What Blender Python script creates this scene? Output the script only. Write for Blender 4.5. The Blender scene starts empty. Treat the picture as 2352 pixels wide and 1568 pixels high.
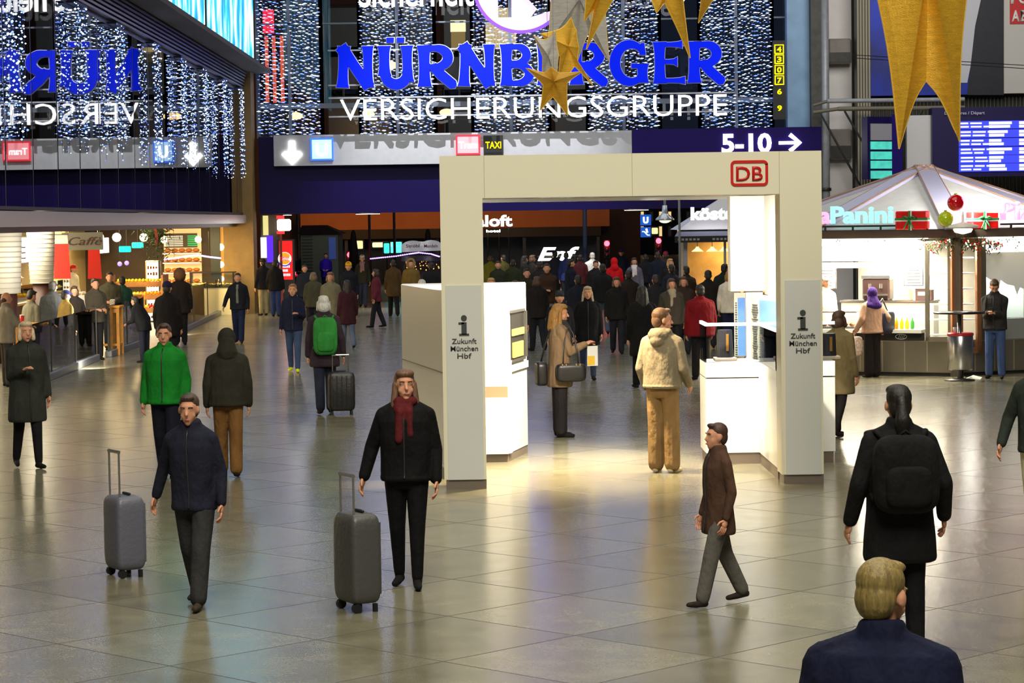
import bpy, bmesh, math, random
import numpy as np
from mathutils import Vector, Matrix

# ------------------------------------------------------------------ camera, world, lights, exposure
SC = bpy.context.scene
COL = SC.collection
F_PX, CW, CH = 5480.0, 2352.0, 1568.0
CAM_H = 2.85
cam_data = bpy.data.cameras.new('camera')
cam_data.sensor_width = 36.0
cam_data.lens = F_PX / CW * 36.0
cam_data.clip_end = 600.0
cam = bpy.data.objects.new('camera', cam_data)
COL.objects.link(cam)
CAM_M = (Matrix.Translation((0, 0, CAM_H)) @ Matrix.Rotation(-0.0082, 4, 'Z')
         @ Matrix.Rotation(math.pi / 2 - 0.0512, 4, 'X') @ Matrix.Rotation(-0.0145, 4, 'Z'))
cam.matrix_world = CAM_M
SC.camera = cam

SC.view_settings.view_transform = 'Standard'
SC.view_settings.look = 'None'
SC.view_settings.gamma = 1.0
SC.view_settings.use_curve_mapping = False
SC.view_settings.exposure = 0.0
SC.cycles.sample_clamp_indirect = 4.0

world = bpy.data.worlds.new('world')
SC.world = world
world.use_nodes = True
_bg = world.node_tree.nodes['Background']
_bg.inputs[0].default_value = (0.010, 0.013, 0.022, 1)
_bg.inputs[1].default_value = 1.0

def area_light(name, loc, aim, size, power, color, size_y=None):
    d = bpy.data.lights.new(name, 'AREA')
    d.energy = power; d.color = color; d.size = size
    if size_y:
        d.shape = 'RECTANGLE'; d.size_y = size_y
    o = bpy.data.objects.new(name, d)
    o.location = loc
    o.rotation_euler = (Vector(aim) - Vector(loc)).to_track_quat('-Z', 'Y').to_euler()
    COL.objects.link(o)
    return o

def spot_light(name, loc, aim, power, color, angle, blend=0.5, radius=0.05):
    d = bpy.data.lights.new(name, 'SPOT')
    d.energy = power; d.color = color; d.spot_size = math.radians(angle)
    d.spot_blend = blend; d.shadow_soft_size = radius
    o = bpy.data.objects.new(name, d)
    o.location = loc
    o.rotation_euler = (Vector(aim) - Vector(loc)).to_track_quat('-Z', 'Y').to_euler()
    COL.objects.link(o)
    return o

HALL = (1.0, 0.95, 0.80)
# the hall's ceiling luminaires (above the frame)
area_light('hall_lamp', (1, -6, 27), (1, 24, 1.2), 11, 9500, HALL)
area_light('hall_lamp', (2, 14, 14), (2, 12, 0), 12, 1500, HALL)
area_light('hall_lamp', (3, 34, 15), (3, 33, 0), 14, 1100, HALL)
area_light('hall_lamp', (2, 58, 15), (2, 57, 0), 14, 700, (0.9, 0.93, 1.0))
area_light('hall_lamp', (14, 62, 16), (14, 78, 4), 8, 1500, (1.0, 0.96, 0.9))
# lamp over the entrance that throws the letter shadows onto the grey band
spot_light('sign_floodlight', (-0.8, 68.0, 14.2), (-0.6, 76.0, 5.2), 12000, (0.95, 0.97, 1.0), 50, 0.7, 0.06)
# spotlights under the roof of the exhibition gate
WARM = (1.0, 0.86, 0.62)
spot_light('gate_spotlight', (0.9, 26.6, 3.05), (-0.1, 28.4, 1.1) , 1000, (1, .93, .78), 100, 0.8, 0.08)
spot_light('gate_spotlight', (1.6, 28.9, 3.05), (0.30, 28.6, 1.0), 700, (1, .93, .78), 90, 0.8, 0.08)
spot_light('gate_spotlight', (2.2, 26.2, 3.05), (3.1, 28.2, 1.5), 900, (1, .93, .78), 90, 0.8, 0.08)
spot_light('gate_spotlight', (2.5, 26.9, 3.05), (2.75, 27.6, 1.0), 520, (1, .92, .76), 80, 0.8, 0.08)
spot_light('gate_spotlight', (0.9, 26.3, 3.05), (0.9, 26.2, 0.0), 2100, (1, .78, .46), 95, 0.9, 0.12)
spot_light('gate_spotlight', (1.9, 27.6, 3.05), (1.75, 27.4, 0.0), 900, (1, .80, .50), 95, 0.9, 0.12)
spot_light('gate_spotlight', (3.55, 26.6, 3.05), (3.7, 27.4, 1.0), 110, (1, .92, .78), 80, 0.8, 0.08)

random.seed(7)
rng = np.random.RandomState(7)
PI = math.pi
R_ = math.radians

# ------------------------------------------------------------------ where a pixel of the photograph points
def ray(px, py):
    v = Vector(((px - CW / 2) / F_PX, (CH / 2 - py) / F_PX, -1.0))
    return (CAM_M.to_3x3() @ v)
def at_y(px, py, Y):
    r = ray(px, py); t = Y / r.y
    return Vector((r.x * t, Y, CAM_H + r.z * t))
def at_x(px, py, X):
    r = ray(px, py); t = X / r.x
    return Vector((X, r.y * t, CAM_H + r.z * t))
def ground(px, py, z=0.0):
    r = ray(px, py); t = (z - CAM_H) / r.z
    return Vector((r.x * t, r.y * t, z))
def X_(px, Y): return at_y(px, 500, Y).x
def Z_(py, Y, px=1176): return at_y(px, py, Y).z

# ------------------------------------------------------------------ materials
def srgb(r, g, b):
    f = lambda c: (c / 255 / 12.92) if c <= 10.3 else ((c / 255 + 0.055) / 1.055) ** 2.4
    return (f(r), f(g), f(b))
_mats = {}
def mat(name, color, rough=0.6, metal=0.0, emit=0.0, ecol=None, bump=0.0, bscale=40.0, vary=0.0, vscale=6.0,
        spec=0.5, alpha=1.0, sample=True, coat=0.0, stretch=None):
    if name in _mats: return _mats[name]
    m = bpy.data.materials.new(name); m.use_nodes = True
    nt = m.node_tree; b = nt.nodes['Principled BSDF']
    b.inputs['Base Color'].default_value = (*color, 1)
    b.inputs['Roughness'].default_value = rough
    b.inputs['Metallic'].default_value = metal
    b.inputs['Specular IOR Level'].default_value = spec
    if coat: b.inputs['Coat Weight'].default_value = coat
    if alpha < 1: b.inputs['Alpha'].default_value = alpha
    if emit:
        b.inputs['Emission Color'].default_value = (*(ecol or color), 1)
        b.inputs['Emission Strength'].default_value = emit
        if not sample: m.cycles.emission_sampling = 'NONE'
    if bump or vary:
        tc = nt.nodes.new('ShaderNodeTexCoord')
        src = tc.outputs['Object']
        if stretch:
            mp = nt.nodes.new('ShaderNodeMapping'); mp.inputs['Scale'].default_value = stretch
            nt.links.new(src, mp.inputs[0]); src = mp.outputs[0]
        if bump:
            n = nt.nodes.new('ShaderNodeTexNoise'); n.inputs['Scale'].default_value = bscale
            n.inputs['Detail'].default_value = 3
            nt.links.new(src, n.inputs['Vector'])
            bp = nt.nodes.new('ShaderNodeBump'); bp.inputs['Strength'].default_value = bump
            bp.inputs['Distance'].default_value = 0.03 if name.startswith('cloth') else 0.02
            nt.links.new(n.outputs['Fac'], bp.inputs['Height'])
            nt.links.new(bp.outputs['Normal'], b.inputs['Normal'])
        if vary:
            n2 = nt.nodes.new('ShaderNodeTexNoise'); n2.inputs['Scale'].default_value = vscale
            n2.inputs['Detail'].default_value = 4
            nt.links.new(src, n2.inputs['Vector'])
            r = nt.nodes.new('ShaderNodeValToRGB')
            r.color_ramp.elements[0].position = 0.3; r.color_ramp.elements[1].position = 0.7
            r.color_ramp.elements[0].color = (*[c * (1 - vary) for c in color], 1)
            r.color_ramp.elements[1].color = (*[min(1, c * (1 + vary)) for c in color], 1)
            nt.links.new(n2.outputs['Fac'], r.inputs[0])
            nt.links.new(r.outputs[0], b.inputs['Base Color'])
    _mats[name] = m
    return m
def glass_mat(name, tint=(0.9, 0.95, 0.95), refl_rough=0.02, ior=1.5, base=0.0):
    if name in _mats: return _mats[name]
    m = bpy.data.materials.new(name); m.use_nodes = True
    nt = m.node_tree
    for n in list(nt.nodes): nt.nodes.remove(n)
    out = nt.nodes.new('ShaderNodeOutputMaterial')
    mx = nt.nodes.new('ShaderNodeMixShader')
    tr = nt.nodes.new('ShaderNodeBsdfTransparent'); tr.inputs[0].default_value = (*tint, 1)
    gl = nt.nodes.new('ShaderNodeBsdfGlossy'); gl.inputs['Roughness'].default_value = refl_rough
    fr = nt.nodes.new('ShaderNodeFresnel'); fr.inputs['IOR'].default_value = ior
    fac = fr.outputs[0]
    if base:
        ma = nt.nodes.new('ShaderNodeMath'); ma.operation = 'ADD'; ma.use_clamp = True; ma.inputs[1].default_value = base
        nt.links.new(fac, ma.inputs[0]); fac = ma.outputs[0]
    nt.links.new(fac, mx.inputs[0]); nt.links.new(tr.outputs[0], mx.inputs[1]); nt.links.new(gl.outputs[0], mx.inputs[2])
    nt.links.new(mx.outputs[0], out.inputs[0])
    _mats[name] = m
    return m
def lamp_mat(name, color, strength, sample=False):
    return mat(name, tuple(min(1, c * .4) for c in color), 0.6, emit=strength, ecol=color, sample=sample, spec=0.1)
def cloth(r, g, b):
    k = 'cloth %d %d %d' % (r, g, b)
    return mat(k, srgb(r, g, b), 0.85, bump=1.0, bscale=7.5, vary=0.2, vscale=5, spec=0.2, stretch=(1.4, 1.4, .8))

# ------------------------------------------------------------------ mesh builder
class MB:
    def __init__(s): s.v = []; s.f = []
    def add(s, vs, fs):
        o = len(s.v)
        s.v.extend([tuple(p) for p in vs]); s.f.extend([tuple(i + o for i in f) for f in fs]); return s
    def box(s, c, d, rz=0.0, bev=0.0):
        x, y, z = d[0] / 2, d[1] / 2, d[2] / 2
        if bev:
            bv = min(bev, x * .9, y * .9, z * .9)
            vs = []; 
            for (sx, sy, sz) in [(i, j, k) for k in (-1, 1) for j in (-1, 1) for i in (-1, 1)]:
                vs += [(sx * (x - bv), sy * (y - bv), sz * z), (sx * (x - bv), sy * y, sz * (z - bv)), (sx * x, sy * (y - bv), sz * (z - bv))]
            bm = bmesh.new(); bvs = [bm.verts.new(p) for p in vs]
            r = bmesh.ops.convex_hull(bm, input=bvs)
            bm.verts.index_update()
            vs = [tuple(q.co) for q in bm.verts]; fs = [tuple(q.index for q in f.verts) for f in bm.faces]; bm.free()
        else:
            vs = [(i * x, j * y, k * z) for k in (-1, 1) for j in (-1, 1) for i in (-1, 1)]
            fs = [(0, 2, 3, 1), (4, 5, 7, 6), (0, 1, 5, 4), (2, 6, 7, 3), (0, 4, 6, 2), (1, 3, 7, 5)]
        ca, sa = math.cos(rz), math.sin(rz)
        return s.add([(c[0] + p[0] * ca - p[1] * sa, c[1] + p[0] * sa + p[1] * ca, c[2] + p[2]) for p in vs], fs)
    def span(s, a, b):
        return s.box([(a[i] + b[i]) / 2 for i in range(3)], [abs(b[i] - a[i]) for i in range(3)])
    def prism(s, poly, z0, z1, M=None):
        n = len(poly)
        vs = [Vector((p[0], p[1], z0)) for p in poly] + [Vector((p[0], p[1], z1)) for p in poly]
        if M is not None: vs = [M @ v for v in vs]
        fs = [tuple(range(n - 1, -1, -1)), tuple(range(n, 2 * n))] + [(i, (i + 1) % n, n + (i + 1) % n, n + i) for i in range(n)]
        return s.add(vs, fs)
    def cyl(s, p0, p1, r0, r1=None, n=12):
        r1 = r0 if r1 is None else r1
        p0, p1 = Vector(p0), Vector(p1); d = (p1 - p0).normalized()
        u = d.orthogonal().normalized(); w = d.cross(u)
        vs = []
        for p, r in ((p0, r0), (p1, r1)):
            vs += [p + (u * math.cos(2 * PI * i / n) + w * math.sin(2 * PI * i / n)) * r for i in range(n)]
        fs = [tuple(range(n - 1, -1, -1)), tuple(range(n, 2 * n))] + [(i, (i + 1) % n, n + (i + 1) % n, n + i) for i in range(n)]
        return s.add(vs, fs)
    def tube(s, pts, r, n=8):
        pts = [Vector(p) for p in pts]
        rs = r if isinstance(r, (list, tuple)) else [r] * len(pts)
        vs = []; u = None
        for i, p in enumerate(pts):
            d = (pts[min(i + 1, len(pts) - 1)] - pts[max(i - 1, 0)]).normalized()
            u = (u - d * u.dot(d)).normalized() if u is not None and (u - d * u.dot(d)).length > 1e-4 else d.orthogonal().normalized()
            w = d.cross(u)
            vs += [p + (u * math.cos(2 * PI * k / n) + w * math.sin(2 * PI * k / n)) * rs[i] for k in range(n)]
        fs = [tuple(range(n - 1, -1, -1)), tuple(range(len(vs) - n, len(vs)))]
        for i in range(len(pts) - 1):
            for k in range(n):
                a = i * n; fs.append((a + k, a + (k + 1) % n, a + n + (k + 1) % n, a + n + k))
        return s.add(vs, fs)
    def lathe(s, prof, c=(0, 0, 0), n=24):
        vs = []; fs = []
        for r, z in prof:
            vs += [(c[0] + r * math.cos(2 * PI * k / n), c[1] + r * math.sin(2 * PI * k / n), c[2] + z) for k in range(n)]
        for i in range(len(prof) - 1):
            for k in range(n):
                a = i * n; fs.append((a + k, a + (k + 1) % n, a + n + (k + 1) % n, a + n + k))
        fs.append(tuple(range(n - 1, -1, -1))); fs.append(tuple(range(len(vs) - n, len(vs))))
        return s.add(vs, fs)
    def ball(s, c, r, n=16, m=10, e=1.0, e2=None):
        """ellipsoid; e < 1 makes it a rounded box"""
        e2 = e if e2 is None else e2
        r = r if isinstance(r, (list, tuple)) else (r, r, r)
        sg = lambda t, p: math.copysign(abs(t) ** p, t)
        vs = [(c[0], c[1], c[2] - r[2])]; fs = []
        for j in range(1, m):
            ph = -PI / 2 + PI * j / m
            for i in range(n):
                th = 2 * PI * i / n
                vs.append((c[0] + r[0] * sg(math.cos(ph), e) * sg(math.cos(th), e2), c[1] + r[1] * sg(math.cos(ph), e) * sg(math.sin(th), e2), c[2] + r[2] * sg(math.sin(ph), e)))
        vs.append((c[0], c[1], c[2] + r[2])); L = len(vs) - 1
        for i in range(n): fs.append((0, 1 + (i + 1) % n, 1 + i)); fs.append((L, L - n + i, L - n + (i + 1) % n))
        for j in range(m - 2):
            for i in range(n):
                a = 1 + j * n; fs.append((a + i, a + (i + 1) % n, a + n + (i + 1) % n, a + n + i))
        return s.add(vs, fs)
    def ribbon(s, pts, ws, y0, y1, grow=0.0):
        """a stroke in the XZ plane, extruded from y0 to y1"""
        n = len(pts); L = []; Rr = []
        for i in range(n):
            a = pts[max(i - 1, 0)]; b = pts[min(i + 1, n - 1)]
            dx, dz = b[0] - a[0], b[1] - a[1]; l = math.hypot(dx, dz) or 1
            dx, dz = dx / l, dz / l; w = ws[i] / 2 + grow
            ex = -grow if i == 0 else (grow if i == n - 1 else 0)
            p = (pts[i][0] + dx * ex, pts[i][1] + dz * ex)
            L.append((p[0] - dz * w, p[1] + dx * w)); Rr.append((p[0] + dz * w, p[1] - dx * w))
        for i in range(n - 1):
            q = [L[i], L[i + 1], Rr[i + 1], Rr[i]]
            vs = [(p[0], y0, p[1]) for p in q] + [(p[0], y1, p[1]) for p in q]
            s.add(vs, [(0, 1, 2, 3), (7, 6, 5, 4), (0, 4, 5, 1), (1, 5, 6, 2), (2, 6, 7, 3), (3, 7, 4, 0)])
        return s
    def xf(s, M):
        s.v = [tuple(M @ Vector(p)) for p in s.v]; return s
    def build(s, name, m, parent=None, smooth=False, loc=None, rz=0.0):
        me = bpy.data.meshes.new(name)
        me.from_pydata(s.v, [], s.f); me.validate(); me.update()
        if smooth: me.polygons.foreach_set('use_smooth', [True] * len(me.polygons))
        me.materials.append(m)
        o = bpy.data.objects.new(name, me); COL.objects.link(o)
        if parent is not None: o.parent = parent
        if loc is not None: o.location = loc
        if rz: o.rotation_euler.z = rz
        return o

def thing(name, label, cat, loc=(0, 0, 0), rz=0.0, group=None):
    o = bpy.data.objects.new(name, None); COL.objects.link(o)
    o.empty_display_size = 0.1
    o.location = loc; o.rotation_euler = (0, 0, rz)
    o['label'] = label; o['category'] = cat
    if group: o['group'] = group
    return o
def tag(o, label, cat, group=None, kind=None):
    o['label'] = label; o['category'] = cat
    if group: o['group'] = group
    if kind: o['kind'] = kind
    return o
def struct(o):
    o['kind'] = 'structure'; return o
def copy_tree(src, parent=None):
    c = src.copy(); COL.objects.link(c)
    if parent is not None: c.parent = parent
    for ch in [q for q in src.children]: copy_tree(ch, c)
    return c

_text_q = []
def text(s, name, m, parent, c, height, width=None, depth=0.02, bold=0.0, rot=None, italic=0.0, align='CENTER', linked=None):
    """flat lettering facing -Y (turned by rot), height = cap height, fitted to width, c = middle of its baseline"""
    cu = bpy.data.curves.new(name, 'FONT'); cu.body = s; cu.size = 1.0; cu.align_x = align
    cu.extrude = 0.0; cu.offset = bold; cu.shear = italic
    cu.resolution_u = 3
    o = bpy.data.objects.new(name, cu); COL.objects.link(o)
    _text_q.append((o, name, m, parent, Vector(c), height, width, depth, rot, align))
def flush_text():
    dg = bpy.context.evaluated_depsgraph_get()
    for (o, name, m, parent, c, height, width, depth, rot, align) in _text_q:
        me = bpy.data.meshes.new_from_object(o.evaluated_get(dg))
        co = np.array([v.co[:] for v in me.vertices]) if len(me.vertices) else np.zeros((1, 3))
        sx = sz = height / 0.729
        if width:
            sx = width / max(1e-6, co[:, 0].max() - co[:, 0].min())
        mid = (co[:, 0].max() + co[:, 0].min()) / 2 if align == 'CENTER' else co[:, 0].min()
        bm = bmesh.new(); bm.from_mesh(me)
        r = bmesh.ops.extrude_face_region(bm, geom=bm.faces[:])
        for e in r['geom']:
            if isinstance(e, bmesh.types.BMVert): e.co.z += 1.0
        for v in bm.verts:
            v.co = Vector(((v.co.x - mid) * sx, depth / 2 - v.co.z * depth, v.co.y * sz))
        bmesh.ops.recalc_face_normals(bm, faces=bm.faces[:])
        M = Matrix.Translation(c)
        if rot is not None: M = M @ rot
        bm.transform(M)
        me2 = bpy.data.meshes.new(name); bm.to_mesh(me2); bm.free()
        me2.materials.append(m)
        q = bpy.data.objects.new(name, me2); COL.objects.link(q)
        if parent is not None: q.parent = parent
        bpy.data.objects.remove(o); bpy.data.meshes.remove(me)
    _text_q.clear()

# ================================================================== the setting
YF, XL = 76.7, -7.84
STEEL = mat('brushed steel', (0.52, 0.51, 0.50), 0.22, 0.9, bump=0.05, bscale=30, stretch=(1, 1, 30))
DSTEEL = mat('dark painted steel', srgb(52, 50, 46), 0.45, 0.3, vary=0.2)
GSTEEL = mat('grey painted steel', srgb(150, 152, 158), 0.45, 0.2, vary=0.1)
MULL = mat('window mullion grey', srgb(92, 98, 106), 0.45, 0.3)
BLACK = mat('black', (0.006, 0.006, 0.007), 0.5)
PURPLE = mat('dark violet fascia', srgb(14, 2, 62), 0.5, vary=0.06, vscale=0.4, spec=0.15)
WHITE_P = mat('white paint', (0.80, 0.79, 0.74), 0.5)

def floor_mat():
    m = bpy.data.materials.new('polished granite tiles'); m.use_nodes = True
    nt = m.node_tree; L = nt.links; N = nt.nodes.new
    b = nt.nodes['Principled BSDF']
    tc = N('ShaderNodeTexCoord')
    mp = N('ShaderNodeMapping'); mp.vector_type = 'POINT'
    mp.inputs['Rotation'].default_value = (0, 0, -PI / 4)
    mp.inputs['Location'].default_value = (0, 0, 0)
    L.new(tc.outputs['Object'], mp.inputs[0])
    sep = N('ShaderNodeSeparateXYZ'); L.new(mp.outputs[0], sep.inputs[0])
    def mth(op, a, bv=None, c=None):
        n = N('ShaderNodeMath'); n.operation = op
        for i, q in enumerate((a, bv, c)):
            if q is None: continue
            if isinstance(q, (int, float)): n.inputs[i].default_value = q
            else: L.new(q, n.inputs[i])
        return n.outputs[0]
    T = 1.25
    u = mth('DIVIDE', mth('SUBTRACT', sep.outputs[0], 0.58), T)
    v = mth('DIVIDE', mth('SUBTRACT', sep.outputs[1], 1.075), T)
    iu, iv = mth('FLOOR', u), mth('FLOOR', v)
    fu, fv = mth('FRACT', u), mth('FRACT', v)
    eu = mth('ABSOLUTE', mth('SUBTRACT', fu, 0.5)); ev = mth('ABSOLUTE', mth('SUBTRACT', fv, 0.5))
    edge = mth('GREATER_THAN', mth('MAXIMUM', eu, ev), 0.4940)
    cmb = N('ShaderNodeCombineXYZ'); L.new(iu, cmb.inputs[0]); L.new(iv, cmb.inputs[1])
    wn = N('ShaderNodeTexWhiteNoise'); wn.noise_dimensions = '2D'; L.new(cmb.outputs[0], wn.inputs['Vector'])
    sp = N('ShaderNodeTexNoise'); sp.inputs['Scale'].default_value = 55; sp.inputs['Detail'].default_value = 4
    L.new(tc.outputs['Object'], sp.inputs['Vector'])
    bl = N('ShaderNodeTexNoise'); bl.inputs['Scale'].default_value = 3.2; bl.inputs['Detail'].default_value = 5
    L.new(tc.outputs['Object'], bl.inputs['Vector'])
    val = mth('ADD', mth('ADD', mth('ADD', mth('MULTIPLY', wn.outputs['Value'], 0.18), 0.05), mth('ADD', mth('MULTIPLY', sp.outputs['Fac'], 0.35), 0.2)), mth('MULTIPLY', bl.outputs['Fac'], 0.45))
    cr = N('ShaderNodeValToRGB'); L.new(val, cr.inputs[0])
    cr.color_ramp.elements[0].position = 0.45; cr.color_ramp.elements[0].color = (0.090, 0.083, 0.052, 1)
    cr.color_ramp.elements[1].position = 1.05; cr.color_ramp.elements[1].color = (0.285, 0.263, 0.175, 1)
    mx = N('ShaderNodeMix'); mx.data_type = 'RGBA'
    L.new(edge, mx.inputs[0]); L.new(cr.outputs[0], mx.inputs[6]); mx.inputs[7].default_value = (0.045, 0.038, 0.03, 1)
    L.new(mx.outputs[2], b.inputs['Base Color'])
    ro = mth('ADD', mth('MULTIPLY', bl.outputs['Fac'], 0.05), 0.18)
    ro2 = mth('ADD', ro, mth('MULTIPLY', edge, 0.4))
    L.new(ro2, b.inputs['Roughness'])
    b.inputs['Specular IOR Level'].default_value = 0.75
    return m
struct(MB().span((-32, -6, -0.2), (46, 84, 0)).build('floor', floor_mat()))
struct(MB().span((-70, 84, -0.25), (70, 230, -0.02)).build('street', mat('wet asphalt', (0.016, 0.016, 0.018), 0.35, vary=0.4, vscale=2)))

# ---- left facade ---------------------------------------------------------------
PZ0, PZ1 = 3.12, 7.03
struct(MB().span((-9.3, 20, 3.12), (-9.1, 76.6, 9.5)).build('wall_left', mat('dark shop upper storey', srgb(58, 54, 50), 0.8, vary=0.3, vscale=0.7)))
struct(MB().span((-13.2, 20, 2.95), (-7.92, 76.6, 3.11)).build('ceiling', mat('shop ceiling', srgb(150, 140, 120), 0.6)))
struct(MB().span((-7.95, 20, 2.84), (-7.72, 76.9, 3.10)).build('trim_1', mat('satin aluminium band', (.80, .75, .77), .22, .3)))
struct(MB().span((-8.30, 20, 2.74), (-8.06, 76.0, 2.94)).build('trim_2', mat('grey metal beam', srgb(120, 112, 102), 0.3, 0.6)))
# louvres and the soffit that carries the screens
lv = MB()
for i in range(6):
    z = 7.08 + i * 0.085
    lv.span((-7.86 + 0.02 * i, 20, z), (-7.70 + 0.02 * i, 76.5, z + 0.05))
lv.span((-8.0, 20, 7.03), (-7.86, 76.5, 7.6))
struct(lv.build('trim_3', mat('bronze louvre', srgb(92, 80, 72), 0.35, 0.6)))
struct(MB().span((-8.2, 20, 7.6), (-6.95, 76.5, 7.72)).build('trim_4', mat('brown soffit', srgb(84, 74, 58), 0.7, vary=0.1)))
GLASS = glass_mat('facade glass', (0.62, 0.66, 0.66), 0.01, 1.52, 0.10)
PSTEP = 2.35
ys = [76.3 - PSTEP * k for k in range(20)]
FRAME = mat('dark bronze frame', srgb(38, 32, 34), 0.4, 0.4)
for k in range(18):
    y1, y0 = ys[k], ys[k + 1]
    w = MB().span((-7.87, y0, PZ0), (-7.835, y0 + 0.08, PZ1)).span((-7.87, y0, PZ0), (-7.81, y1, PZ0 + 0.06)).span((-7.87, y0, PZ1 - 0.05), (-7.82, y1, PZ1))
    fo = struct(w.build('window_%d' % (k + 1), FRAME))
    # each pane sits a hair out of line with its neighbours, as the photograph's broken reflections show
    p = MB().box((-7.84, (y0 + y1) / 2 + .05, (PZ0 + PZ1) / 2), (0.02, PSTEP - 0.1, PZ1 - PZ0 - 0.1), rz=R_(random.uniform(-0.12, 0.12)))
    p.build('pane', GLASS, fo)
STONE = mat('brown stone column', srgb(142, 112, 62), 0.7, bump=0.3, bscale=6, vary=0.15, vscale=3)
struct(MB().span((-8.45, 75.5, 0), (-7.50, 76.6, 12)).build('column_1', STONE))
struct(MB().span((-8.85, 75.4, 0), (-8.55, 75.7, 3.0)).build('column_2', mat('dark green post', srgb(40, 44, 34), 0.5)))

struct(MB().span((-9.3, 20, 9.4), (-7.9, 76.5, 9.5)).build('ceiling_gallery', mat('dark gallery ceiling', srgb(40, 38, 36), .8)))
def screen(y0, y1, label, seed):
    t = thing('advertising_screen', label, 'screen', (-7.0, (y0 + y1) / 2, 7.72))
    L = y1 - y0
    MB().span((-0.12, -L / 2, 0), (0.0, L / 2, 5.2)).build('housing', mat('screen housing', srgb(40, 36, 30), 0.5), t)
    m = bpy.data.materials.new('lit cyan picture'); m.use_nodes = True
    nt = m.node_tree; b = nt.nodes['Principled BSDF']
    tc = nt.nodes.new('ShaderNodeTexCoord'); mp = nt.nodes.new('ShaderNodeMapping')
    mp.inputs['Scale'].default_value = (1, 0.8, 0.30); mp.inputs['Location'].default_value = (0, seed, 0)
    n = nt.nodes.new('ShaderNodeTexNoise'); n.inputs['Scale'].default_value = 1.6; n.inputs['Detail'].default_value = 5
    r = nt.nodes.new('ShaderNodeValToRGB')
    r.color_ramp.elements[0].position = 0.34; r.color_ramp.elements[0].color = (0.0, 0.10, 0.42, 1)
    r.color_ramp.elements[1].position = 0.62; r.color_ramp.elements[1].color = (0.85, 1.0, 1.0, 1)
    e = r.color_ramp.elements.new(0.48); e.color = (0.0, 0.55, 0.85, 1)
    nt.links.new(tc.outputs['Object'], mp.inputs[0]); nt.links.new(mp.outputs[0], n.inputs['Vector'])
    nt.links.new(n.outputs['Fac'], r.inputs[0]); nt.links.new(r.outputs[0], b.inputs['Emission Color'])
    b.inputs['Base Color'].default_value = (0.01, 0.01, 0.01, 1)
    b.inputs['Emission Strength'].default_value = 1.5
    MB().span((0.0, -L / 2 + 0.12, 0.03), (0.025, L / 2 - 0.12, 5.1)).build('display', m, t)
screen(47.0, 59.4, 'long lit screen with cyan streaks over the glass shopfront, farther from the stone column', 0.0)
screen(59.8, 71.6, 'lit screen with cyan and white streaks over the glass shopfront, next to the stone column', 3.3)

# ---- light curtains -------------------------------------------------------------
LED = lamp_mat('cold white led', (0.46, 0.62, 1.0), 8.0, True)
LED2 = lamp_mat('blue led', (0.14, 0.26, 1.0), 3.2, True)
CORD = mat('light string cord', (0.02, 0.025, 0.05), 0.5)
def light_curtain(label, loc, width, z0, z1, along_y=False, ragged=0.0, sx=0.038, dx=0.09, dz=0.128):
    t = thing('light_curtain', label, 'light curtain', (loc[0], loc[1], z1), PI / 2 if along_y else 0.0)
    a, b, c = MB(), MB(), MB()
    n = max(2, int(width / dx))
    for i in range(n + 1):
        x = -width / 2 + width * i / n
        zb = z0 + random.random() * ragged
        c.cyl((x, 0, zb - z1), (x, 0, 0), 0.004, n=4)
        z = z1 - random.random() * dz
        while z > zb:
            q = random.random()
            s = sx * (0.55 + 0.7 * q * q)
            p = (x + random.uniform(-.035, .035), random.uniform(-.02, .02), z - z1)
            vs = [(p[0] - s * 1.6, p[1], p[2]), (p[0] + s * 1.6, p[1], p[2]), (p[0], p[1] - s * .5, p[2]), (p[0], p[1] + s * .5, p[2]), (p[0], p[1], p[2] - s * .42), (p[0], p[1], p[2] + s * .42)]
            fs = [(0, 2, 5), (2, 1, 5), (1, 3, 5), (3, 0, 5), (2, 0, 4), (1, 2, 4), (3, 1, 4), (0, 3, 4)]
            (a if random.random() < 0.6 else b).add(vs, fs)
            z -= dz * random.uniform(.75, 1.3)
    for mb, m, nm in ((a, LED, 'white_bulbs'), (b, LED2, 'blue_bulbs')):
        o = mb.build(nm, m, t); o['kind'] = 'stuff'
    o = c.build('cords', CORD, t); o['kind'] = 'stuff'
    MB().span((-width / 2, -.02, -.02), (width / 2, .18, .02)).build('header_bar', CORD, t)
    return t
left_where = ['nearest the stone column', 'second from the stone column', 'third from the stone column', 'fourth from the stone column',
              'fifth from the stone column', 'sixth from the stone column', 'seventh from the stone column', 'farthest from the stone column']
for k in range(8):
    yc = [74.3, 69.6, 64.9, 60.3, 55.5, 50.0, 45.3, 38.9][k]
    light_curtain('narrow strip of white lights hanging over the glass shopfront, ' + left_where[k],
                  (-7.66, yc), [1.1, 1.1, 1.1, 1.15, 1.2, 1.2, 1.3, 1.6][k], 4.15, 7.0, True, 0.5, sx=0.042, dx=0.12, dz=0.14)

# ---- front facade ---------------------------------------------------------------
ZF0, ZF1 = Z_(489, 76.2, 800), Z_(306, 76.2, 1100)
struct(MB().span((X_(600, YF), 76.25, ZF0), (X_(1888, YF), 77.0, ZF1 - 0.02)).build('wall_front', PURPLE))
struct(MB().span((X_(596, YF), 77.0, ZF0 + .02), (12, 83.5, ZF0 + 0.25)).build('ceiling_entrance', mat('pale entrance ceiling', srgb(190, 165, 150), 0.25)))
edges = [(598, 744, 1, 'left'), (744, 832, 0, ''), (832, 1004, 1, ''), (1004, 1090, 0, ''), (1090, 1265, 1, ''), (1265, 1353, 0, ''),
         (1353, 1519, 1, ''), (1519, 1611, 0, ''), (1611, 1777, 1, ''), (1777, 1812, 0, '')]
ZT = Z_(238, YF, 1100)
FG = glass_mat('entrance glass', (0.80, 0.84, 0.88), 0.01, 1.45)
wn = 19
MB_ = MB
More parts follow.
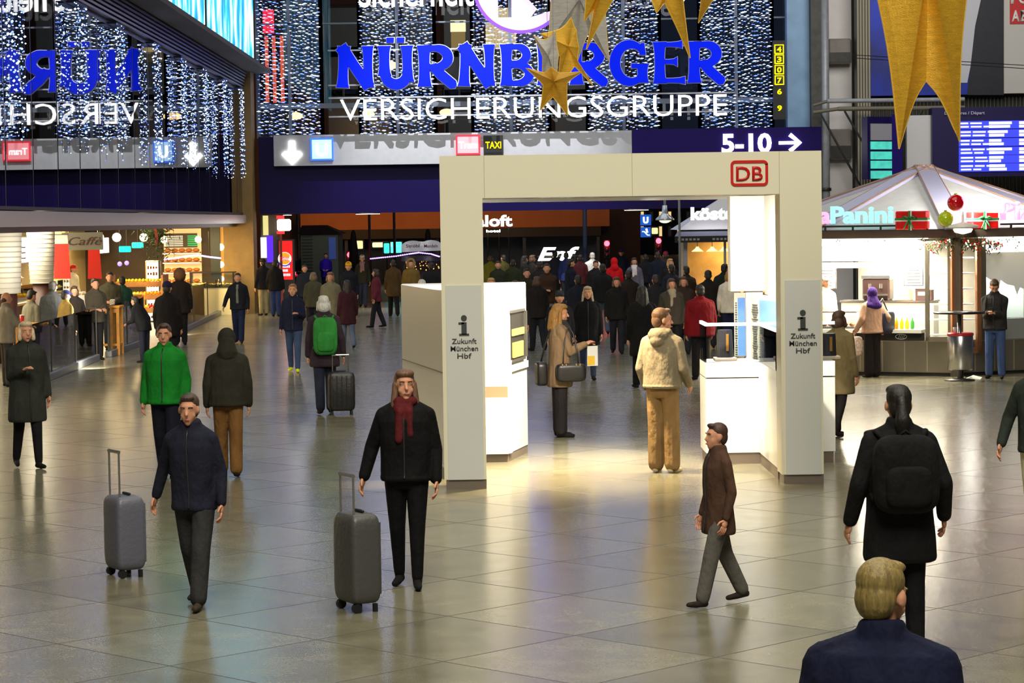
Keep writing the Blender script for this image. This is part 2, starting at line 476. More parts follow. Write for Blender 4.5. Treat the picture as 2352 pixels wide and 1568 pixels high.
def curtain_label(i, half):
    return [('lights in the window over the arrow sign, half beside the stone column', 'lights in the window over the arrow sign, half away from the stone column'),
            ('lights in the window behind blue letters Ü and first R, the Ü half', 'lights in the window behind blue letters Ü and first R, the R half'),
            ('lights in the window behind the second blue N and the B, N half', 'lights in the window behind the second blue N and the B, B half'),
            ('lights in the window behind the blue letter G, half beside the gold star', 'lights in the window behind the blue letter G, half away from the gold star'),
            ('lights in the window behind the last blue R, half behind that R', 'lights in the window beyond the last blue R, half beside the yellow neon figures')][i][half]
bi = 0
for (a, b, lit, _) in edges:
    xa, xb = X_(a, YF), X_(b, YF)
    f = MB().span((xa - .06, YF, ZF1 - .05), (xa + .06, YF + .18, 11.5)).span((xb - .06, YF, ZF1 - .05), (xb + .06, YF + .18, 11.5))
    f.span((xa, YF - .02, ZT - .08), (xb, YF + .18, ZT + .08)).span((xa, YF, ZF1 - .1), (xb, YF + .18, ZF1))
    f.span((xa, YF, 9.15), (xb, YF + .1, 9.20))
    if lit: f.span(((xa + xb) / 2 - .05, YF, ZF1), ((xa + xb) / 2 + .05, YF + .16, 11.5))
    fo = struct(f.build('window_%d' % wn, MULL)); wn += 1
    MB().span((xa + .06, YF + .08, ZF1), (xb - .06, YF + .10, 11.5)).build('pane', FG, fo)
    if lit:
        m = (xa + xb) / 2; w = (xb - xa) / 2
        for h, (l, r) in enumerate(((xa + .05, m - .10), (m + .10, xb - .08))):
            light_curtain('white ' + curtain_label(bi, h), ((l + r) / 2, YF - .16), r - l, ZF1 + .02, 11.2)
        bi += 1
# horizontal rails that carry the letters
rl = MB()
for py in (110, 190, 219, 262):
    z = Z_(py, 75.3, 1225)
    rl.span((X_(760, 75.3), 75.19, z - .022), (X_(1690, 75.3), 75.30, z + .022))
t = thing('letter_rails', 'thin grey rails across the glass carrying the blue and white letters', 'rail', (0, 76.2, 5.6))
for px in (788, 1046, 1309, 1565):
    for py in (110, 219): rl.span((X_(px, 75.3) - .02, 75.26, Z_(py, 75.3, 1225) - .02), (X_(px, 75.3) + .02, 76.79, Z_(py, 75.3, 1225) + .02))
rl.xf(Matrix.Translation((0, -76.2, -5.6))).build('rail', GSTEEL, t)

# ---- blue flared letters ----------------------------------------------------------
def arc(cx, cz, rx, rz, a0, a1, n=14):
    return [(cx + rx * math.cos(R_(a0 + (a1 - a0) * i / n)), cz + rz * math.sin(R_(a0 + (a1 - a0) * i / n))) for i in range(n + 1)]
def stem(x, w, z0=0.0, z1=1.0, dx=0.0):
    ts = [0, .08, .25, .5, .75, .92, 1]; fl = [1.32, 1.12, .98, .92, .98, 1.12, 1.32]
    return ([(x + dx * (t - .5), z0 + (z1 - z0) * t) for t in ts], [w * q for q in fl])
def arm(x0, x1, z, w, fl=1.9):
    return ([(x0 + (x1 - x0) * t, z) for t in (0, .5, .8, 1)], [w, w, w * 1.25, w * fl])
def thick_arc(p, w, e=0.55):
    n = len(p) - 1
    return (p, [w * (e + (1 - e) * math.sin(PI * i / n)) for i in range(n + 1)])
def letter(ch):
    S = []
    if ch == 'N': S = [stem(.16, .26, dx=.06), stem(.86, .24), ([(.10, 1), (.45, .55), (.88, .0)], [.32, .27, .30])]
    elif ch in 'UÜ':
        S = [stem(.15, .30, .28, 1), stem(.85, .28, .12, 1, dx=-.02), thick_arc(arc(.5, .36, .35, .30, 180, 365), .30, .85)]
        if ch == 'Ü': S += [([(.34, 1.08), (.34, 1.2)], [.2, .22]), ([(.66, 1.08), (.66, 1.2)], [.2, .22])]
    elif ch == 'R': S = [stem(.17, .28), thick_arc([(.17, .93)] + arc(.48, .70, .32, .23, 90, -90) + [(.17, .47)], .26, .5), ([(.38, .50), (.62, .27), (.93, .03), (1.0, .0)], [.22, .25, .24, .10])]
    elif ch == 'B': S = [stem(.17, .30), thick_arc([(.17, .94)] + arc(.50, .74, .30, .20, 90, -90) + [(.17, .54)], .25, .5), thick_arc([(.17, .50)] + arc(.52, .27, .36, .22, 90, -90) + [(.17, .05)], .27, .5)]
    elif ch == 'E': S = [stem(.18, .30), arm(.18, .90, .94, .12), arm(.18, .74, .52, .12, 2.4), arm(.18, .98, .06, .12)]
    elif ch == 'G': S = [thick_arc(arc(.52, .5, .42, .46, 42, 312, 22), .27, .5), stem(.85, .26, .02, .47), arm(.95, .55, .43, .09, 1.2), ([(.86, .98), (.86, .70)], [.08, .16])]
    return S
BLUEL = lamp_mat('blue lit letter', (0.0, 0.012, 0.72), 1.0, True)
EDGEL = mat('pale letter edge', (0.55, 0.55, 0.72), 0.4)
bl = [('N', 782, 863), ('Ü', 878, 953), ('R', 966, 1052), ('N', 1060, 1140), ('B', 1156, 1229), ('E', 1240, 1300), ('R', 1314, 1398), ('G', 1408, 1492), ('E', 1506, 1578), ('R', 1584, 1666)]
LY = 75.15
zb = Z_(195, LY, 1225); zc = Z_(101, LY, 1225)
sg = thing('illuminated_lettering', 'row of big flared blue letters on rails before the lit windows', 'lettering', (0, LY, zb))
for ch, a, b in bl:
    xa, xb = X_(a, LY), X_(b, LY); sx, sz = xb - xa, zc - zb
    f, e = MB(), MB()
    for si, (pts, ws) in enumerate(letter(ch)):
        P = [(xa + p[0] * sx, p[1] * sz) for p in pts]; W = [w * (sx + sz * .12) * .93 for w in ws]
        f.ribbon(P, W, -.10 - .002 * si, -.03 - .002 * si); e.ribbon(P, W, -.04, .06, grow=.022)
    lo = f.build('letter', BLUEL, sg); e.build('letter_rim', EDGEL, lo)
WHITEL = lamp_mat('white lit lettering', (1.0, 0.98, 0.96), 2.6)
zb2 = Z_(271, LY, 1228)
sg = thing('illuminated_lettering', 'row of thin white capital letters under the big blue letters', 'lettering', (0, LY, zb2))
text('VERSICHERUNGSGRUPPE', 'letters', WHITEL, sg, ((X_(786, LY) + X_(1672, LY)) / 2, 0, 0), Z_(219, LY, 1228) - zb2, X_(1672, LY) - X_(786, LY), .12, bold=-.008)
zb3 = Z_(13, LY, 1000)
sg = thing('illuminated_lettering', 'white word Sicherheit cut by the top edge, above the blue letters', 'lettering', (0, LY, zb3))
text('Sicherheit', 'letters', WHITEL, sg, ((X_(833, LY) + X_(1096, LY)) / 2, 0, 0), 0.86, X_(1096, LY) - X_(833, LY), .12, bold=.012)
sg = thing('illuminated_lettering', 'white words der Burg cut by the top edge, behind the gold stars', 'lettering', (0, LY, zb3 + .14))
text('der Burg,', 'letters', WHITEL, sg, ((X_(1345, LY) + X_(1580, LY)) / 2, 0, 0), 0.86, X_(1580, LY) - X_(1345, LY), .12, bold=.012)
# round lilac emblem with an N-shaped opening
def emblem():
    c = at_y(1196, -34, LY); r = 1.46
    t = thing('round_emblem', 'round lilac glowing emblem with an N cut out, violet rim', 'sign', c)
    cu = bpy.data.curves.new('emblem', 'CURVE'); cu.dimensions = '2D'; cu.fill_mode = 'BOTH'; cu.extrude = 0.06
    def poly(pts):
        sp = cu.splines.new('POLY'); sp.points.add(len(pts) - 1)
        for q, p in zip(sp.points, pts): q.co = (p[0], p[1], 0, 1)
        sp.use_cyclic_u = True
    poly([(r * math.cos(2 * PI * i / 64), r * math.sin(2 * PI * i / 64)) for i in range(64)])
    poly([(-.72, -1.0), (-.30, -1.0), (-.30, .15), (.50, -.75), (.30, -1.0), (1.0, -.8), (.85, -.3), (.85, .8), (.45, .8), (.45, -.0), (-.30, .85), (-.72, .85)])
    o = bpy.data.objects.new('disc', cu); COL.objects.link(o)
    me = bpy.data.meshes.new_from_object(o.evaluated_get(bpy.context.evaluated_depsgraph_get()))
    bpy.data.objects.remove(o)
    me.transform(Matrix.Rotation(PI / 2, 4, 'X')); me.materials.clear(); me.materials.append(lamp_mat('lilac lit disc', (0.72, 0.52, 1.0), 0.9, True))
    d = bpy.data.objects.new('disc', me); COL.objects.link(d); d.parent = t
    ring = MB(); n = 64
    pts = [(r * math.cos(2 * PI * i / n), r * math.sin(2 * PI * i / n)) for i in range(n + 1)]
    ring.ribbon(pts, [.1] * (n + 1), -.09, .02).build('rim', lamp_mat('violet lit rim', (0.16, 0.05, 1.0), 1.6), t)
emblem()

# ---- grey band with pictogram signs ------------------------------------------------
SY = 75.9
zs0, zs1 = Z_(379, SY, 800), Z_(305, SY, 1050)
MB().span((X_(632, SY), SY - .05, zs0), (X_(1453, SY), SY + .35, zs1)).build('sign_band', mat('satin grey panel', srgb(168, 168, 172), 0.35, vary=0.05))
tag(bpy.data.objects['sign_band'], 'long satin grey sign band over the entrance with letter shadows on it', 'sign band')
z5, z6 = Z_(362, SY, 1670), Z_(294, SY, 1670)
t = thing('direction_sign', 'violet panel with white 5-10 and arrow pointing to the tracks', 'sign', (X_(1670, SY), SY, z5))
MB().span((X_(1454, SY) - X_(1670, SY), -.05, 0), (X_(1888, SY) - X_(1670, SY), .35, z6 - z5)).build('panel', mat('violet sign panel', srgb(24, 4, 86), 0.5, spec=.15), t)
SIGNW = lamp_mat('white lit pictogram', (1.0, 0.97, 0.92), 6.0)
text('5-10', 'numerals', SIGNW, t, (X_(1716, SY) - X_(1670, SY), -.07, Z_(349, SY, 1716) - z5), Z_(306, SY, 1716) - Z_(349, SY, 1716), X_(1776, SY) - X_(1662, SY), .05, bold=.03)
az = Z_(328, SY, 1812) - z5; ax0, ax1 = X_(1790, SY) - X_(1670, SY), X_(1838, SY) - X_(1670, SY)
MB().ribbon([(ax0, az), (ax1 - .06, az)], [.10, .10], -.10, -.05).ribbon([(ax1 - .32, az + .26), (ax1, az), (ax1 - .32, az - .26)], [.13, .13, .13], -.10, -.05).build('arrow', SIGNW, t)
c = at_y(671, 347, SY)
t = thing('arrow_pictogram', 'white arrow pointing down on the grey band', 'sign', (c.x, SY - .05, c.z))
MB().ribbon([(0, .32), (0, -.16)], [.19, .19], -.06, 0).ribbon([(-.27, -.05), (0, -.34), (.27, -.05)], [.16, .2, .16], -.06, 0).build('arrow', SIGNW, t)
def box_sign(name, label, px, py, w, h, face, border, txt, tm, th, tw):
    c = at_y(px, py, SY)
    t = thing(name, label, 'sign', (c.x, SY - .05, c.z))
    MB().span((-w / 2, -.10, -h / 2), (w / 2, 0, h / 2)).build('housing', border, t)
    MB().span((-w / 2 + .05, -.12, -h / 2 + .05), (w / 2 - .05, -.10, h / 2 - .05)).build('face', face, t)
    if txt: text(txt, 'lettering', tm, t, (0, -.135, -th / 2), th, tw, .02, bold=.02)
box_sign('underground_sign', 'small square blue lit sign with white U on the grey band', 740, 343, .72, .70, lamp_mat('pale blue sign face', (0.42, 0.66, 1.0), 1.5, True),
         lamp_mat('blue sign rim', (0.05, 0.2, 1.0), 1.2), 'U', lamp_mat('white U', (1, 1, 1), 4.0), .40, .38)
box_sign('tram_sign', 'pink-red lit sign reading Tram on the grey band', 1075, 333, .76, .62, lamp_mat('pink sign face', (1.0, 0.33, 0.36), 1.5, True),
         lamp_mat('red sign rim', (1.0, 0.04, 0.07), 1.2), 'Tram', lamp_mat('white tram letters', (1, .95, .95), 3.0), .22, .58)
box_sign('taxi_sign', 'small black sign with yellow TAXI letters on the grey band', 1133, 333, .62, .60, mat('sign black face', (.004, .004, .004), .5), BLACK,
         'TAXI', lamp_mat('yellow taxi letters', (1.0, 0.72, 0.0), 1.6), .22, .5)
# vertical yellow neon figures
NE = lamp_mat('yellow neon', (1.0, 0.85, 0.0), 2.2)
c = at_y(1790, 180, 76.1)
t = thing('neon_sign', 'vertical column of yellow neon figures at the edge of the glazing', 'sign', c)
for i, ch in enumerate('430769'):
    zz = Z_([113, 136, 160, 184, 210, 248][i], 76.1, 1790) - c.z
    if i < 4:
        w, h = .135, .135
        MB().ribbon([(-w, zz - h), (w, zz - h), (w, zz + h), (-w, zz + h), (-w, zz - h)], [.035] * 5, -.03, 0).build('tile_outline', NE, t)
    text(ch, 'numeral', NE, t, (0, -.02, zz - .085), .17, .14, .03, bold=.02)
MB().span((-.2, .0, -1.3), (.2, .05, 1.2)).span((-.04, .05, -.1), (.04, .68, .0)).build('backing', BLACK, t)

# ---- right of the glazing -------------------------------------------------------------
def X2(px): return X_(px, 76.2)
struct(MB().span((X2(1812), 76.3, ZF1), (X2(1863), 76.8, 11.5)).build('column_3', mat('pale blue glazed pier', srgb(128, 164, 200), 0.35, vary=0.12, vscale=2)))
struct(MB().span((X2(1863), 75.9, 0), (X2(1886), 76.6, 11.5)).build('column_4', mat('dark grey pier', srgb(70, 68, 64), 0.6, vary=0.25)))
struct(MB().span((X2(1886), 77.4, 0), (40, 77.7, 12)).build('wall_back', mat('dark grey back wall', srgb(74, 72, 66), 0.8, vary=0.2, vscale=1.2)))
tb = thing('steel_column', 'tall grey steel tube column beside the violet sign panel', 'column', (X2(1895), 76.0, 0))
MB().cyl((0, 0, 0), (0, 0, 11.5), .135, n=20).build('shaft', GSTEEL, tb, True)
for z in (2.9, 3.6): MB().cyl((-.01, 0, z), (-.01, 0, z + .1), .19, n=20).build('collar', DSTEEL, tb, True)
wp = thing('white_wall_panel', 'tall white wall panel between the steel tube and the ribbed column', 'panel', (X2(1936), 77.1, 0))
MB().span((-.45, 0, 0), (.45, .25, 11.5)).build('sheet', mat('white wall sheet', srgb(214, 210, 208), 0.6, vary=0.05, vscale=1.5), wp)
for (py0, py1, lab) in ((88, 146, 'upper grey loudspeaker box on the white wall panel, above the truss'), (296, 366, 'lower grey box on the white wall panel, below the truss')):
    z0, z1 = Z_(py1, 76.6, 1932), Z_(py0, 76.6, 1932)
    q = thing('wall_box', lab, 'box', (X_(1933, 76.6), 76.9, z0))
    MB().box((0, 0, (z1 - z0) / 2), (.74, .5, z1 - z0), bev=.05).build('case', mat('grey box', srgb(128, 122, 116), .6, vary=.1), q)
    MB().span((-.33, -.26, .05), (.33, -.245, (z1 - z0) * .45)).build('front_grille', DSTEEL, q)
rc = thing('ribbed_column', 'dark ribbed column with pale strips right of the white panel', 'column', (X2(1985), 76.3, 0))
MB().span((-.22, -.2, 0), (.22, .3, 11.5)).build('shaft', mat('dark ribbed metal', srgb(80, 76, 64), .5), rc)
rb = MB()
for i in range(5): rb.cyl((-.18 + .09 * i, -.22, 0), (-.18 + .09 * i, -.22, 11.5), .028, n=8)
rb.build('ribs', mat('light rib', srgb(170, 162, 140), .5), rc)
# truss
tr = thing('truss_beam', 'horizontal grey tube truss with diagonal struts below the poster', 'truss', (X2(2030), 75.2, Z_(240, 75.2, 2030)))
def trp(px, py): q = at_y(px, py, 75.2); return (q.x - tr.location.x, 0, q.z - tr.location.z)
m = MB()
m.cyl(trp(1900, 232), trp(2215, 228), .07); m.build('upper_tube', GSTEEL, tr)
MB().cyl(trp(1868, 258), trp(1925, 250), .06).cyl(trp(1925, 250), trp(2215, 247), .07).cyl(trp(1868, 242), trp(1905, 231), .05).build('lower_tube', mat('olive steel', srgb(112, 106, 92), .4, .3), tr)
for a, b in (((1885, 262), (1975, 425)), ((1940, 255), (2030, 410)), ((2120, 250), (2030, 395)), ((2175, 250), (2105, 392)), ((2060, 250), (2015, 330))):
    MB().cyl(trp(*a), trp(*b), .035, n=8).build('strut', DSTEEL, tr)
cb = MB()
for dz in (0, .09): cb.cyl(trp(1960, 126 + dz * 80), trp(2352, 150 + dz * 80), .012, n=6)
cb.build('cable', BLACK, tr)
# posters
def poster():
    c = at_y(2152, 218, 76.9)
    t = thing('banner_poster', 'huge blue banner with a dark suited figure behind the gold star', 'poster', c)
    def P(px, py): q = at_y(px, py, 76.85); return (q.x - c.x, q.z - c.z)
    W = P(2306, 100)[0] - 0; x0 = P(1999, 100)[0]
    MB().span((x0, 0, 0), (W, .12, 6)).build('sheet', mat('blue banner', srgb(6, 44, 176), .5, vary=.8, vscale=0.5), t)
    M = Matrix.Rotation(PI / 2, 4, 'X')
    MB().prism([P(2222, 218), P(2306, 218), P(2306, -60), P(2262, -40), P(2240, 60)], 0.005, 0.03, M).build('printed_jacket', mat('print dark suit', srgb(20, 20, 34), .5, vary=.3), t)
    MB().prism([P(2205, 190), P(2222, 190), P(2268, -40), P(2205, -40)], 0.005, 0.025, M).build('printed_shirt', mat('print white', srgb(196, 196, 204), .5), t)
poster()
wl = thing('white_banner', 'white banner with red lettered box at the right edge behind the blue banner', 'poster', (X_(2345, 76.9), 76.9, Z_(214, 76.9, 2345)))
MB().span((X_(2307, 76.9) - X_(2345, 76.9), 0, 0), (1.2, .1, 6)).build('sheet', mat('white banner', srgb(196, 192, 186), .6), wl)
z0 = Z_(55, 76.9, 2340) - wl.location.z
MB().span((X_(2321, 76.9) - X_(2345, 76.9), -.03, z0), (1.0, 0, z0 + 1.5)).build('red_box', mat('red print', srgb(196, 30, 32), .5), wl)
for ch, px, py in (('F', 2332, 8), ('C', 2350, 8), ('A', 2334, 49), ('B', 2354, 49)):
    text(ch, 'letter', WHITE_P, wl, (X_(px, 76.9) - X_(2345, 76.9), -.045, Z_(py, 76.9, 2340) - wl.location.z), .36, .26, .02, bold=.03)
# corrugated lower wall
cw = MB()
for i in range(70):
    x = X2(2010) + i * .12
    cw.cyl((x, 77.38, 0), (x, 77.38, Z_(222, 77, 2200)), .045, n=6)
struct(cw.build('trim_5', mat('dark corrugated sheet', srgb(66, 64, 56), .5, .4)))

# departure boards
def board():
    Y = 74.6
    c = at_y(2250, 402, Y)
    t = thing('departure_board', 'large violet departure board with glowing blue rows of white text', 'board', c)
    P = lambda px, py: (at_y(px, py, Y).x - c.x, at_y(px, py, Y).z - c.z)
    xr = 2.4
    MB().span((P(2141, 300)[0], 0, -.05), (xr, .5, P(2250, 246)[1])).build('housing', mat('violet board housing', srgb(22, 10, 70), .4), t)
    MB().span((P(2086, 300)[0], .25, 0.05), (P(2141, 300)[0], .5, P(2250, 262)[1])).build('side_panel', mat('pale board side', srgb(206, 204, 206), .4), t)
    RB = lamp_mat('blue lit board row', (0.045, 0.06, 0.85), 1.25, True)
    RT = lamp_mat('white board text', (0.9, 0.95, 1.0), 2.2)
    rows = [278, 298, 318, 338, 357, 376]
    for i, py in enumerate(rows):
        z1 = P(2250, py)[1]; z0 = P(2250, py + 18)[1]
        r = MB().span((P(2202, 300)[0], -.05, z0), (xr - .05, 0, z1)).build('display_row', RB, t)
        b = MB()
        for j in (0.28, 0.72):
            z = z1 + (z0 - z1) * j
            x = P(2206, 300)[0]
            for k in range(2 + (i + int(j * 10)) % 2):
                w = random.uniform(.22, .42); b.box((x + w / 2, -.06, z), (w, .02, .045)); x += w + .07
            w = random.uniform(.35, .75); b.box((P(2271, 300)[0] + w / 2, -.06, z), (w, .02, .08))
            b.box((P(2346, 300)[0], -.06, z), (.16, .02, .08))
        b.build('text_lines', RT, r)
    text('Departures / Départ', 'header', mat('board header text', srgb(170, 170, 190), .5, emit=.25), t, (P(2215, 300)[0], -.06, P(2215, 263)[1]), .10, 1.25, .02)
    t2 = thing('display_board', 'narrow slanted violet board with turquoise lit rows left of the big departure board', 'board', at_y(2026, 404, 74.0), R_(28))
    Q = lambda py: Z_(py, 74.0, 2026) - t2.location.z
    MB().span((-.55, 0, -.1), (.75, .3, Q(268))).build('housing', mat('violet board housing', srgb(22, 10, 70), .4), t2)
    MB().span((-.44, -.03, Q(322)), (.36, 0, Q(284))).build('header_panel', mat('grey header', srgb(150, 148, 156), .5), t2)
    for py in (325, 348, 369, 392):
        o = MB().span((-.44, -.03, Q(py + 18)), (.36, 0, Q(py))).build('display_row', mat('turquoise lit row', (.05, .45, .38), .4, emit=.55, ecol=(.1, .75, .6), vary=.5, vscale=4), t2)
    MB().cyl((0, .15, -at_y(2026, 404, 74.0).z), (0, .15, 0), .06).build('post', DSTEEL, t2)
    MB().span((.36, -.06, -.6), (.75, 0, Q(262))).build('side_panel', mat('violet board side', srgb(36, 22, 110), .4), t2)
board()

# ================================================================== exhibition gate
YG = 25.2
CREAM = mat('cream gate panel', srgb(226, 220, 194), 0.4)
GREYP = mat('grey info panel', srgb(206, 206, 200), 0.35)
PLINTH = mat('brown plinth', srgb(112, 100, 88), 0.45)
WHITE = mat('white lacquer', (0.84, 0.82, 0.76), 0.3)
INK = mat('dark grey print', srgb(58, 60, 62), 0.6)
gx0, gx1 = at_y(1015, 740, YG).x, at_y(1112, 740, YG).x
gx2, gx3 = at_y(1793.5, 740, YG).x, at_y(1889.5, 740, YG).x
gz1 = at_y(1450, 352, YG).z
gz0 = at_y(1450, 450, YG).z
gate = thing('exhibition_gate', 'big cream square gate with red framed logo standing on the concourse floor', 'gate', (0, YG, 0))
for nm, xa, xb in (('left_pillar', gx0, gx1), ('right_pillar', gx2, gx3)):
    p = MB().span((xa, 0, .10), (xb, .42, gz1)).build(nm, CREAM, gate)
    MB().span((xa + .02, .01, 0), (xb - .0, .42, .10)).build('plinth', PLINTH, p)
    w = xb - xa
    zt = at_y(1065 if xa < 1 else 1845, 655 if xa < 1 else 643, YG).z
    MB().span((xa + .045, -.012, .10), (xb - .025, 0, zt)).build('info_panel', GREYP, p)
    cx = (xa + xb) / 2 + .01
    zb_ = zt - .50
    q = MB().box((cx, -.016, zb_ + .045), (.055, .01, .13)).box((cx, -.016, zb_ - .02), (.105, .01, .02)).box((cx - .028, -.016, zb_ + .10), (.06, .01, .02))
    q.cyl((cx, -.021, zb_ + .155), (cx, -.011, zb_ + .155), .031, n=16).build('information_symbol', INK, p)
    for i, tx in enumerate(('Zukunft', 'München', 'Hbf')):
        text(tx, 'lettering', INK, p, (cx, -.016, zb_ - .115 - i * .078), .055, [.26, .29, .15][i], .006, bold=.008)
MB().span((gx1, 0, gz0), (gx2, .42, gz1)).build('lintel', CREAM, gate)
for px in (1112, 1452, 1790):
    x = at_y(px, 400, YG).x; MB().span((x - .003, -.002, gz0), (x + .003, 0, gz1)).build('panel_seam', mat('seam shadow gap', srgb(180, 172, 146), .6), gate)
MB().span((gx0, .42, gz0 + .02), (gx3, 4.6, gz1 - .05)).build('roof_panel', mat('glossy white gate roof', (.78, .77, .74), .12), gate)
MB().span((gx0, 4.6, Z_(461, 29.8, 1400)), (gx3, 5.0, gz1 - .05)).build('back_lintel', mat('glossy white gate roof', (.78, .77, .74), .12), gate)
# red DB logo
lz0, lz1 = at_y(1720, 427, YG).z, at_y(1720, 368, YG).z
lx0, lx1 = at_y(1678, 397, YG).x, at_y(1764, 397, YG).x
RED = mat('logo red', srgb(200, 22, 20), 0.4)
def rrect(x0, z0, x1, z1, r, n=6):
    P = []
    for cx, cz, a in ((x1 - r, z1 - r, 0), (x0 + r, z1 - r, 90), (x0 + r, z0 + r, 180), (x1 - r, z0 + r, 270)):
        P += [(cx + r * math.cos(R_(a + 90 * i / n)), cz + r * math.sin(R_(a + 90 * i / n))) for i in range(n + 1)]
    return P
P = rrect(lx0 + .014, lz0 + .014, lx1 - .014, lz1 - .014, .035); P.append(P[0]); P.append(P[1])
lg = MB().ribbon(P, [.028] * len(P), -.012, 0).build('logo', RED, gate)
text('DB', 'logo_letters', RED, lg, ((lx0 + lx1) / 2, -.008, lz0 + .058), (lz1 - lz0) - .116, (lx1 - lx0) - .115, .012, bold=.012)

# ---- left display cabinet (behind the left pillar)
def XG(px, Y, py=900): return at_y(px, py, Y).x
A = (XG(925, 29.2), 29.2); B = (XG(1028, 26.2), 26.2); C_ = (XG(1040, 27.96), 27.96); D = (XG(1167, 27.96), 27.96); E = (XG(1211, 29.05), 29.05)
hc = Z_(657, 27.96, 1150)
cabt = thing('display_cabinet', 'tall bright white angled cabinet behind the left gate pillar with a dark niche', 'cabinet', (0, 28.5, 0))
OFF = Matrix.Translation((0, -28.5, 0))
poly = [A, B, (B[0] + .25, B[1] + .05), C_, D, E, (E[0], 29.7), (A[0], 29.7)]
poly = [(p[0], p[1]) for p in poly]
MB().prism(poly, .10, hc).xf(OFF).build('body', WHITE, cabt)
ins = [(p[0] * .995 + .005 * -.3, p[1] + .015) for p in poly]
MB().prism(ins, 0, .10).xf(OFF).build('plinth', PLINTH, cabt)
zb0, zb1 = Z_(913, 27.9, 1140), Z_(888, 27.9, 1140)
MB().span((C_[0], 27.92, zb0), (D[0] - .005, 27.96, zb1)).xf(OFF).build('brown_band', mat('bronze band', srgb(150, 130, 100), .4), cabt)
MB().span((C_[0], 27.90, .10), (D[0] + .0, 27.96, zb0)).xf(OFF).build('lower_front', WHITE, cabt)
fd = Vector((E[0] - D[0], E[1] - D[1], 0)); fl = fd.length; fd.normalize(); fn = Vector((fd.y, -fd.x, 0))
MF = Matrix(((fd.x, -fn.x, 0, D[0]), (fd.y, -fn.y, 0, D[1]), (0, 0, 1, 0), (0, 0, 0, 1)))
zn0, zn1 = Z_(822, 28.5, 1185), Z_(716, 28.5, 1185)
n0, n1 = fl * .16, fl * .80
MB().span((n0, -.012, zn0), (n1, .0, zn1)).xf(OFF @ MF).build('niche', mat('dark niche', srgb(44, 40, 32), .5), cabt)
f = MB().span((n0 - .03, -.03, zn0 - .03), (n1 + .03, -.0, zn0)).span((n1, -.05, zn0), (n1 + .04, 0, zn1)).span((n0 - .03, -.03, zn1), (n1 + .03, 0, zn1 + .03))
f.xf(OFF @ MF).build('niche_frame', mat('steel niche frame', srgb(120, 118, 110), .3, .6), cabt)
MB().span((n0 + .02, -.03, zn0 + .28), (n1 - .03, -.012, zn0 + .36)).span((n0 + .04, -.03, zn0 + .02), (n1 - .1, -.012, zn0 + .2)).xf(OFF @ MF).build('niche_exhibit', mat('amber exhibit', srgb(214, 180, 96), .5), cabt)
MB().span((.0, -.02, .10), (fl * .12, 0, zn0 + .0)).span((fl * .1, -.02, zn0 - .14), (fl, 0, zn0 - .06)).xf(OFF @ MF).build('face_step', WHITE, cabt)
MB().prism([(A[0] - .004, A[1] - .004), (B[0] - .012, B[1] - .006), (B[0] - .004, B[1] + .002), (A[0] + .004, A[1] + .004)], Z_(837, 28, 970) - .004, Z_(837, 28, 970) + .004).xf(OFF).build('seam', mat('seam olive', srgb(110, 104, 80), .6), cabt)

# ---- right showcase
YS = 27.33
sx0, sx1 = XG(1621, YS), XG(1743, YS)
sx2 = XG(1918, YS)
zsl = Z_(866, YS, 1680); ztr = Z_(832, YS, 1680); ztop = Z_(748, YS, 1680)
sc_ = thing('showcase', 'white glass-topped showcase beside the right gate pillar, glowing from inside', 'showcase', (0, YS, 0))
o = lambda a, b: MB().span((a[0], a[1] - YS, a[2]), (b[0], b[1] - YS, b[2]))
o((sx0, YS, .13), (sx2, YS + .75, zsl - .012)).build('pedestal', WHITE, sc_)
o((sx0 + .02, YS + .01, 0), (sx2 - .02, YS + .75, .13)).build('plinth', PLINTH, sc_)
o((sx0 + .02, YS + .02, zsl - .015), (sx2 - .02, YS + .74, zsl + .002)).build('shadow_gap', BLACK, sc_)
o((sx0, YS - .01, zsl), (sx2, YS + .75, ztr)).build('tray', WHITE, sc_)
o((sx1, YG + .42, .13), (gx3 - .02, YS, zsl)).build('wing_wall', WHITE, sc_)
o((sx1 + .01, YG + .42, 0), (gx3 - .03, YS, .13)).build('wing_plinth', PLINTH, sc_)
o((sx1 + .0, YG + .45, zsl), (gx3 - .02, YS, ztr)).build('wing_tray', WHITE, sc_)
SG = glass_mat('showcase glass', (.93, .96, .97), .01, 1.3)
g = MB()
for a, b in (((sx0, YS, ztr), (sx2, YS + .012, ztop)), ((sx0, YS, ztr), (sx0 + .012, YS + .75, ztop)), ((sx1, YG + .5, ztr), (sx1 + .012, YS, ztop))):
    g.span((a[0], a[1] - YS, a[2]), (b[0], b[1] - YS, b[2]))
g.build('glass_hood', SG, sc_)
LIDL = lamp_mat('lit glass edge strip', (1.0, .97, .9), 2.5, True)
e = MB()
for a, b in (((sx0, YS - .01, ztop), (sx2, YS + .03, ztop + .035)), ((sx0, YS, ztop), (sx0 + .03, YS + .75, ztop + .035)), ((sx1, YG + .5, ztop), (sx1 + .03, YS, ztop + .035))):
    e.span((a[0], a[1] - YS, a[2]), (b[0], b[1] - YS, b[2]))
e.build('light_strip', LIDL, sc_)
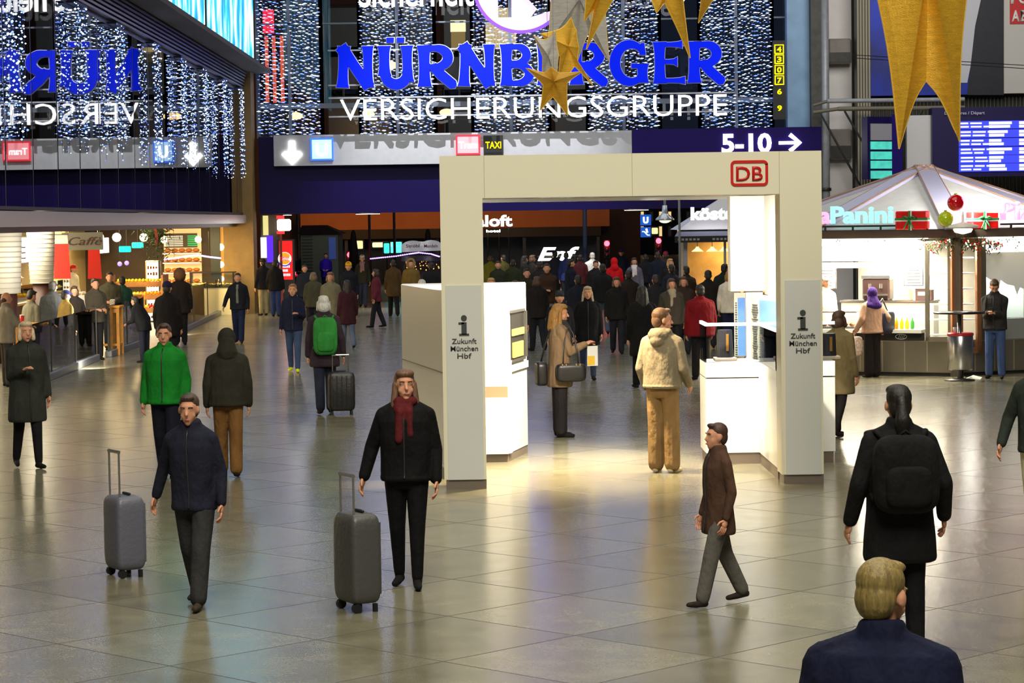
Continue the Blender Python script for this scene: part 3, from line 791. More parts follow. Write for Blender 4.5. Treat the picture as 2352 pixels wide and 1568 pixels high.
# exhibits in the showcase
def tower(label, x, y, z, h):
    t = thing('station_model', label, 'model', (x, y, z))
    MB().box((0, 0, .02), (.26, .22, .04), bev=.008).build('base', mat('model base', srgb(190, 170, 150), .5), t)
    MB().cyl((0, 0, .04), (0, 0, h), .095, .085, 20).build('body', mat('model dark body', srgb(34, 32, 38), .35), t)
    MB().box((.02, -.09, h * .6), (.03, .02, h * .55)).build('gold_strip', mat('model gold', srgb(170, 120, 50), .35, .6), t)
tower('dark cylindrical model inside the glass showcase beside the beige-hooded man', XG(1666, YS + .35), YS + .35, ztr, .36)
tower('dark model in the showcase end seen right of the right gate pillar', XG(1903, YS + .35), YS + .35, ztr, .30)
# lit column, upper panels and info boards behind the showcase
YB = 28.55
bp_ = thing('gate_back_post', 'bright white post and panels between showcase and gate roof', 'panel', (0, YB, 0))
zl = Z_(668, YB, 1715)
MB().span((XG(1712, YB, 700), 0, 0), (XG(1752, YB, 700), .2, zl)).build('post', WHITE, bp_)
MB().span((XG(1677, YB, 560), -.04, zl), (XG(1755, YB, 560), .3, gz0 + .01)).build('upper_panel', WHITE, bp_)
MB().span((XG(1755, YB, 560) - .0, YG + .44 - YB, zl - .04), (XG(1755, YB, 560) + .1, 0, gz0 + .01)).build('side_upper_panel', WHITE, bp_)
BLUEI = mat('blue info print', srgb(86, 124, 190), .25, vary=.35, vscale=2.2)
def board2(label, x, y, w, rz):
    t = thing('info_board', label, 'board', (x, y, ztr), rz)
    z0, z1 = .25, zl - .02 - ztr
    MB().span((-w / 2, 0, 0), (w / 2, .02, z1)).build('frame', mat('board frame grey', srgb(150, 150, 140), .4), t)
    MB().span((-w / 2 + w * .32, -.01, z0 - .25), (w / 2 - .01, 0, z1 - .06)).build('blue_picture', BLUEI, t)
    b = MB()
    for i in range(26): b.box((-w / 2 + w * .16, -.005, z1 - .12 - i * .028), (w * .2 * random.uniform(.5, 1), .01, .012))
    b.build('text_column', INK, t)
board2('slim blue info board behind the showcase, left of the bright post', (XG(1699, YB, 700)), YB - .02, .14, 0)
board2('blue info board between the bright post and the right gate pillar', XG(1765, 27.2, 700) , 27.5, .95, R_(-75))

# ================================================================== pizza kiosk
KC = ground(2195, 864)
L_ = 2.5
LF = 3.0          # x of the corner in the front-left face's own frame
KV = [Vector((0, 0, 0))]
for k in range(7):
    a = R_(21.5 + 45 * k); KV.append(KV[-1] + Vector((math.cos(a), math.sin(a), 0)) * L_)
KCEN = sum(KV, Vector()) / 8
ks = thing('snack_kiosk', 'brightly lit eight-sided pizza and panini kiosk with pale tent roof', 'kiosk', KC)
KST = mat('kiosk steel', srgb(150, 142, 128), .3, .75, vary=.1, vscale=2)
KWARM = mat('kiosk copper frame', srgb(176, 122, 84), .35, .5)
FASC = mat('dark brown fascia', srgb(54, 42, 34), .5)
ZE = 2.42
def edge_frame(i):
    a, b = KV[i], KV[(i + 1) % 8]; d = (b - a).normalized(); n = Vector((d.y, -d.x, 0))
    return Matrix(((d.x, -n.x, 0, a.x), (d.y, -n.y, 0, a.y), (0, 0, 1, 0), (0, 0, 0, 1)))   # x along edge, y inwards, z up
EF = edge_frame(7) @ Matrix.Translation((L_ - LF, 0, 0))      # front-left face: x from far left (0) to corner (LF)
ER = edge_frame(0)      # front-right face: x from corner (0) to the right
# floor plate, base walls, fascia ring, roof
def shrink(k): return [((v - KCEN) * k + KCEN) for v in KV]
def ring(k0, z0, z1): return MB().prism([(p.x, p.y) for p in shrink(k0)], z0, z1)
bw = MB()
for i in range(8):
    M = edge_frame(i); q = MB().span((0, 0, .06), (L_, .06, .62)); q.xf(M); bw.add(q.v, q.f)
bw.build('base_wall', KST, ks)
MB().prism([(p.x, p.y) for p in shrink(.985)], 0, .06).build('foot', DSTEEL, ks)
sm = MB()
for M, xo in ((EF, .5), (ER, 0)):
    q = MB()
    for i in range(1, 6): q.span((xo + i * .4 - .01, -.006, .08), (xo + i * .4 + .01, .0, .62))
    q.span((xo, -.008, .60), (xo + L_, 0, .63)); q.xf(M); sm.add(q.v, q.f)
sm.build('panel_joints', mat('kiosk joint', srgb(196, 186, 160), .3, .7), ks)
fr = MB()
for i in range(8):
    q = MB().span((-.12, -.22, ZE), (L_ + .12, .02, ZE + .14)); q.xf(edge_frame(i)); fr.add(q.v, q.f)
fr.build('fascia', FASC, ks)
AP = KCEN + Vector((0, 0, 3.70))
ROOF = mat('grey tent roof', srgb(206, 206, 206), .45, vary=.06)
ROOFL = mat('lilac roof rim', srgb(186, 184, 214), .35, .15)
eav = [((v - KCEN) * 1.04 + KCEN) + Vector((0, 0, ZE + .15)) for v in KV]
rf = MB(); rf.add([tuple(p) for p in eav] + [tuple(AP)], [(i, (i + 1) % 8, 8) for i in range(8)] + [tuple(range(7, -1, -1))])
rf.build('roof', ROOF, ks)
for i in range(8):
    a = eav[i]; d = (AP - a); n = Vector((0, 0, 1)).cross(d).normalized()
    up = d.cross(n).normalized() * -1
    up = up if up.z > 0 else -up
    s = MB(); w0, w1 = .20, .17
    A0, A1 = a + up * .03, AP + up * .03
    vs = [A0 - n * w0, A0 + n * w0, A1 + n * w1, A1 - n * w1]
    s.add([tuple(p - up * .05) for p in vs] + [tuple(p + up * .03) for p in vs], [(3, 2, 1, 0), (4, 5, 6, 7), (0, 1, 5, 4), (1, 2, 6, 5), (2, 3, 7, 6), (3, 0, 4, 7)])
    s.build('roof_rib', ROOFL, ks)
    b = MB()
    for sg_ in (-1, 1): b.tube([tuple(A0 + n * w0 * sg_ + up * .02), tuple(A1 + n * w1 * sg_ + up * .02)], .016, 6)
    b.build('rib_edge', mat('brown rib edge', srgb(150, 116, 96), .4), ks)
# counter and serving hatch on the front-left face
KIN = lamp_mat('kiosk menu light box', (1.0, .96, .86), 3.2, True)
def kb(nm, M, a, b, m): return MB().span(a, b).xf(M).build(nm, m, ks)
kb('counter', EF, (.52, -.22, .76), (LF - .55, .35, .82), mat('pale counter top', srgb(226, 222, 208), .3))
kb('counter_front', EF, (.52, -.04, .62), (LF - .55, .04, .76), mat('chalk board black', srgb(28, 26, 26), .6))
kb('menu_light_box', EF, (.52, .02, 2.02), (LF - .50, .12, ZE), KIN)
kb('light_box', ER, (.55, .02, 2.15), (L_, .12, ZE), KIN)
kb('product_strip', EF, (.55, -.05, 1.90), (LF - .5, .02, 2.0), mat('product strip', srgb(226, 214, 200), .4))
for x in (LF - 1.5, LF - .95):
    ch = MB(); ch.tube([(x + .1 * math.cos(2 * PI * i / 16), -.05, .69 + .045 * math.sin(2 * PI * i / 16)) for i in range(17)], .006, 5)
    for j in range(4): ch.tube([(x - .05 + .03 * j, -.05, .66), (x - .02 + .03 * j, -.05, .73)], .005, 4)
    ch.xf(EF).build('chalk_drawing', mat('chalk', (.75, .75, .72), .8), ks)
# posts
for i in range(8):
    p = MB().box((KV[i].x, KV[i].y, ZE / 2), (.16, .16, ZE), rz=R_(21.5 + 45 * i - 22.5)); p.build('post', KST, ks)
# corner glass cabinet with copper frames
def frame_rect(M, x0, x1, z0, z1, w, y=0.0):
    return MB().span((x0, y - .03, z0), (x0 + w, y + .03, z1)).span((x1 - w, y - .03, z0), (x1, y + .03, z1)).span((x0, y - .03, z0), (x1, y + .03, z0 + w)).span((x0, y - .03, z1 - w), (x1, y + .03, z1)).xf(M)
frame_rect(EF, LF - .52, LF - .05, .62, 2.4, .07, -.03).build('corner_frame', KST, ks)
cf = frame_rect(ER, .0, .48, .40, 2.40, .09, -.06)
q = frame_rect(ER, -.12, .1, .40, 2.40, .07, -.06); cf.add(q.v, q.f)
cf.build('copper_frame', KWARM, ks)
for i in range(6):
    MB().span((LF - .50, .06, .70 + i * .27), (LF - .1, .36, .72 + i * .27)).xf(EF).build('shelf_board', mat('glass shelf', srgb(226, 232, 226), .2), ks)
    MB().span((.05, .06, .70 + i * .27), (.42, .36, .72 + i * .27)).xf(ER).build('shelf_board', mat('glass shelf', srgb(226, 232, 226), .2), ks)
# back core
MB().prism([(p.x, p.y) for p in shrink(.38)], .06, 2.42).build('inner_core', mat('kiosk inner wall', srgb(214, 206, 186), .5, vary=.15, vscale=2), ks)
MB().prism([(p.x, p.y) for p in shrink(.97)], 2.36, 2.41).build('inner_ceiling', mat('kiosk inner ceiling', srgb(220, 214, 200), .5), ks)
# glass of the front-right face with painted snow drifts
kb('glass_front', ER, (.60, -.01, .98), (L_, .01, 2.15), glass_mat('kiosk glass', (.82, .86, .85), .02, 1.4))
kb('glass_sill_panel', ER, (.5, -.02, .62), (L_, .05, .98), mat('grey sill panel', srgb(150, 152, 150), .4, .3))
kb('window_mullion', ER, (.5, -.05, .62), (.6, .05, 2.4), KST)
kb('window_bar', ER, (1.42, -.04, .98), (1.47, .03, 2.15), KST)
kb('inner_blind', ER, (.6, .25, .98), (L_, .28, 2.2), mat('grey blind', srgb(176, 180, 176), .5))
sd = MB()
pts = [(.62, 2.14), (.62, 1.72), (.8, 1.62), (.86, 1.42), (.92, 1.66), (1.05, 1.58), (1.2, 1.55), (1.26, 1.40), (1.32, 1.52), (1.5, 1.45), (1.62, 1.28), (1.7, 1.4), (1.9, 1.36), (2.0, 1.2), (2.1, 1.34), (2.3, 1.3), (2.45, 1.36), (2.45, 2.14)]
q = MB().prism(pts, .012, .018, Matrix.Rotation(PI / 2, 4, 'X')).xf(ER); sd.add(q.v, q.f)
for cx, cz in ((.78, 1.2), (1.72, 1.12), (2.1, 1.08)):
    q = MB()
    for k in range(6): q.ribbon([(cx, cz), (cx + .09 * math.cos(k * PI / 3 + .3), cz + .09 * math.sin(k * PI / 3 + .3))], [.025, .02], -.018, -.012)
    q.xf(ER); sd.add(q.v, q.f)
sd.build('snow_drawing', mat('white window paint', (.86, .86, .84), .7), ks)
# lettering on the eaves
MINT = lamp_mat('mint white letters', (.30, 1.0, .92), 1.5)
PINK = lamp_mat('pink white letters', (1.0, .36, .56), 1.5)
zt_ = ZE + .16
text('Panini', 'sign_letters', MINT, ks, EF @ Vector((LF - 1.62, -.14, zt_ + .12)), .30, 1.12, .06, bold=.03, rot=EF.to_3x3().to_4x4())
text('Pizza', 'sign_letters', PINK, ks, EF @ Vector((LF - 2.62, -.14, zt_ + .12)), .30, .86, .06, bold=.03, rot=EF.to_3x3().to_4x4())
text('Pizza', 'sign_letters', PINK, ks, ER @ Vector((1.42, -.14, zt_ + .14)), .34, 1.15, .06, bold=.03, rot=ER.to_3x3().to_4x4())
rr = MB()
for M, x0, x1 in ((EF, .5, LF - 1.0), (ER, .85, 2.4)):
    q = MB().span((x0, -.15, zt_ + .04), (x1, -.11, zt_ + .075)).xf(M); rr.add(q.v, q.f)
    for x in np.arange(x0 + .2, x1, .5):
        q = MB().span((x, -.14, zt_ - .03), (x + .03, -.11, zt_ + .06)).xf(M); rr.add(q.v, q.f)
rr.build('letter_rail', DSTEEL, ks)
kl = area_light('kiosk_lamp_and_fill', tuple(KC + EF @ Vector((1.4, .9, 2.3))), tuple(KC + EF @ Vector((1.4, .7, 0))), 2.2, 420, (1, .93, .78), 1.0)
kl2 = area_light('kiosk_lamp_and_fill', tuple(KC + ER @ Vector((1.4, .15, 2.1))), tuple(KC + ER @ Vector((1.4, .25, 0))), 2.3, 420, (1, .97, .9), .2)
kl3 = area_light('kiosk_lamp_and_fill', tuple(KC + EF @ Vector((1.5, -.35, 2.38))), tuple(KC + EF @ Vector((1.5, -.9, 0))), 2.6, 240, (1, .88, .66), .25)
roof_fill = area_light('kiosk_lamp_and_fill', tuple(KC + ER @ Vector((1.2, -.15, 3.6))), tuple(KC + ER @ Vector((1.2, 1.3, 3.0))), .5, 60, (1, .97, .9))  # fill light added to whiten the right roof facet, not a kiosk fixture
kl4 = area_light('kiosk_lamp_and_fill', tuple(KC + Vector((.1, -.32, 2.95))), tuple(KC + Vector((.25, 1.3, 3.1))), .3, 160, (1, .97, .88))
# eave light garland on the kiosk: each garland is countless tiny lamps and leaves
def garland(label, M, x0, x1, z, seed, green):
    r = random.Random(seed)
    t = thing('light_garland' if not green else 'fir_garland', label, 'garland', KC)
    a, b, c = MB(), MB(), MB()
    n = int((x1 - x0) * (70 if not green else 190))
    for i in range(n):
        x = x0 + (x1 - x0) * r.random(); y = -.26 + r.uniform(-.05, .05); zz = z - abs(r.gauss(0, .055 if not green else .085)) - (.05 * math.sin((x - x0) * 7) ** 2)
        if green:
            d = Vector((r.gauss(0, 1), r.gauss(0, 1), r.gauss(0, 1))).normalized() * .09
            c.cyl((x, y, zz), (x + d.x, y + d.y, zz + d.z), .012, .002, 4)
            if r.random() < .16: b.ball((x, y - .05, zz), .02, 6, 4)
            if r.random() < .10: a.ball((x, y - .05, zz), .013, 5, 3)
        else:
            (a if r.random() < .6 else b).ball((x, y, zz), r.uniform(.010, .022), 5, 3)
            if r.random() < .35: c.ball((x, y + .03, zz), (.03, .02, .015), 5, 3)
    for mb, m, nm in ((a, lamp_mat('warm fairy light', (1, .82, .45), 7.0), 'fairy_lights'), (b, mat('red bauble', srgb(190, 16, 12), .25) if green else lamp_mat('white fairy light', (1, .95, .8), 6.0), 'berries' if green else 'white_fairy_lights'), (c, mat('fir green', srgb(34, 58, 26), .7), 'fir_twigs')):
        if mb.v:
            q = mb.xf(M).build(nm, m, t); q['kind'] = 'stuff'
garland('string of warm fairy lights under the left kiosk eave', EF, .5, LF - .5, ZE - .01, 1, False)
garland('string of warm fairy lights under the right kiosk eave', ER, .55, L_, ZE - .01, 2, False)
garland('green fir garland with red berries around the kiosk corner, left end', EF, LF - .55, LF + .05, ZE - .02, 3, True)
garland('green fir garland with red berries right of the kiosk corner post', ER, -.05, .75, ZE - .02, 4, True)
# Christmas decoration on the eave corner
RW = mat('shiny red wrap', srgb(206, 20, 20), .3, vary=.25, vscale=4); GW = mat('green ribbon', srgb(30, 120, 60), .4); WW = mat('white ribbon', (.75, .72, .68), .5)
def gift(label, M, x, w, h):
    p = KC + M @ Vector((x, -.12, ZE + .14)); ang = math.atan2(M[1][0], M[0][0])
    t = thing('gift_box', label, 'gift', p, ang)
    MB().box((0, 0, h / 2), (w, .22, h), bev=.02).build('box', RW, t)
    MB().box((0, 0, h * .58), (w + .01, .23, .035)).box((-w * .05, 0, h / 2), (.035, .23, h + .01)).build('green_ribbon', GW, t)
    MB().box((0, 0, h * .58 - .03), (w + .012, .232, .022)).box((-w * .05 + .03, 0, h / 2), (.022, .232, h + .012)).build('white_ribbon', WW, t)
    b = MB()
    for s in (-1, 1):
        b.tube([(-w * .05, -.12, h * .58), (-w * .05 + s * .06, -.16, h * .72), (-w * .05 + s * .13, -.15, h * .64), (-w * .05, -.12, h * .57)], .016, 6)
        b.tube([(-w * .05, -.13, h * .56), (-w * .05 + s * .05, -.16, h * .3), (-w * .05 + s * .09, -.16, h * .05)], .013, 6)
    b.build('bow', GW, t, True)
gift('red gift with green and white ribbon beside the last letter of Panini', EF, LF - .72, .56, .33)
gift('red gift with green and white ribbon beside the right-hand Pizza lettering', ER, .48, .54, .30)
def bauble(label, px, py, r, m):
    c = at_y(px, py, KC.y - .25)
    t = thing('bauble', label, 'bauble', c)
    MB().ball((0, 0, 0), r, 24, 16).build('ball', m, t, True)
    MB().cyl((0, 0, r * .95), (0, 0, r * 1.15), r * .2, n=10).build('cap', mat('gold cap', srgb(190, 160, 80), .3, .8), t, True)
bauble('big shiny red bauble above the kiosk corner', 2195, 466, .145, mat('red glass bauble', srgb(200, 12, 24), .08, coat=.5))
bauble('shiny yellow-green bauble left of the kiosk corner lamp', 2172, 503, .135, mat('lime glass bauble', srgb(176, 196, 10), .08, coat=.5))
lp = thing('corner_lamp', 'white dish lamp on the kiosk corner under the red bauble', 'lamp', KC + Vector((.08, -.3, ZE + .15)))
MB().lathe([(.02, .30), (.03, .12), (.10, .10), (.26, .06), (.28, .02), (.10, 0)], n=24).build('dish', mat('white enamel', (.8, .8, .76), .3), lp, True)
MB().lathe([(.02, -.09), (.14, -.06), (.17, -.01), (.16, .0)], n=20).build('bulb_glass', lamp_mat('warm bulb', (1, .86, .55), 3.0, True), lp, True)
# goods in the kiosk
def goods(name, label, cat, M, x, y, z, builder, group=None):
    p = KC + M @ Vector((x, y, z)); t = thing(name, label, cat, p, math.atan2(M[1][0], M[0][0]), group); builder(t); return t
def bottle_b(col):
    def f(t):
        MB().lathe([(.030, 0), (.032, .01), (.032, .12), (.012, .165), (.012, .2)], n=14).build('bottle_body', mat('drink ' + str(col), srgb(*col), .15, coat=.4), t, True)
        MB().cyl((0, 0, .2), (0, 0, .22), .014, n=10).build('cap', WHITE, t)
    return f
names = [('red', (196, 26, 20)), ('red', (190, 40, 20)), ('red', (206, 30, 24)), ('orange', (236, 140, 10)), ('orange', (240, 150, 20)), ('yellow', (244, 206, 20)), ('yellow', (240, 210, 40)), ('green', (60, 160, 60))]
ordn = ['first', 'second', 'third', 'fourth', 'fifth', 'sixth', 'seventh', 'eighth']
for i, (nm, c) in enumerate(names):
    goods('drink_bottle', nm + ' drink bottle on the kiosk counter, ' + ordn[i] + ' from the purple-scarfed customer', 'bottle', EF, LF - 1.42 + i * .095, -.02, .82, bottle_b(c), 'drink bottles on the kiosk counter')
def coffee(t):
    MB().box((0, 0, .2), (.5, .35, .40), bev=.03).build('housing', mat('coffee machine dark', srgb(66, 48, 44), .3, .3), t)
    MB().box((0, -.16, .42), (.52, .05, .06)).build('top_rail', STEEL, t); MB().box((0, -.19, .1), (.44, .1, .03)).build('drip_tray', STEEL, t)
    MB().cyl((-.1, -.2, .22), (-.1, -.2, .3), .03).cyl((.1, -.2, .22), (.1, -.2, .3), .03).build('spouts', STEEL, t)
cnt = goods('back_counter', 'pale back counter inside the pizza kiosk', 'counter', EF, 1.55, 1.15, .06, lambda t: (MB().box((0, 0, .6), (1.7, .4, 1.2), bev=.01).build('carcass', mat('back counter', srgb(220, 214, 196), .4), t), MB().box((0, 0, 1.215), (1.74, .44, .03)).build('worktop', STEEL, t)))
goods('coffee_machine', 'dark rounded coffee machine on the back counter in the kiosk', 'coffee machine', EF, 1.35, 1.1, 1.29, coffee)
def carton(col):
    return lambda t: (MB().box((0, 0, .11), (.3, .2, .22), bev=.01).build('carton', mat('carton ' + str(col), srgb(*col), .6), t), MB().box((0, -.101, .12), (.2, .004, .07)).build('carton_label', WW, t))
goods('carton', 'beige carton beside the coffee machine in the kiosk', 'carton', EF, 1.82, 1.1, 1.29, carton((220, 206, 160)))
goods('carton', 'dark brown carton right of the beige carton in the kiosk', 'carton', EF, 2.2, 1.1, 1.29, carton((92, 66, 58)))
def pastry_case(t):
    MB().box((0, 0, .02), (1.0, .36, .04)).box((0, 0, .3), (1.0, .36, .02)).build('trays', STEEL, t)
    MB().box((0, -.17, .16), (1.0, .008, .28)).build('glass', SG, t)
pc = goods('pastry_case', 'low glass pastry case on the kiosk counter near the purple-scarfed customer', 'case', EF, .75, .12, .82, pastry_case)
for i in range(7):
    goods('sandwich', 'golden filled roll in the kiosk pastry case, ' + ordn[i] + ' from its left end', 'sandwich', EF, .36 + i * .13, .08, .865,
          lambda t: (MB().ball((0, 0, .03), (.055, .07, .032), 12, 8).build('bread', mat('golden bread', srgb(226, 166, 84), .6, vary=.2), t, True), MB().ball((0, -.01, .03), (.057, .072, .012), 12, 6).build('filling', mat('red filling', srgb(180, 60, 40), .5), t, True)), 'rolls in the kiosk pastry case')
def menu(t):
    MB().box((0, 0, .2), (.36, .03, .40)).build('frame', STEEL, t)
    b = MB()
    for j in range(6): b.box((random.uniform(-.02, .02), -.018, .06 + j * .055), (.24, .004, .014))
    b.build('menu_lines', INK, t)
    MB().box((0, -.016, .2), (.33, .003, .37)).build('sheet', lamp_mat('menu sheet', (1, .97, .9), 1.3), t)
for i, (x, z) in enumerate(((.45, 1.5), (2.05, 1.55))):
    goods('menu_board', ['lit menu sheet at the left of the kiosk hatch', 'lit menu sheet right of the coffee machine in the kiosk'][i], 'menu', EF, x, .9, z, menu)

# table, bin and paper in front of the kiosk
tp = ground(2200, 872); tp.y -= .15; tz = Z_(720, tp.y, 2202)
st = thing('standing_table', 'round black-topped standing table at the kiosk corner', 'table', tp)
MB().lathe([(.0, 0), (.43, 0), (.44, .015), (.43, .035), (.0, .035)], (0, 0, tz), 32).build('table_top', mat('black laminate', srgb(24, 24, 28), .25), st, True)
MB().cyl((0, 0, .02), (0, 0, tz), .035, n=14).build('pedestal', STEEL, st, True)
MB().lathe([(.26, 0), (.26, .015), (.05, .04)], n=24).build('foot_plate', DSTEEL, st, True)
bn = ground(2197, 869)
wb = thing('waste_bin', 'stainless steel cylinder bin with red rim under the standing table', 'bin', (bn.x, bn.y - .35, 0))
MB().lathe([(.20, .17), (.215, .19), (.215, .76), (.20, .78)], n=32).build('drum', STEEL, wb, True)
MB().lathe([(.225, .76), (.225, .80), (.20, .81)], n=32).build('rim', mat('red rim', srgb(190, 30, 50), .3), wb, True)
MB().cyl((0, 0, 0), (0, 0, .18), .05).lathe([(.18, 0), (.18, .015), (.05, .03)], n=20).build('foot', DSTEEL, wb, True)
cp = thing('paper_cup', 'white paper cup left on the rim of the waste bin', 'cup', (bn.x - .09, bn.y - .35, .81))
MB().lathe([(.028, 0), (.038, .09)], n=14).build('cup', WHITE_P, cp, True)
q = ground(2222, 866)
nk = MB().add([(-.14, -.06, 0), (.1, -.1, .0), (.16, .02, .03), (.02, .1, .05), (-.12, .06, .01), (0, 0, .07)], [(0, 1, 5), (1, 2, 5), (2, 3, 5), (3, 4, 5), (4, 0, 5), (4, 3, 2, 1, 0)]).build('paper_napkin', WHITE_P, None, False, (q.x, q.y - .5, 0.001))
tag(nk, 'crumpled white paper on the floor beside the waste bin', 'paper')

# ================================================================== coffee kiosk near the exit
K2 = ground(1640, 752)
Y2 = 59.0
def K(px, py, Y=Y2): return at_y(px, py, Y)
k2 = thing('coffee_kiosk', 'kiosk with grey awning and white lit letters seen through the gate', 'kiosk', (K(1640, 700).x, Y2, 0))
ox = k2.location.x
xl, xr = K(1570, 600).x - ox, 2.6
za0, za1 = K(1600, 556).z, K(1600, 532).z
MB().span((xl, 0, 0), (xr, 2.6, .95)).build('counter_wall', mat('kiosk cream wall', srgb(186, 150, 90), .5, vary=.2), k2)
MB().span((xl + .1, 1.3, .95), (xr, 1.4, za1)).build('back_wall', mat('kiosk back wall', srgb(206, 160, 88), .5, vary=.4, vscale=1.5), k2)
MB().span((xl, 0, .95), (xl + .1, .1, za1)).span((xl + 1.0, 0, .95), (xl + 1.06, .08, za1)).span((xl, 1.3, .95), (xl + .1, 1.4, za1)).build('posts', GSTEEL, k2)
aw = MB(); M = Matrix.Identity(4)
aw.add([(xl - .25, -.5, za0 + .16), (xr, -.5, za0 + .16), (xr, .1, za1 + .05), (xl - .1, .1, za1 + .05), (xl - .25, -.5, za0 + .13), (xr, -.5, za0 + .13), (xr, .1, za1), (xl - .1, .1, za1)], [(0, 1, 2, 3), (7, 6, 5, 4), (0, 4, 5, 1), (2, 6, 7, 3), (3, 7, 4, 0), (1, 5, 6, 2)])
aw.build('awning', mat('grey blue awning', srgb(122, 122, 140), .7), k2)
MB().span((xl - .25, -.52, za0), (xr, -.5, za0 + .15)).build('awning_valance', mat('black valance', srgb(26, 26, 30), .7), k2)
tx = MB()
for i in range(22):
    if 5 < i < 9: continue
    tx.box((xl - .15 + i * .095, -.525, za0 + .075), (.06, .01, .05))
tx.build('valance_print', mat('pale print', srgb(150, 150, 150), .7), k2)
zr0 = za1 + .05; 
MB().add([(xl - .12, -.1, zr0), (xr, -.1, zr0), (xr, 2.7, zr0), (xl - .12, 2.7, zr0), (xl + 1.0, 1.3, zr0 + .75), (xr - .6, 1.3, zr0 + .75)],
         [(0, 1, 5, 4), (1, 2, 5), (2, 3, 4, 5), (3, 0, 4), (3, 2, 1, 0)]).build('roof', mat('pale roof', srgb(200, 196, 196), .4), k2)
text('köste', 'sign_letters', lamp_mat('cold white letters', (.93, .9, 1.0), 4.0), k2, (K(1634, 508).x - ox, -.3, K(1634, 503).z), .30, K(1682, 508).x - K(1583, 508).x, .08, bold=.04)
area_light('kiosk_lamp_and_fill', (ox + 1.0, Y2 + .6, za0 + .1), (ox + 1.0, Y2 + .7, 0), 1.6, 60, (1, .78, .42), .8)
for i, px in enumerate((1606, 1640, 1668)):
    c = K(px, 578)
    w = thing('pendant_light', ['pendant lamp at the left of the coffee kiosk hatch', 'pendant lamp in the middle of the coffee kiosk hatch', 'pendant lamp beside the gate edge in the coffee kiosk'][i], 'lamp', (c.x, Y2 + .5, c.z))
    MB().lathe([(.03, .12), (.05, .08), (.15, .0)], n=18).build('shade', lamp_mat('amber lamp shade', (1.0, .72, .25), 2.6, True), w, True)
    MB().cyl((0, 0, .12), (0, 0, za1 - c.z), .008, n=6).build('cord', BLACK, w)
gl = K(1527, 500, 57.5)
t = thing('gooseneck_lamp', 'grey metal lamp on a curved arm left of the coffee kiosk', 'lamp', (gl.x, 57.5, 0))
zl_ = gl.z
MB().lathe([(.06, .30), (.07, .12), (.10, .08), (.22, -.02), (.23, -.06), (.18, -.05)], (0, 0, zl_), 24).build('shade', mat('zinc shade', srgb(200, 200, 204), .25, .6), t, True)
MB().ball((0, 0, zl_ - .07), (.13, .13, .06), 16, 8).build('globe', lamp_mat('soft lamp glass', (.8, .9, .7), 1.2), t, True)
MB().tube([(0, 0, zl_ + .28), (0, 0, zl_ + .45), (.06, 0, zl_ + .56), (.18, 0, zl_ + .60), (.30, 0, zl_ + .54), (.35, 0, zl_ + .4), (.35, 0, 0)], .03, 8).build('arm', GSTEEL, t, True)

# ================================================================== shops under the left facade
SHOPW = mat('shop wall cream', srgb(206, 186, 140), .6, vary=.12, vscale=1)
struct(MB().span((-13.2, 20, 0), (-13.0, 77, 3)).build('wall_shop', SHOPW))
struct(MB().span((-13.2, 76.6, 0), (-8.5, 76.9, 3)).build('wall_shop_end', mat('shop end wall brown', srgb(66, 50, 34), .6, vary=.3, vscale=1.5)))
for (y, p, c) in ((36, 800, (1, .90, .68)), (45, 800, (1, .90, .66)), (53, 760, (1, .88, .62)), (62, 700, (1, .78, .42)), (71, 800, (1, .72, .34))):
    area_light('shop_lamp_and_fill', (-10.6, y, 2.9), (-10.4, y, 0), 4.0, p, c, 5.0)
area_light('shop_lamp_and_fill', (-8.35, 48, 2.7), (-11, 51, 1.6), .4, 520, (1, .93, .78), 12)  # added fill strip, brightens the white columns from the hall side
area_light('shop_lamp_and_fill', (-8.35, 62, 2.7), (-11, 66, 1.2), .4, 420, (1, .84, .55), 12)  # second added fill strip, lifts the area around the fruit stand
def SX(px, X): return at_x(px, 600, X).y          # depth at which a pixel column meets the plane x = X
def lightbox(name, label, X, px0, px1, py0, py1, m, extra=None, cat='light box', thick=.08):
    y0, y1 = SX(px0, X), SX(px1, X)
    z0, z1 = at_x(px0, py1, X).z, at_x(px0, py0, X).z
    t = thing(name, label, cat, (X, (y0 + y1) / 2, z0))
    h = z1 - z0; L = y1 - y0
    MB().span((-thick, -L / 2, 0), (0, L / 2, h)).build('housing', STEEL, t)
    MB().span((0, -L / 2 + .03, .03), (.02, L / 2 - .03, h - .03)).build('lit_face', m, t)
    if extra: extra(t, L, h)
    return t
LBW = lamp_mat('white menu light box', (1.0, .95, .78), 2.6, True)
def menu_rows(t, L, h):
    b = MB()
    for j in range(3):
        for i in range(5): b.box((.03, -L * .4 + L * .2 * i, h * (.2 + .2 * j)), (.01, L * .13, h * .05))
    b.build('menu_print', mat('menu print', srgb(90, 70, 90), .6), t)
lightbox('menu_light_box', 'large white lit menu box with dark print in the left snack shop', -12.6, 2, 95, 545, 610, LBW, menu_rows)
lightbox('menu_light_box', 'white lit box behind the second red banner', -12.2, 215, 250, 545, 585, LBW, lambda t, L, h: MB().cyl((-.04, 0, h), (-.04, 0, 2.95 - t.location.z), .015, n=6).build('hanger', STEEL, t))
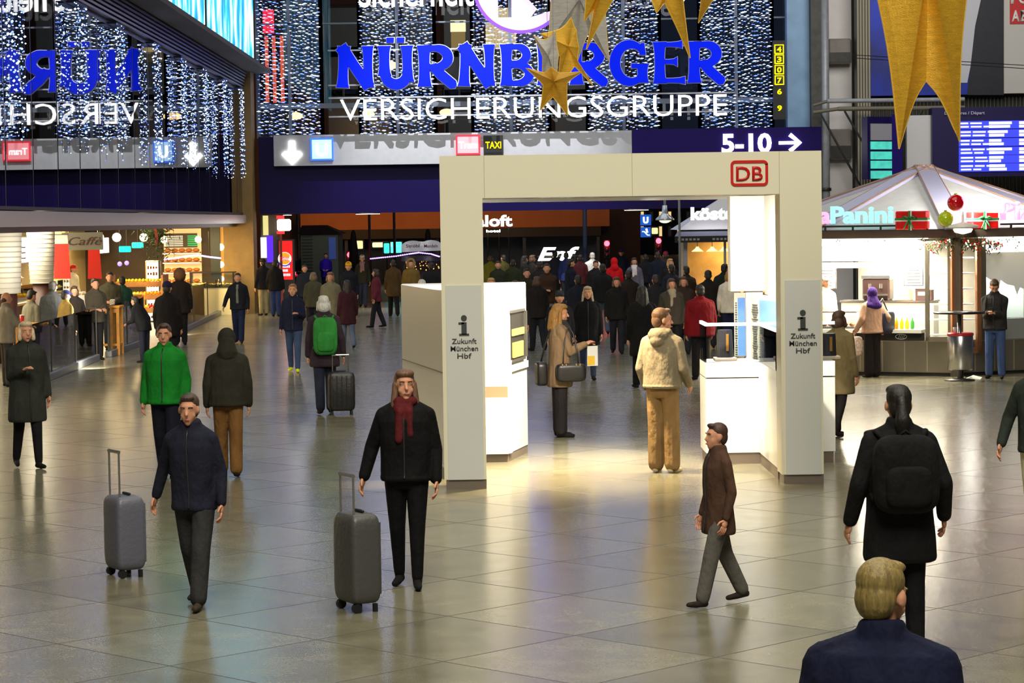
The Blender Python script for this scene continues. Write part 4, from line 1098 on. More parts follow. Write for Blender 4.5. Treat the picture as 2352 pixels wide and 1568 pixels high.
# tapered white columns and red banners
def at_shop(px, X): return Vector((X, SX(px, X), 0))
def column(label, px, X, z0, z1, r0, r1):
    p = at_shop(px, X)
    t = thing('tapered_column', label, 'column', (p.x, p.y, 0))
    MB().lathe([(r0, z0), (r1, z1)], n=24).build('cladding', mat('white column', (.78, .76, .70), .4), t, True)
    b = MB()
    for i in range(14):
        z = z0 + (z1 - z0) * i / 14; r = r0 + (r1 - r0) * i / 14
        b.lathe([(r + .004, z), (r + .010, z + .012), (r + .004, z + .024)], n=24)
    b.build('ribs', mat('column rib', srgb(176, 170, 160), .4), t, True)
    MB().lathe([(r0 * .8, 0), (r0 * .8, z0)], n=16).build('lower_shaft', mat('dark brown shaft', srgb(60, 30, 22), .5), t, True)
column('white tapered ribbed column left of the red banners in the snack shop', 95, -10.2, 1.55, 2.95, .26, .33)
column('white tapered column at the left photo edge in the snack shop', 8, -10.2, 1.45, 2.95, .34, .40)
def banner(label, px0, px1, X, py0, py1):
    pc = at_shop((px0 + px1) / 2, X); Y = pc.y
    c = at_y((px0 + px1) / 2, py1, Y); w = at_y(px1, py1, Y).x - at_y(px0, py1, Y).x; h = at_y(px0, py0, Y).z - c.z
    t = thing('hanging_banner', label, 'banner', (c.x, Y, c.z))
    M = Matrix.Rotation(PI / 2, 4, 'X')
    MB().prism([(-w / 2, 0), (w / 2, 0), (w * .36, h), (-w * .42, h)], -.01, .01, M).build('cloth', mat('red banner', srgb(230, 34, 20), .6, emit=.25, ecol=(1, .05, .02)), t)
    MB().prism([(-w * .45, h * .80), (w * .39, h * .80), (w * .36, h), (-w * .42, h)], .011, .016, M).build('white_top', WHITE_P, t)
    MB().cyl((-w * .45, 0, h + .01), (w * .4, 0, h + .01), .015, n=8).build('rod', STEEL, t)
    MB().cyl((0, 0, h), (0, 0, 2.95 - c.z), .006, n=6).build('hanging_wire', BLACK, t)
banner('red hanging banner with white top beside the ribbed column', 124, 163, -10.0, 540, 640)
banner('second red hanging banner farther back in the snack shop', 202, 234, -10.0, 556, 640)
t = thing('shop_sign', 'grey hanging sign with brown script letters between the red banners', 'sign', at_y(196, 574, 57))
MB().span((-.55, 0, 0), (.42, .05, .42)).build('sign_board', mat('grey glass sign', srgb(150, 150, 132), .3), t)
text('Caffè', 'script', mat('brown script', srgb(96, 50, 34), .5), t, (0, -.02, .12), .20, .8, .02, italic=.35)
MB().cyl((-.4, 0.02, .42), (-.4, .02, 2.95 - t.location.z), .01, n=6).cyl((.3, .02, .42), (.3, .02, 2.95 - t.location.z), .01, n=6).build('hangers', STEEL, t)
# snack counter
pc = at_shop(150, -11.0)
t = thing('snack_counter', 'long steel snack counter behind the customers in the left shop', 'counter', (-11.2, 54, 0))
MB().span((-.4, -9, .08), (.4, 9, 1.05)).build('carcass', mat('counter front', srgb(132, 92, 52), .5, vary=.2), t)
MB().span((-.45, -9, 1.05), (.5, 9, 1.10)).build('worktop', STEEL, t)
MB().span((.05, -9, 1.10), (.08, 9, 1.45)).build('glass_screen', SG, t)
# fruit stand ------------------------------------------------------------------------
fs = at_shop(316, -9.5)
t = thing('fruit_stand', 'tiered wooden fruit stand heaped with yellow fruit under the shop ceiling', 'stand', (fs.x, fs.y, 0))
for i, (z, y) in enumerate(((.52, -.45), (.86, -.05), (1.20, .35))):
    MB().box((0, y, z), (1.5, .42, .05)).box((0, y - .2, z + .05), (1.5, .03, .12)).build('shelf', mat('stand wood', srgb(150, 100, 46), .6, vary=.2), t)
for sx in (-.72, .72):
    MB().box((sx, 0, .75), (.05, 1.1, 1.5)).build('side_panel', mat('stand wood', srgb(150, 100, 46), .6, vary=.2), t)
FR = [mat('lemon skin', srgb(250, 214, 40), .45, bump=.2, bscale=60), mat('orange skin', srgb(250, 150, 20), .45, bump=.2, bscale=60), mat('apple skin', srgb(200, 40, 24), .35)]
kinds = [('lemon', (.045, .038, .038)), ('orange', (.046, .046, .046)), ('apple', (.043, .043, .04))]
proto = []
for (nm, r), m in zip(kinds, FR):
    o_ = MB().ball((0, 0, 0), r, 12, 8).build(nm, m, None, True, (0, 0, -50)); proto.append(o_)
first = [True] * 3
rf_ = random.Random(5)
for ti, (z, y) in enumerate(((.52, -.45), (.86, -.05), (1.20, .35))):
    for layer in range(2):
        for i in range(14 - layer):
            for j in range(3 - layer):
                k = 0 if ti == 2 else (1 if (ti == 1 and i > 6) else (2 if (ti == 0 and i > 9) else 0))
                loc = (fs.x - .62 + .095 * i + layer * .047, fs.y + y - .1 + .1 * j + layer * .05, z + .075 + layer * .075)
                if first[k]: q = proto[k]; first[k] = False
                else: q = proto[k].copy(); COL.objects.link(q)
                q.location = loc; q.rotation_euler = (rf_.random() * 3, rf_.random() * 3, rf_.random() * 3)
                tag(q, ['yellow lemon heaped among other lemons on the tiered fruit stand', 'orange heaped in the middle tier of the fruit stand', 'red apple heaped at the right of the lowest fruit stand tier'][k], nm if False else kinds[k][0],
                    ['lemons on the fruit stand', 'oranges on the fruit stand', 'apples on the fruit stand'][k])
t = thing('light_column', 'glowing white column of shelves right of the fruit stand', 'light column', (at_shop(352, -9.9).x, at_shop(352, -9.9).y, 0))
MB().box((0, 0, .9), (.42, .42, 1.8), bev=.03).build('frame', STEEL, t)
MB().box((0, -.215, .9), (.34, .02, 1.7)).build('lit_face', lamp_mat('warm lit column', (1, .9, .62), 2.4, True), t)
b = MB()
for i in range(9):
    for j in range(4): b.box((-.12 + .08 * j, -.24, .15 + .18 * i), (.05, .02, .1 * rf_.uniform(.5, 1)))
b.build('goods_print', mat('goods brown', srgb(150, 80, 40), .6, vary=.5), t)
# bakery shelves against the end wall
def EW(px, py, Y=76.2): return at_y(px, py, Y)
c = EW(418, 640)
t = thing('bakery_shelf', 'lit bakery wall shelf with bread baskets left of the orange pillar', 'shelf', (c.x, 76.35, 0))
W_ = EW(462, 640).x - EW(376, 640).x
MB().span((-W_ / 2, .15, .2), (W_ / 2, .22, 2.7)).build('back_panel', mat('lit bakery panel', (.8, .5, .2), .5, emit=.7, ecol=(1, .62, .25)), t)
for i, z in enumerate((.95, 1.3, 1.62, 1.92)):
    MB().span((-W_ / 2, -.2, z), (W_ / 2, .15, z + .03)).build('shelf_board', mat('bakery wood', srgb(160, 100, 44), .5, vary=.2), t)
    MB().span((-W_ / 2, -.19, z - .025), (W_ / 2, -.16, z)).build('shelf_light', lamp_mat('warm shelf light', (1, .82, .5), 3.0), t)
MB().span((-W_ / 2 + .1, -.1, 2.1), (W_ / 2 - .1, 0, 2.55)).build('menu_board', mat('bakery menu', srgb(70, 54, 34), .5), t)
b = MB(); g = MB()
for j in range(6):
    b.box((-.25, -.12, 2.16 + j * .06), (.6, .02, .028)); g.box((.36, -.12, 2.16 + j * .06), (.32, .02, .03))
b.build('menu_lines', lamp_mat('cream menu lines', (1, .8, .55), 1.2), t); g.build('green_menu_lines', lamp_mat('green menu lines', (.05, .6, .15), .9), t)
for s in (-1, 1): MB().ball((s * W_ * .46, -.2, 2.35), .11, 12, 8).build('wall_lamp', lamp_mat('warm globe', (1, .85, .5), 3.5), t, True)
BRD = mat('bread crust', srgb(196, 120, 50), .6, bump=.4, bscale=14, vary=.25)
bp0 = MB().ball((0, 0, 0), (.11, .075, .06), 12, 8).build('bread_loaf', BRD, None, True, (0, 0, -50)); fb = True
rows_ = ['lowest', 'second', 'third', 'top']
for i, z in enumerate((.95, 1.3, 1.62, 1.92)):
    for j in range(5):
        if fb: q = bp0; fb = False
        else: q = bp0.copy(); COL.objects.link(q)
        q.location = (c.x - W_ * .38 + W_ * .19 * j, 76.32, z + .09)
        tag(q, 'brown bread loaf on the %s bakery shelf, %s from the left' % (rows_[i], ordn[j]), 'bread', 'bread loaves on the bakery shelf')
# deli counter
dc = ground(488, 723)
t = thing('deli_counter', 'glass deli counter with lit food tray and pale glowing front beside the railing', 'counter', (dc.x, dc.y, 0))
zc_ = 1.12
MB().box((0, .4, .42), (1.35, .8, .84)).build('carcass', mat('pale counter front', srgb(236, 214, 150), .35, emit=.25, ecol=(1, .8, .4)), t)
MB().box((0, .4, .87), (1.4, .85, .05)).build('worktop', DSTEEL, t)
MB().box((0, .0, 1.1), (1.36, .012, .42)).box((-.68, .4, 1.1), (.012, .8, .42)).box((.68, .4, 1.1), (.012, .8, .42)).build('glass_hood', SG, t)
MB().box((0, .4, 1.32), (1.38, .84, .03)).box((-.66, 0, 1.1), (.03, .03, .45)).box((.66, 0, 1.1), (.03, .03, .45)).box((.3, 0, 1.1), (.03, .03, .45)).build('hood_frame', BLACK, t)
rf2 = random.Random(9)
b = MB()
for i in range(60): b.ball((rf2.uniform(-.6, .6), rf2.uniform(.05, .7), .92 + rf2.random() * .05), (rf2.uniform(.03, .07), .04, .03), 7, 5)
q = b.build('food', mat('yellow food', srgb(230, 190, 90), .6, vary=.4, vscale=8), t, True); q['kind'] = 'stuff'
area_light('shop_lamp_and_fill', (dc.x, dc.y + .3, 1.29), (dc.x, dc.y + .35, 0), 1.2, 14, (1, .88, .6), .5)
area_light('shop_lamp_and_fill', (dc.x - .2, dc.y - .9, 2.5), (dc.x, dc.y - .2, 0), 1.4, 110, (1, .76, .36), 1.0)
# lit orange pillar, purple neon line, ornaments
t = thing('lit_pillar', 'glowing orange pillar at the corner of the bakery', 'pillar', (EW(512, 600).x, 75.7, 0))
MB().box((0, 0, 1.45), (.34, .34, 2.9)).build('shaft', mat('orange lit shaft', srgb(200, 120, 30), .5, emit=.35, ecol=(1, .5, .08)), t)
for z, r in ((2.1, .13), (1.55, .12), (1.1, .11)): MB().ball((.0, -.2, z), (r, .06, r * .9), 14, 8).build('lamp_globe', lamp_mat('warm globe', (1, .85, .5), 3.5), t, True)
t = thing('neon_line', 'purple-blue neon line sagging across the bakery', 'neon light', EW(440, 595, 74))
q = lambda px, py: (EW(px, py, 74).x - t.location.x, 0, EW(px, py, 74).z - t.location.z)
MB().tube([q(376, 596), q(400, 593), q(430, 588), q(455, 586), q(480, 590), q(508, 593)], .028, 6).build('tube', lamp_mat('violet neon', (.45, .35, 1.0), 3.0), t, True)
MB().cyl(q(400, 593), (q(400, 593)[0], 0, 2.95 - t.location.z), .006, n=5).cyl(q(480, 590), (q(480, 590)[0], 0, 2.95 - t.location.z), .006, n=5).build('hanging_wires', BLACK, t)
t = thing('fir_spray', 'dark green fir hanging with red ribbon under the shop ceiling', 'decoration', EW(360, 520, 70))
b = MB(); rr_ = random.Random(3)
for i in range(260):
    p = Vector((rr_.gauss(0, .22), rr_.gauss(0, .15), -abs(rr_.gauss(.1, .38)))); d = Vector((rr_.gauss(0, 1), rr_.gauss(0, 1), rr_.gauss(-.5, 1))).normalized() * .16
    b.cyl(tuple(p), tuple(p + d), .02, .003, 4)
q = b.build('fir_twigs', mat('fir green', srgb(34, 58, 26), .7), t); q['kind'] = 'stuff'
MB().ribbon([(-.05, .1), (.02, -.3), (.0, -.55)], [.08, .09, .05], -.2, -.17).build('red_ribbon', mat('dark red ribbon', srgb(120, 24, 16), .5), t)
LAMPN = ['above the snack counter, at the left photo edge', 'above the first red banner', 'beyond the second red banner', 'above the fruit stand', 'above the bakery shelf', 'beside the orange pillar']
for i, px in enumerate((60, 150, 245, 300, 410, 492)):
    p = at_shop(px, -8.9)
    t = thing('downlight', 'bright round ceiling downlight ' + LAMPN[i], 'lamp', (p.x, p.y, 2.88))
    MB().lathe([(.10, 0), (.13, .02), (.13, .07)], n=18).build('housing', STEEL, t, True)
    MB().lathe([(.0, -.005), (.10, -.005), (.10, .01)], n=18).build('lens', lamp_mat('downlight lens', (1, .85, .6), 6.0), t)
for i, (px, py, X, cc, lab) in enumerate(((287, 572, -10.5, (.02, .9, .5), 'small green lit exit sign left of the fir hanging'), (316, 563, -10.5, (.02, .8, .5), 'small green lit exit sign nearer the fir hanging'),
        (275, 606, -11, (.3, .2, 1), 'left one of two small violet lamps under the green exit signs'), (291, 604, -11, (.3, .2, 1), 'right one of two small violet lamps under the green exit signs'))):
    p = at_x(px, py, X)
    t = thing('exit_sign' if i < 2 else 'small_lamp', lab, 'sign' if i < 2 else 'lamp', p)
    (MB().box((0, 0, 0), (.34, .06, .17), bev=.02) if i < 2 else MB().ball((0, 0, 0), .07, 10, 8)).build('lit_face', lamp_mat('shop glow %d' % i, cc, 2.0), t)
    MB().cyl((0, .03, 0), (0, .03, 2.95 - p.z), .01, n=6).build('hanger', BLACK, t)
for i, px in enumerate((228, 268, 330)):
    p = at_x(px, 545, -10.8)
    t = thing('pendant_light', ['warm pendant globe right of the grey script sign', 'warm pendant globe over the olive jacket', 'warm pendant globe between fruit stand and fir hanging'][i], 'lamp', p)
    MB().ball((0, 0, 0), .13, 16, 10).build('globe', lamp_mat('warm pendant', (1, .82, .5), 4.0), t, True)
    MB().cyl((0, 0, .1), (0, 0, 2.95 - p.z), .008, n=6).build('cord', BLACK, t)
# wooden bar tables
PINE = mat('pine wood', srgb(222, 150, 48), .45, vary=.15, vscale=6)
def bar_table(label, px, py, h=1.07, w=.62):
    g = ground(px, py)
    t = thing('bar_table', label, 'table', (g.x, g.y + .3, 0))
    MB().box((0, 0, h - .02), (w, .62, .045), bev=.008).build('table_top', PINE, t)
    for sx in (-1, 1):
        for sy in (-1, 1): MB().box((sx * (w / 2 - .05), sy * .26, (h - .04) / 2), (.065, .065, h - .04)).build('leg', PINE, t)
    for a, b in (((0, -.26, h - .1), (w - .1, .03, .09)), ((0, -.26, .22), (w - .1, .04, .05)), ((0, .26, h - .1), (w - .1, .03, .09)), ((-w / 2 + .05, 0, .22), (.04, .5, .05)), ((w / 2 - .05, 0, .22), (.04, .5, .05))): MB().box(a, b).build('stretcher', PINE, t)
    return t
bt = [bar_table('tall pine bar table in front of the two men in dark jackets', 245, 815), bar_table('tall pine bar table behind the glass rail near the paper bag', 190, 824),
      bar_table('tall pine bar table between the bald man and the fair-haired woman', 62, 878), bar_table('tall pine bar table farther back beside the fruit stand', 300, 772)]
# glass railings
def rail(label, px0, py0, px1, py1, n):
    a, b = ground(px0, py0), ground(px1, py1)
    t = thing('glass_railing', label, 'railing', (a.x, a.y, 0), math.atan2(b.y - a.y, b.x - a.x) )
    L = (b - a).length
    MB().box((L / 2, 0, .07), (L, .14, .14), bev=.01).build('base_rail', mat('grey rail base', srgb(120, 122, 126), .35, .4), t)
    MB().box((L / 2, 0, .62), (L, .014, .98)).build('glass', glass_mat('rail glass', (.86, .92, .90), .01, 1.42), t)
    for i in range(n + 1): MB().box((L * i / n, 0, .62), (.03, .04, 1.0)).build('post', DSTEEL, t)
    return t
rail('glass railing with grey base nearest the fair-haired woman', 56, 896, 222, 828, 3)
rail('glass railing with grey base in front of the pine bar tables', 250, 820, 330, 790, 2)
rail('glass railing with grey base running towards the stone column', 410, 768, 505, 722, 3)
# small things on the tables
def put(name, label, cat, tbl, dx, dy, fn):
    p = tbl.location; t = thing(name, label, cat, (p.x + dx, p.y + dy, 1.0725)); fn(t)
put('paper_bag', 'white paper bag standing on the pine bar table behind the glass rail', 'bag', bt[1], 0, 0, lambda t: (MB().box((0, 0, .14), (.26, .14, .28), bev=.01).build('bag_body', WHITE_P, t), MB().tube([(-.05, 0, .28), (-.03, 0, .36), (.03, 0, .36), (.05, 0, .28)], .006, 6).build('handle', WHITE_P, t)))
put('drink_cup', 'red paper cup on the pine bar table beside the bald man', 'cup', bt[2], -.12, 0, lambda t: (MB().lathe([(.035, 0), (.045, .14)], n=16).build('cup_body', mat('red cup', srgb(190, 30, 26), .4), t, True), MB().lathe([(.047, .14), (.047, .15), (.03, .155)], n=16).build('lid', WHITE_P, t, True)))
put('napkin_holder', 'small steel napkin holder on the pine table before the two men', 'napkin holder', bt[0], .1, .05, lambda t: (MB().box((0, 0, .06), (.12, .08, .12), bev=.01).build('case', STEEL, t), MB().box((0, 0, .125), (.09, .05, .02)).build('napkins', WHITE_P, t)))
# pale spindle ornaments behind the upper glass
for i, (px, py0, py1, w) in enumerate(((181, 52, 280, .34), (70, 235, 330, .30), (278, 315, 470, .32), (343, 100, 270, .22), (460, 160, 300, .22), (505, 330, 470, .18))):
    X = -8.55; a, b = at_x(px, py1, X), at_x(px, py0, X)
    h = b.z - a.z
    t = thing('hanging_lantern', 'pale spindle-shaped lantern behind the upper glass, ' + ['over the first red banner', 'nearest the left photo edge', 'with a dark lower half, over the fruit stand', 'high beside the mirrored blue letters', 'above the mirrored arrow', 'low near the stone column'][i], 'lantern', (X, a.y, a.z))
    MB().lathe([(.01, 0), (w * .55, h * .12), (w, h * .35), (w, h * .6), (w * .7, h * .85), (w * .1, h)], n=20).build('shade', mat('pale lantern fabric', srgb(168, 160, 172), .7, emit=.06, ecol=(.7, .7, .9)), t, True)
    MB().lathe([(w * 1.01, h * .5), (w * 1.01, h * .56)], n=20).build('band', mat('lantern band', srgb(96, 84, 92), .6), t, True)
    MB().cyl((0, 0, h), (0, 0, 9.4 - a.z), .008, n=6).build('cord', BLACK, t)

# ================================================================== gold stars
def fabric(name, c, metal):
    m = mat(name, c, .42, metal, bump=.5, bscale=60, vary=.14, vscale=9, stretch=(1, 1, 6))
    return m
GOLD = fabric('gold star fabric', srgb(228, 176, 50), .35)
SILV = fabric('silver star fabric', srgb(190, 186, 180), .25)
GOLD2 = fabric('dark gold star fabric', srgb(196, 146, 28), .35)
def star(label, Y, center, pts, depth, m, curve=.16, rim=True):
    """pts: alternating tip, valley, tip, valley ... as photograph points, at distance Y"""
    c = at_y(*center, Y)
    t = thing('hanging_star', label, 'star', c)
    P = [Vector((at_y(px, py, Y).x - c.x, 0, at_y(px, py, Y).z - c.z)) for px, py in pts]
    n = len(P); out = []
    for i in range(n):
        a, b = P[i], P[(i + 1) % n]
        for k in range(7):
            q = a.lerp(b, k / 7); q = q * (1 - curve * math.sin(PI * k / 7)); out.append((q, (1 - k / 7) if i % 2 == 0 else k / 7))
    N = len(out); rings = 7
    vs = []; fs = []
    for side in (-1, 1):
        base = len(vs)
        vs.append((0, side * depth, 0))
        for r in range(1, rings + 1):
            f = r / rings
            for q, w in out:
                d = depth * (1 - f) ** .9 * (.75 + .25 * w)
                vs.append((q.x * f, side * (d + .006), q.z * f))
        for i in range(N):
            a, b = base + 1 + i, base + 1 + (i + 1) % N
            fs.append((base, a, b) if side > 0 else (base, b, a))
        for r in range(rings - 1):
            for i in range(N):
                a = base + 1 + r * N + i; b = base + 1 + r * N + (i + 1) % N
                fs.append((a, a + N, b + N, b) if side > 0 else (b, b + N, a + N, a))
    h = (len(vs)) // 2
    for i in range(N):
        a = 1 + (rings - 1) * N + i; b = 1 + (rings - 1) * N + (i + 1) % N
        fs.append((a, b, h + b, h + a))
    MB().add(vs, fs).build('fabric_shell', m, t)
    if rim:
        R = MB().tube([tuple(q) for q, w in out] + [tuple(out[0][0])], .008, 5)
        R.build('piping', mat('bright gold piping', srgb(236, 196, 90), .35, .4), t)
    MB().cyl((0, 0, 0), (0, 0, 12 - c.z), .003, n=5).build('hanging_wire', GSTEEL, t)
    return t
star('huge gold fabric star with two long points hanging at the right', 20.0, (2118, -100),
     [(2065, 342), (2008, -40), (1800, -150), (1985, -260), (2110, -560), (2240, -260), (2430, -170), (2224, -40), (2204, 326), (2127, 186)], .34, GOLD, .07)
star('small gold star hanging lowest in the cluster, over the white lettering', 27.0, (1272, 188),
     [(1241, 253), (1248, 195), (1208, 156), (1250, 168), (1266, 154), (1284, 168), (1336, 165), (1302, 190), (1304, 266), (1270, 222)], .12, GOLD2, .04)
star('small silver star just above the lowest gold star, at the left of the cluster', 28.5, (1258, 128),
     [(1244, 193), (1247, 130), (1226, 82), (1252, 92), (1276, 70), (1283, 125), (1279, 182), (1266, 153)], .10, SILV, .06)
star('gold star in the middle of the cluster with a rounded top point', 30.0, (1304, 108),
     [(1278, 212), (1287, 130), (1241, 77), (1288, 66), (1312, 40), (1324, 70), (1330, 110), (1326, 140), (1363, 198), (1320, 152)], .13, GOLD, .05)
star('large silver star behind the gold cluster with a drooping point over the second R', 33.0, (1330, 0),
     [(1257, 101), (1300, 66), (1322, 152), (1352, 74), (1400, 143), (1390, 20), (1450, -120), (1350, -90), (1300, -220), (1285, -80), (1215, -150), (1266, -5)], .16, SILV, .02)
star('gold star cut by the top edge left of the letter G, one long point down', 26.0, (1385, -36),
     [(1347, 113), (1410, -4), (1500, -70), (1420, -100), (1390, -230), (1350, -105), (1260, -90), (1346, -30), (1342, 49), (1364, 22)], .16, GOLD, .03)
star('gold star with one long point reaching the blue letter E', 24.5, (1545, -60),
     [(1585, 133), (1527, 6), (1508, 30), (1486, -20), (1400, -120), (1500, -120), (1550, -260), (1590, -120), (1690, -110), (1568, -6)], .16, GOLD, .03)
star('gold star whose tip shows at the top edge right of the letter E', 34.0, (1632, -60),
     [(1604, 53), (1612, -20), (1540, -70), (1600, -110), (1640, -220), (1672, -110), (1740, -90), (1660, -30)], .10, GOLD2, .05)

# ================================================================== the street outside
DARKB = mat('night building brown', srgb(74, 46, 32), .8, vary=.15, vscale=.3)
WIND = mat('dark window', srgb(22, 18, 18), .3)
LITW = lamp_mat('lit window', (1.0, .72, .30), .9)
def building(label, Y, px0, px1, ztop, wins, m, zoff=0.0):
    x0, x1 = X_(px0, Y), X_(px1, Y)
    t = thing('town_building', label, 'building', ((x0 + x1) / 2, Y, 0))
    MB().span((x0 - t.location.x, 0, 0), (x1 - t.location.x, 10, ztop)).build('wall', m, t)
    for (px, py, w, h, lit) in wins:
        c = at_y(px, py, Y)
        f = MB().box((c.x - t.location.x, -.06, c.z), (w + .2, .12, h + .2)).build('window', mat('window surround', srgb(60, 40, 30), .7), t)
        MB().box((c.x - t.location.x, -.14, c.z), (w, .06, h)).box((c.x - t.location.x, -.16, c.z), (.06, .04, h)).build('pane', LITW if lit else WIND, f)
    return t
wA = []
for px in (640, 790, 870, 960, 1055, 1150, 1230, 1310, 1400):
    for py in (75, 165, 262): wA.append((px, py, 1.5, 2.4, (px, py) == (1150, 75)))
building('brown town building seen through the entrance windows and behind the letters', 118, 560, 1470, 16, wA, DARKB)
c = at_y(1052, 60, 117.8)
t = thing('window_lamp', 'warm lit window with a pale blind above the blue letters', 'window light', (c.x, 117.7, c.z))
MB().box((0, .15, 0), (.75, .4, .55)).build('blind', lamp_mat('warm blind', (1, .86, .45), 1.8), t)
MB().box((0, 0, -.75), (.7, .06, .9)).build('curtain', mat('lit curtain', srgb(160, 120, 50), .6, emit=.3, ecol=(1, .7, .25)), t)
rw = random.Random(11)
wB = [(1412 + 21 * i, 497 + 34 * j, .22, .75, rw.random() < .55) for i in range(16) for j in range(2)]
building('distant dark building with small warm windows right of the street pole', 185, 1385, 1900, 9, wB, mat('night building dark', srgb(36, 26, 24), .8))
# orange-lit ground floor band and dark awning
t = thing('lit_facade_band', 'orange lit band of wall above the dark awnings outside', 'wall band', (0, 116, 0))
MB().span((X_(690, 116), 0, Z_(527, 116, 850)), (X_(1400, 116), .5, Z_(480, 116, 850))).build('plaster', mat('ochre plaster', srgb(196, 110, 46), .7, vary=.12, vscale=.5), t)
area_light('street_lamp_light', (-6.5, 108, 6.0), (-6.5, 116, 3.0), 1.0, 200, (1, .5, .14), 6)
area_light('street_lamp_light', (2.5, 108, 6.0), (2.5, 116, 3.2), 1.0, 60, (1, .42, .16), 6)
aw = thing('dark_awning', 'long dark awning across the shopfronts outside', 'awning', (0, 113, 0))
z0, z1 = Z_(548, 113, 900), Z_(527, 113, 900)
MB().span((X_(770, 113), 0, z0), (X_(1380, 113), 3, z1)).build('canopy', mat('dark olive awning', srgb(52, 42, 28), .8), aw)
for px in (790, 1000, 1200, 1370): MB().span((X_(px, 113), .2, 0), (X_(px, 113) + .15, .4, z0)).build('support', DSTEEL, aw)
MB().span((X_(770, 113), 2.6, 0), (X_(1380, 113), 2.9, z0)).build('shopfront', mat('dark shopfront', srgb(20, 16, 14), .4), aw)
# small pavilion beyond the entrance
p = ground(745, 668)
t = thing('pavilion', 'grey hut with dark hipped roof and blue posters outside the entrance', 'hut', (0, 92, 0))
x0, x1 = X_(690, 92), X_(775, 92); z1 = Z_(537, 92, 740); z2 = Z_(517, 92, 740)
MB().span((x0, 0, 0), (x1, 3, z1)).build('wall', mat('grey hut wall', srgb(112, 112, 92), .7), t)
MB().add([(x0 - .1, -.2, z1), (x1 + .15, -.2, z1), (x1 + .15, 3.2, z1), (x0 - .1, 3.2, z1), (x0, .6, z2), (x1 - .55, .6, z2), (x1 - .55, 2.4, z2), (x0, 2.4, z2)], [(0, 1, 5, 4), (1, 2, 6, 5), (2, 3, 7, 6), (3, 0, 4, 7), (4, 5, 6, 7), (3, 2, 1, 0)]).build('roof', mat('dark roof', srgb(42, 24, 16), .7), t)
b = MB()
for i in range(14): b.span((x0 + .05, -.03, z1 - .12 - i * .12), (x0 + .45, 0, z1 - .06 - i * .12))
b.build('louvre', mat('hut louvre', srgb(70, 68, 56), .6), t)
for py in (545, 570):
    zz = Z_(py, 92, 762); MB().span((X_(754, 92), -.05, zz - .42), (X_(770, 92), -.01, zz)).build('blue_poster', mat('blue poster', srgb(30, 50, 130), .4, emit=.15, ecol=(.1, .2, .7)), t)
area_light('street_lamp_light', (-5.5, 87, 3.6), (-5.2, 92, 1.6), 1.0, 16, (.9, .95, .8))
# burger advertising totem with lit signs
Yb = 77.6
def TB(px, py): return at_y(px, py, Yb)
t = thing('advertising_pillar', 'red lit advertising pillar with round bun emblem beside the entrance', 'advertising pillar', (TB(655, 640).x, Yb, 0))
tx0 = t.location.x
z0, z1 = TB(655, 642).z, TB(655, 553).z
MB().span((TB(637, 600).x - tx0, 0, 0), (TB(676, 600).x - tx0, .3, z1 + .05)).build('housing', BLACK, t)
MB().span((TB(642, 600).x - tx0, -.02, z0), (TB(672, 600).x - tx0, 0, z1)).build('lit_panel', lamp_mat('red lit panel', (1, .02, .02), 1.05, True), t)
ez = TB(655, 594).z; er = .22
def disc(r, y0, y1, sc=1.0, cz=0.0): 
    return MB().prism([(r * math.cos(2 * PI * i / 32), cz + r * sc * math.sin(2 * PI * i / 32)) for i in range(32)], y0, y1, Matrix.Translation((0, 0, ez)) @ Matrix.Rotation(PI / 2, 4, 'X'))
disc(er, .02, .03).build('emblem_disc', lamp_mat('pale emblem', (1, .85, .8), 1.0), t)
M = Matrix.Translation((0, 0, ez)) @ Matrix.Rotation(PI / 2, 4, 'X')
top_ = [(er * .78 * math.cos(R_(a)), .06 + er * .62 * math.sin(R_(a))) for a in range(0, 181, 12)]
bot_ = [(er * .78 * math.cos(R_(a)), -.06 + er * .55 * math.sin(R_(a))) for a in range(180, 361, 12)]
MB().prism(top_, .03, .035, M).prism(bot_, .03, .035, M).build('emblem_bun', lamp_mat('orange bun', (1, .38, .02), 1.0), t)
MB().ribbon([(er * .95 * math.cos(R_(a)), ez - .02 + er * .95 * math.sin(R_(a))) for a in range(205, 345, 10)], [.035] * 14, -.04, -.03).build('emblem_arc', lamp_mat('blue arc', (.03, .05, .7), .8), t)
for i, s in enumerate(('BURGER', 'KING')):
    text(s, 'emblem_letters', lamp_mat('red letters', (.9, .01, .02), .8), t, (0, -.04, ez + .01 - i * .075), .055, [.30, .24][i], .01, bold=.03)
for i, (py, w) in enumerate(((612, .34), (621, .2), (631, .36))):
    b = MB(); n = 6
    for k in range(n): b.box((-w / 2 + w / n * (k + .5), -.03, TB(655, py).z), (w / n * .75, .01, .08))
    b.build('text_line', lamp_mat('pale text', (1, .8, .8), 1.1), t)
ls = thing('light_sign', 'white lit square sign on a red post above the advertising pillar', 'sign', (TB(653, 516).x, Yb - .1, TB(653, 530).z))
MB().box((0, 0, .19), (.44, .3, .38), bev=.05).build('lit_box', lamp_mat('white sign box', (1, .96, .92), 2.4, True), ls)
MB().cyl((-.12, .05, .38), (-.12, .05, .5), .13).cyl((-.12, .05, -.1), (-.12, .05, 0), .13).build('red_collar', lamp_mat('red collar', (1, .06, .06), .9), ls)
MB().box((-.12, .1, -1.2), (.08, .08, 2.4)).build('post', mat('red post', srgb(150, 60, 40), .5), ls)
lb = thing('light_sign', 'tall white and violet lit sign between the stone column and the advertising pillar', 'sign', (TB(620, 560).x, Yb + .1, 0))
zz0, zz1 = TB(612, 592).z, TB(612, 545).z
MB().span((TB(598, 560).x - lb.location.x, 0, zz0), (TB(611, 560).x - lb.location.x, .1, zz1)).build('white_panel', lamp_mat('lilac white panel', (.9, .85, 1), 2.0, True), lb)
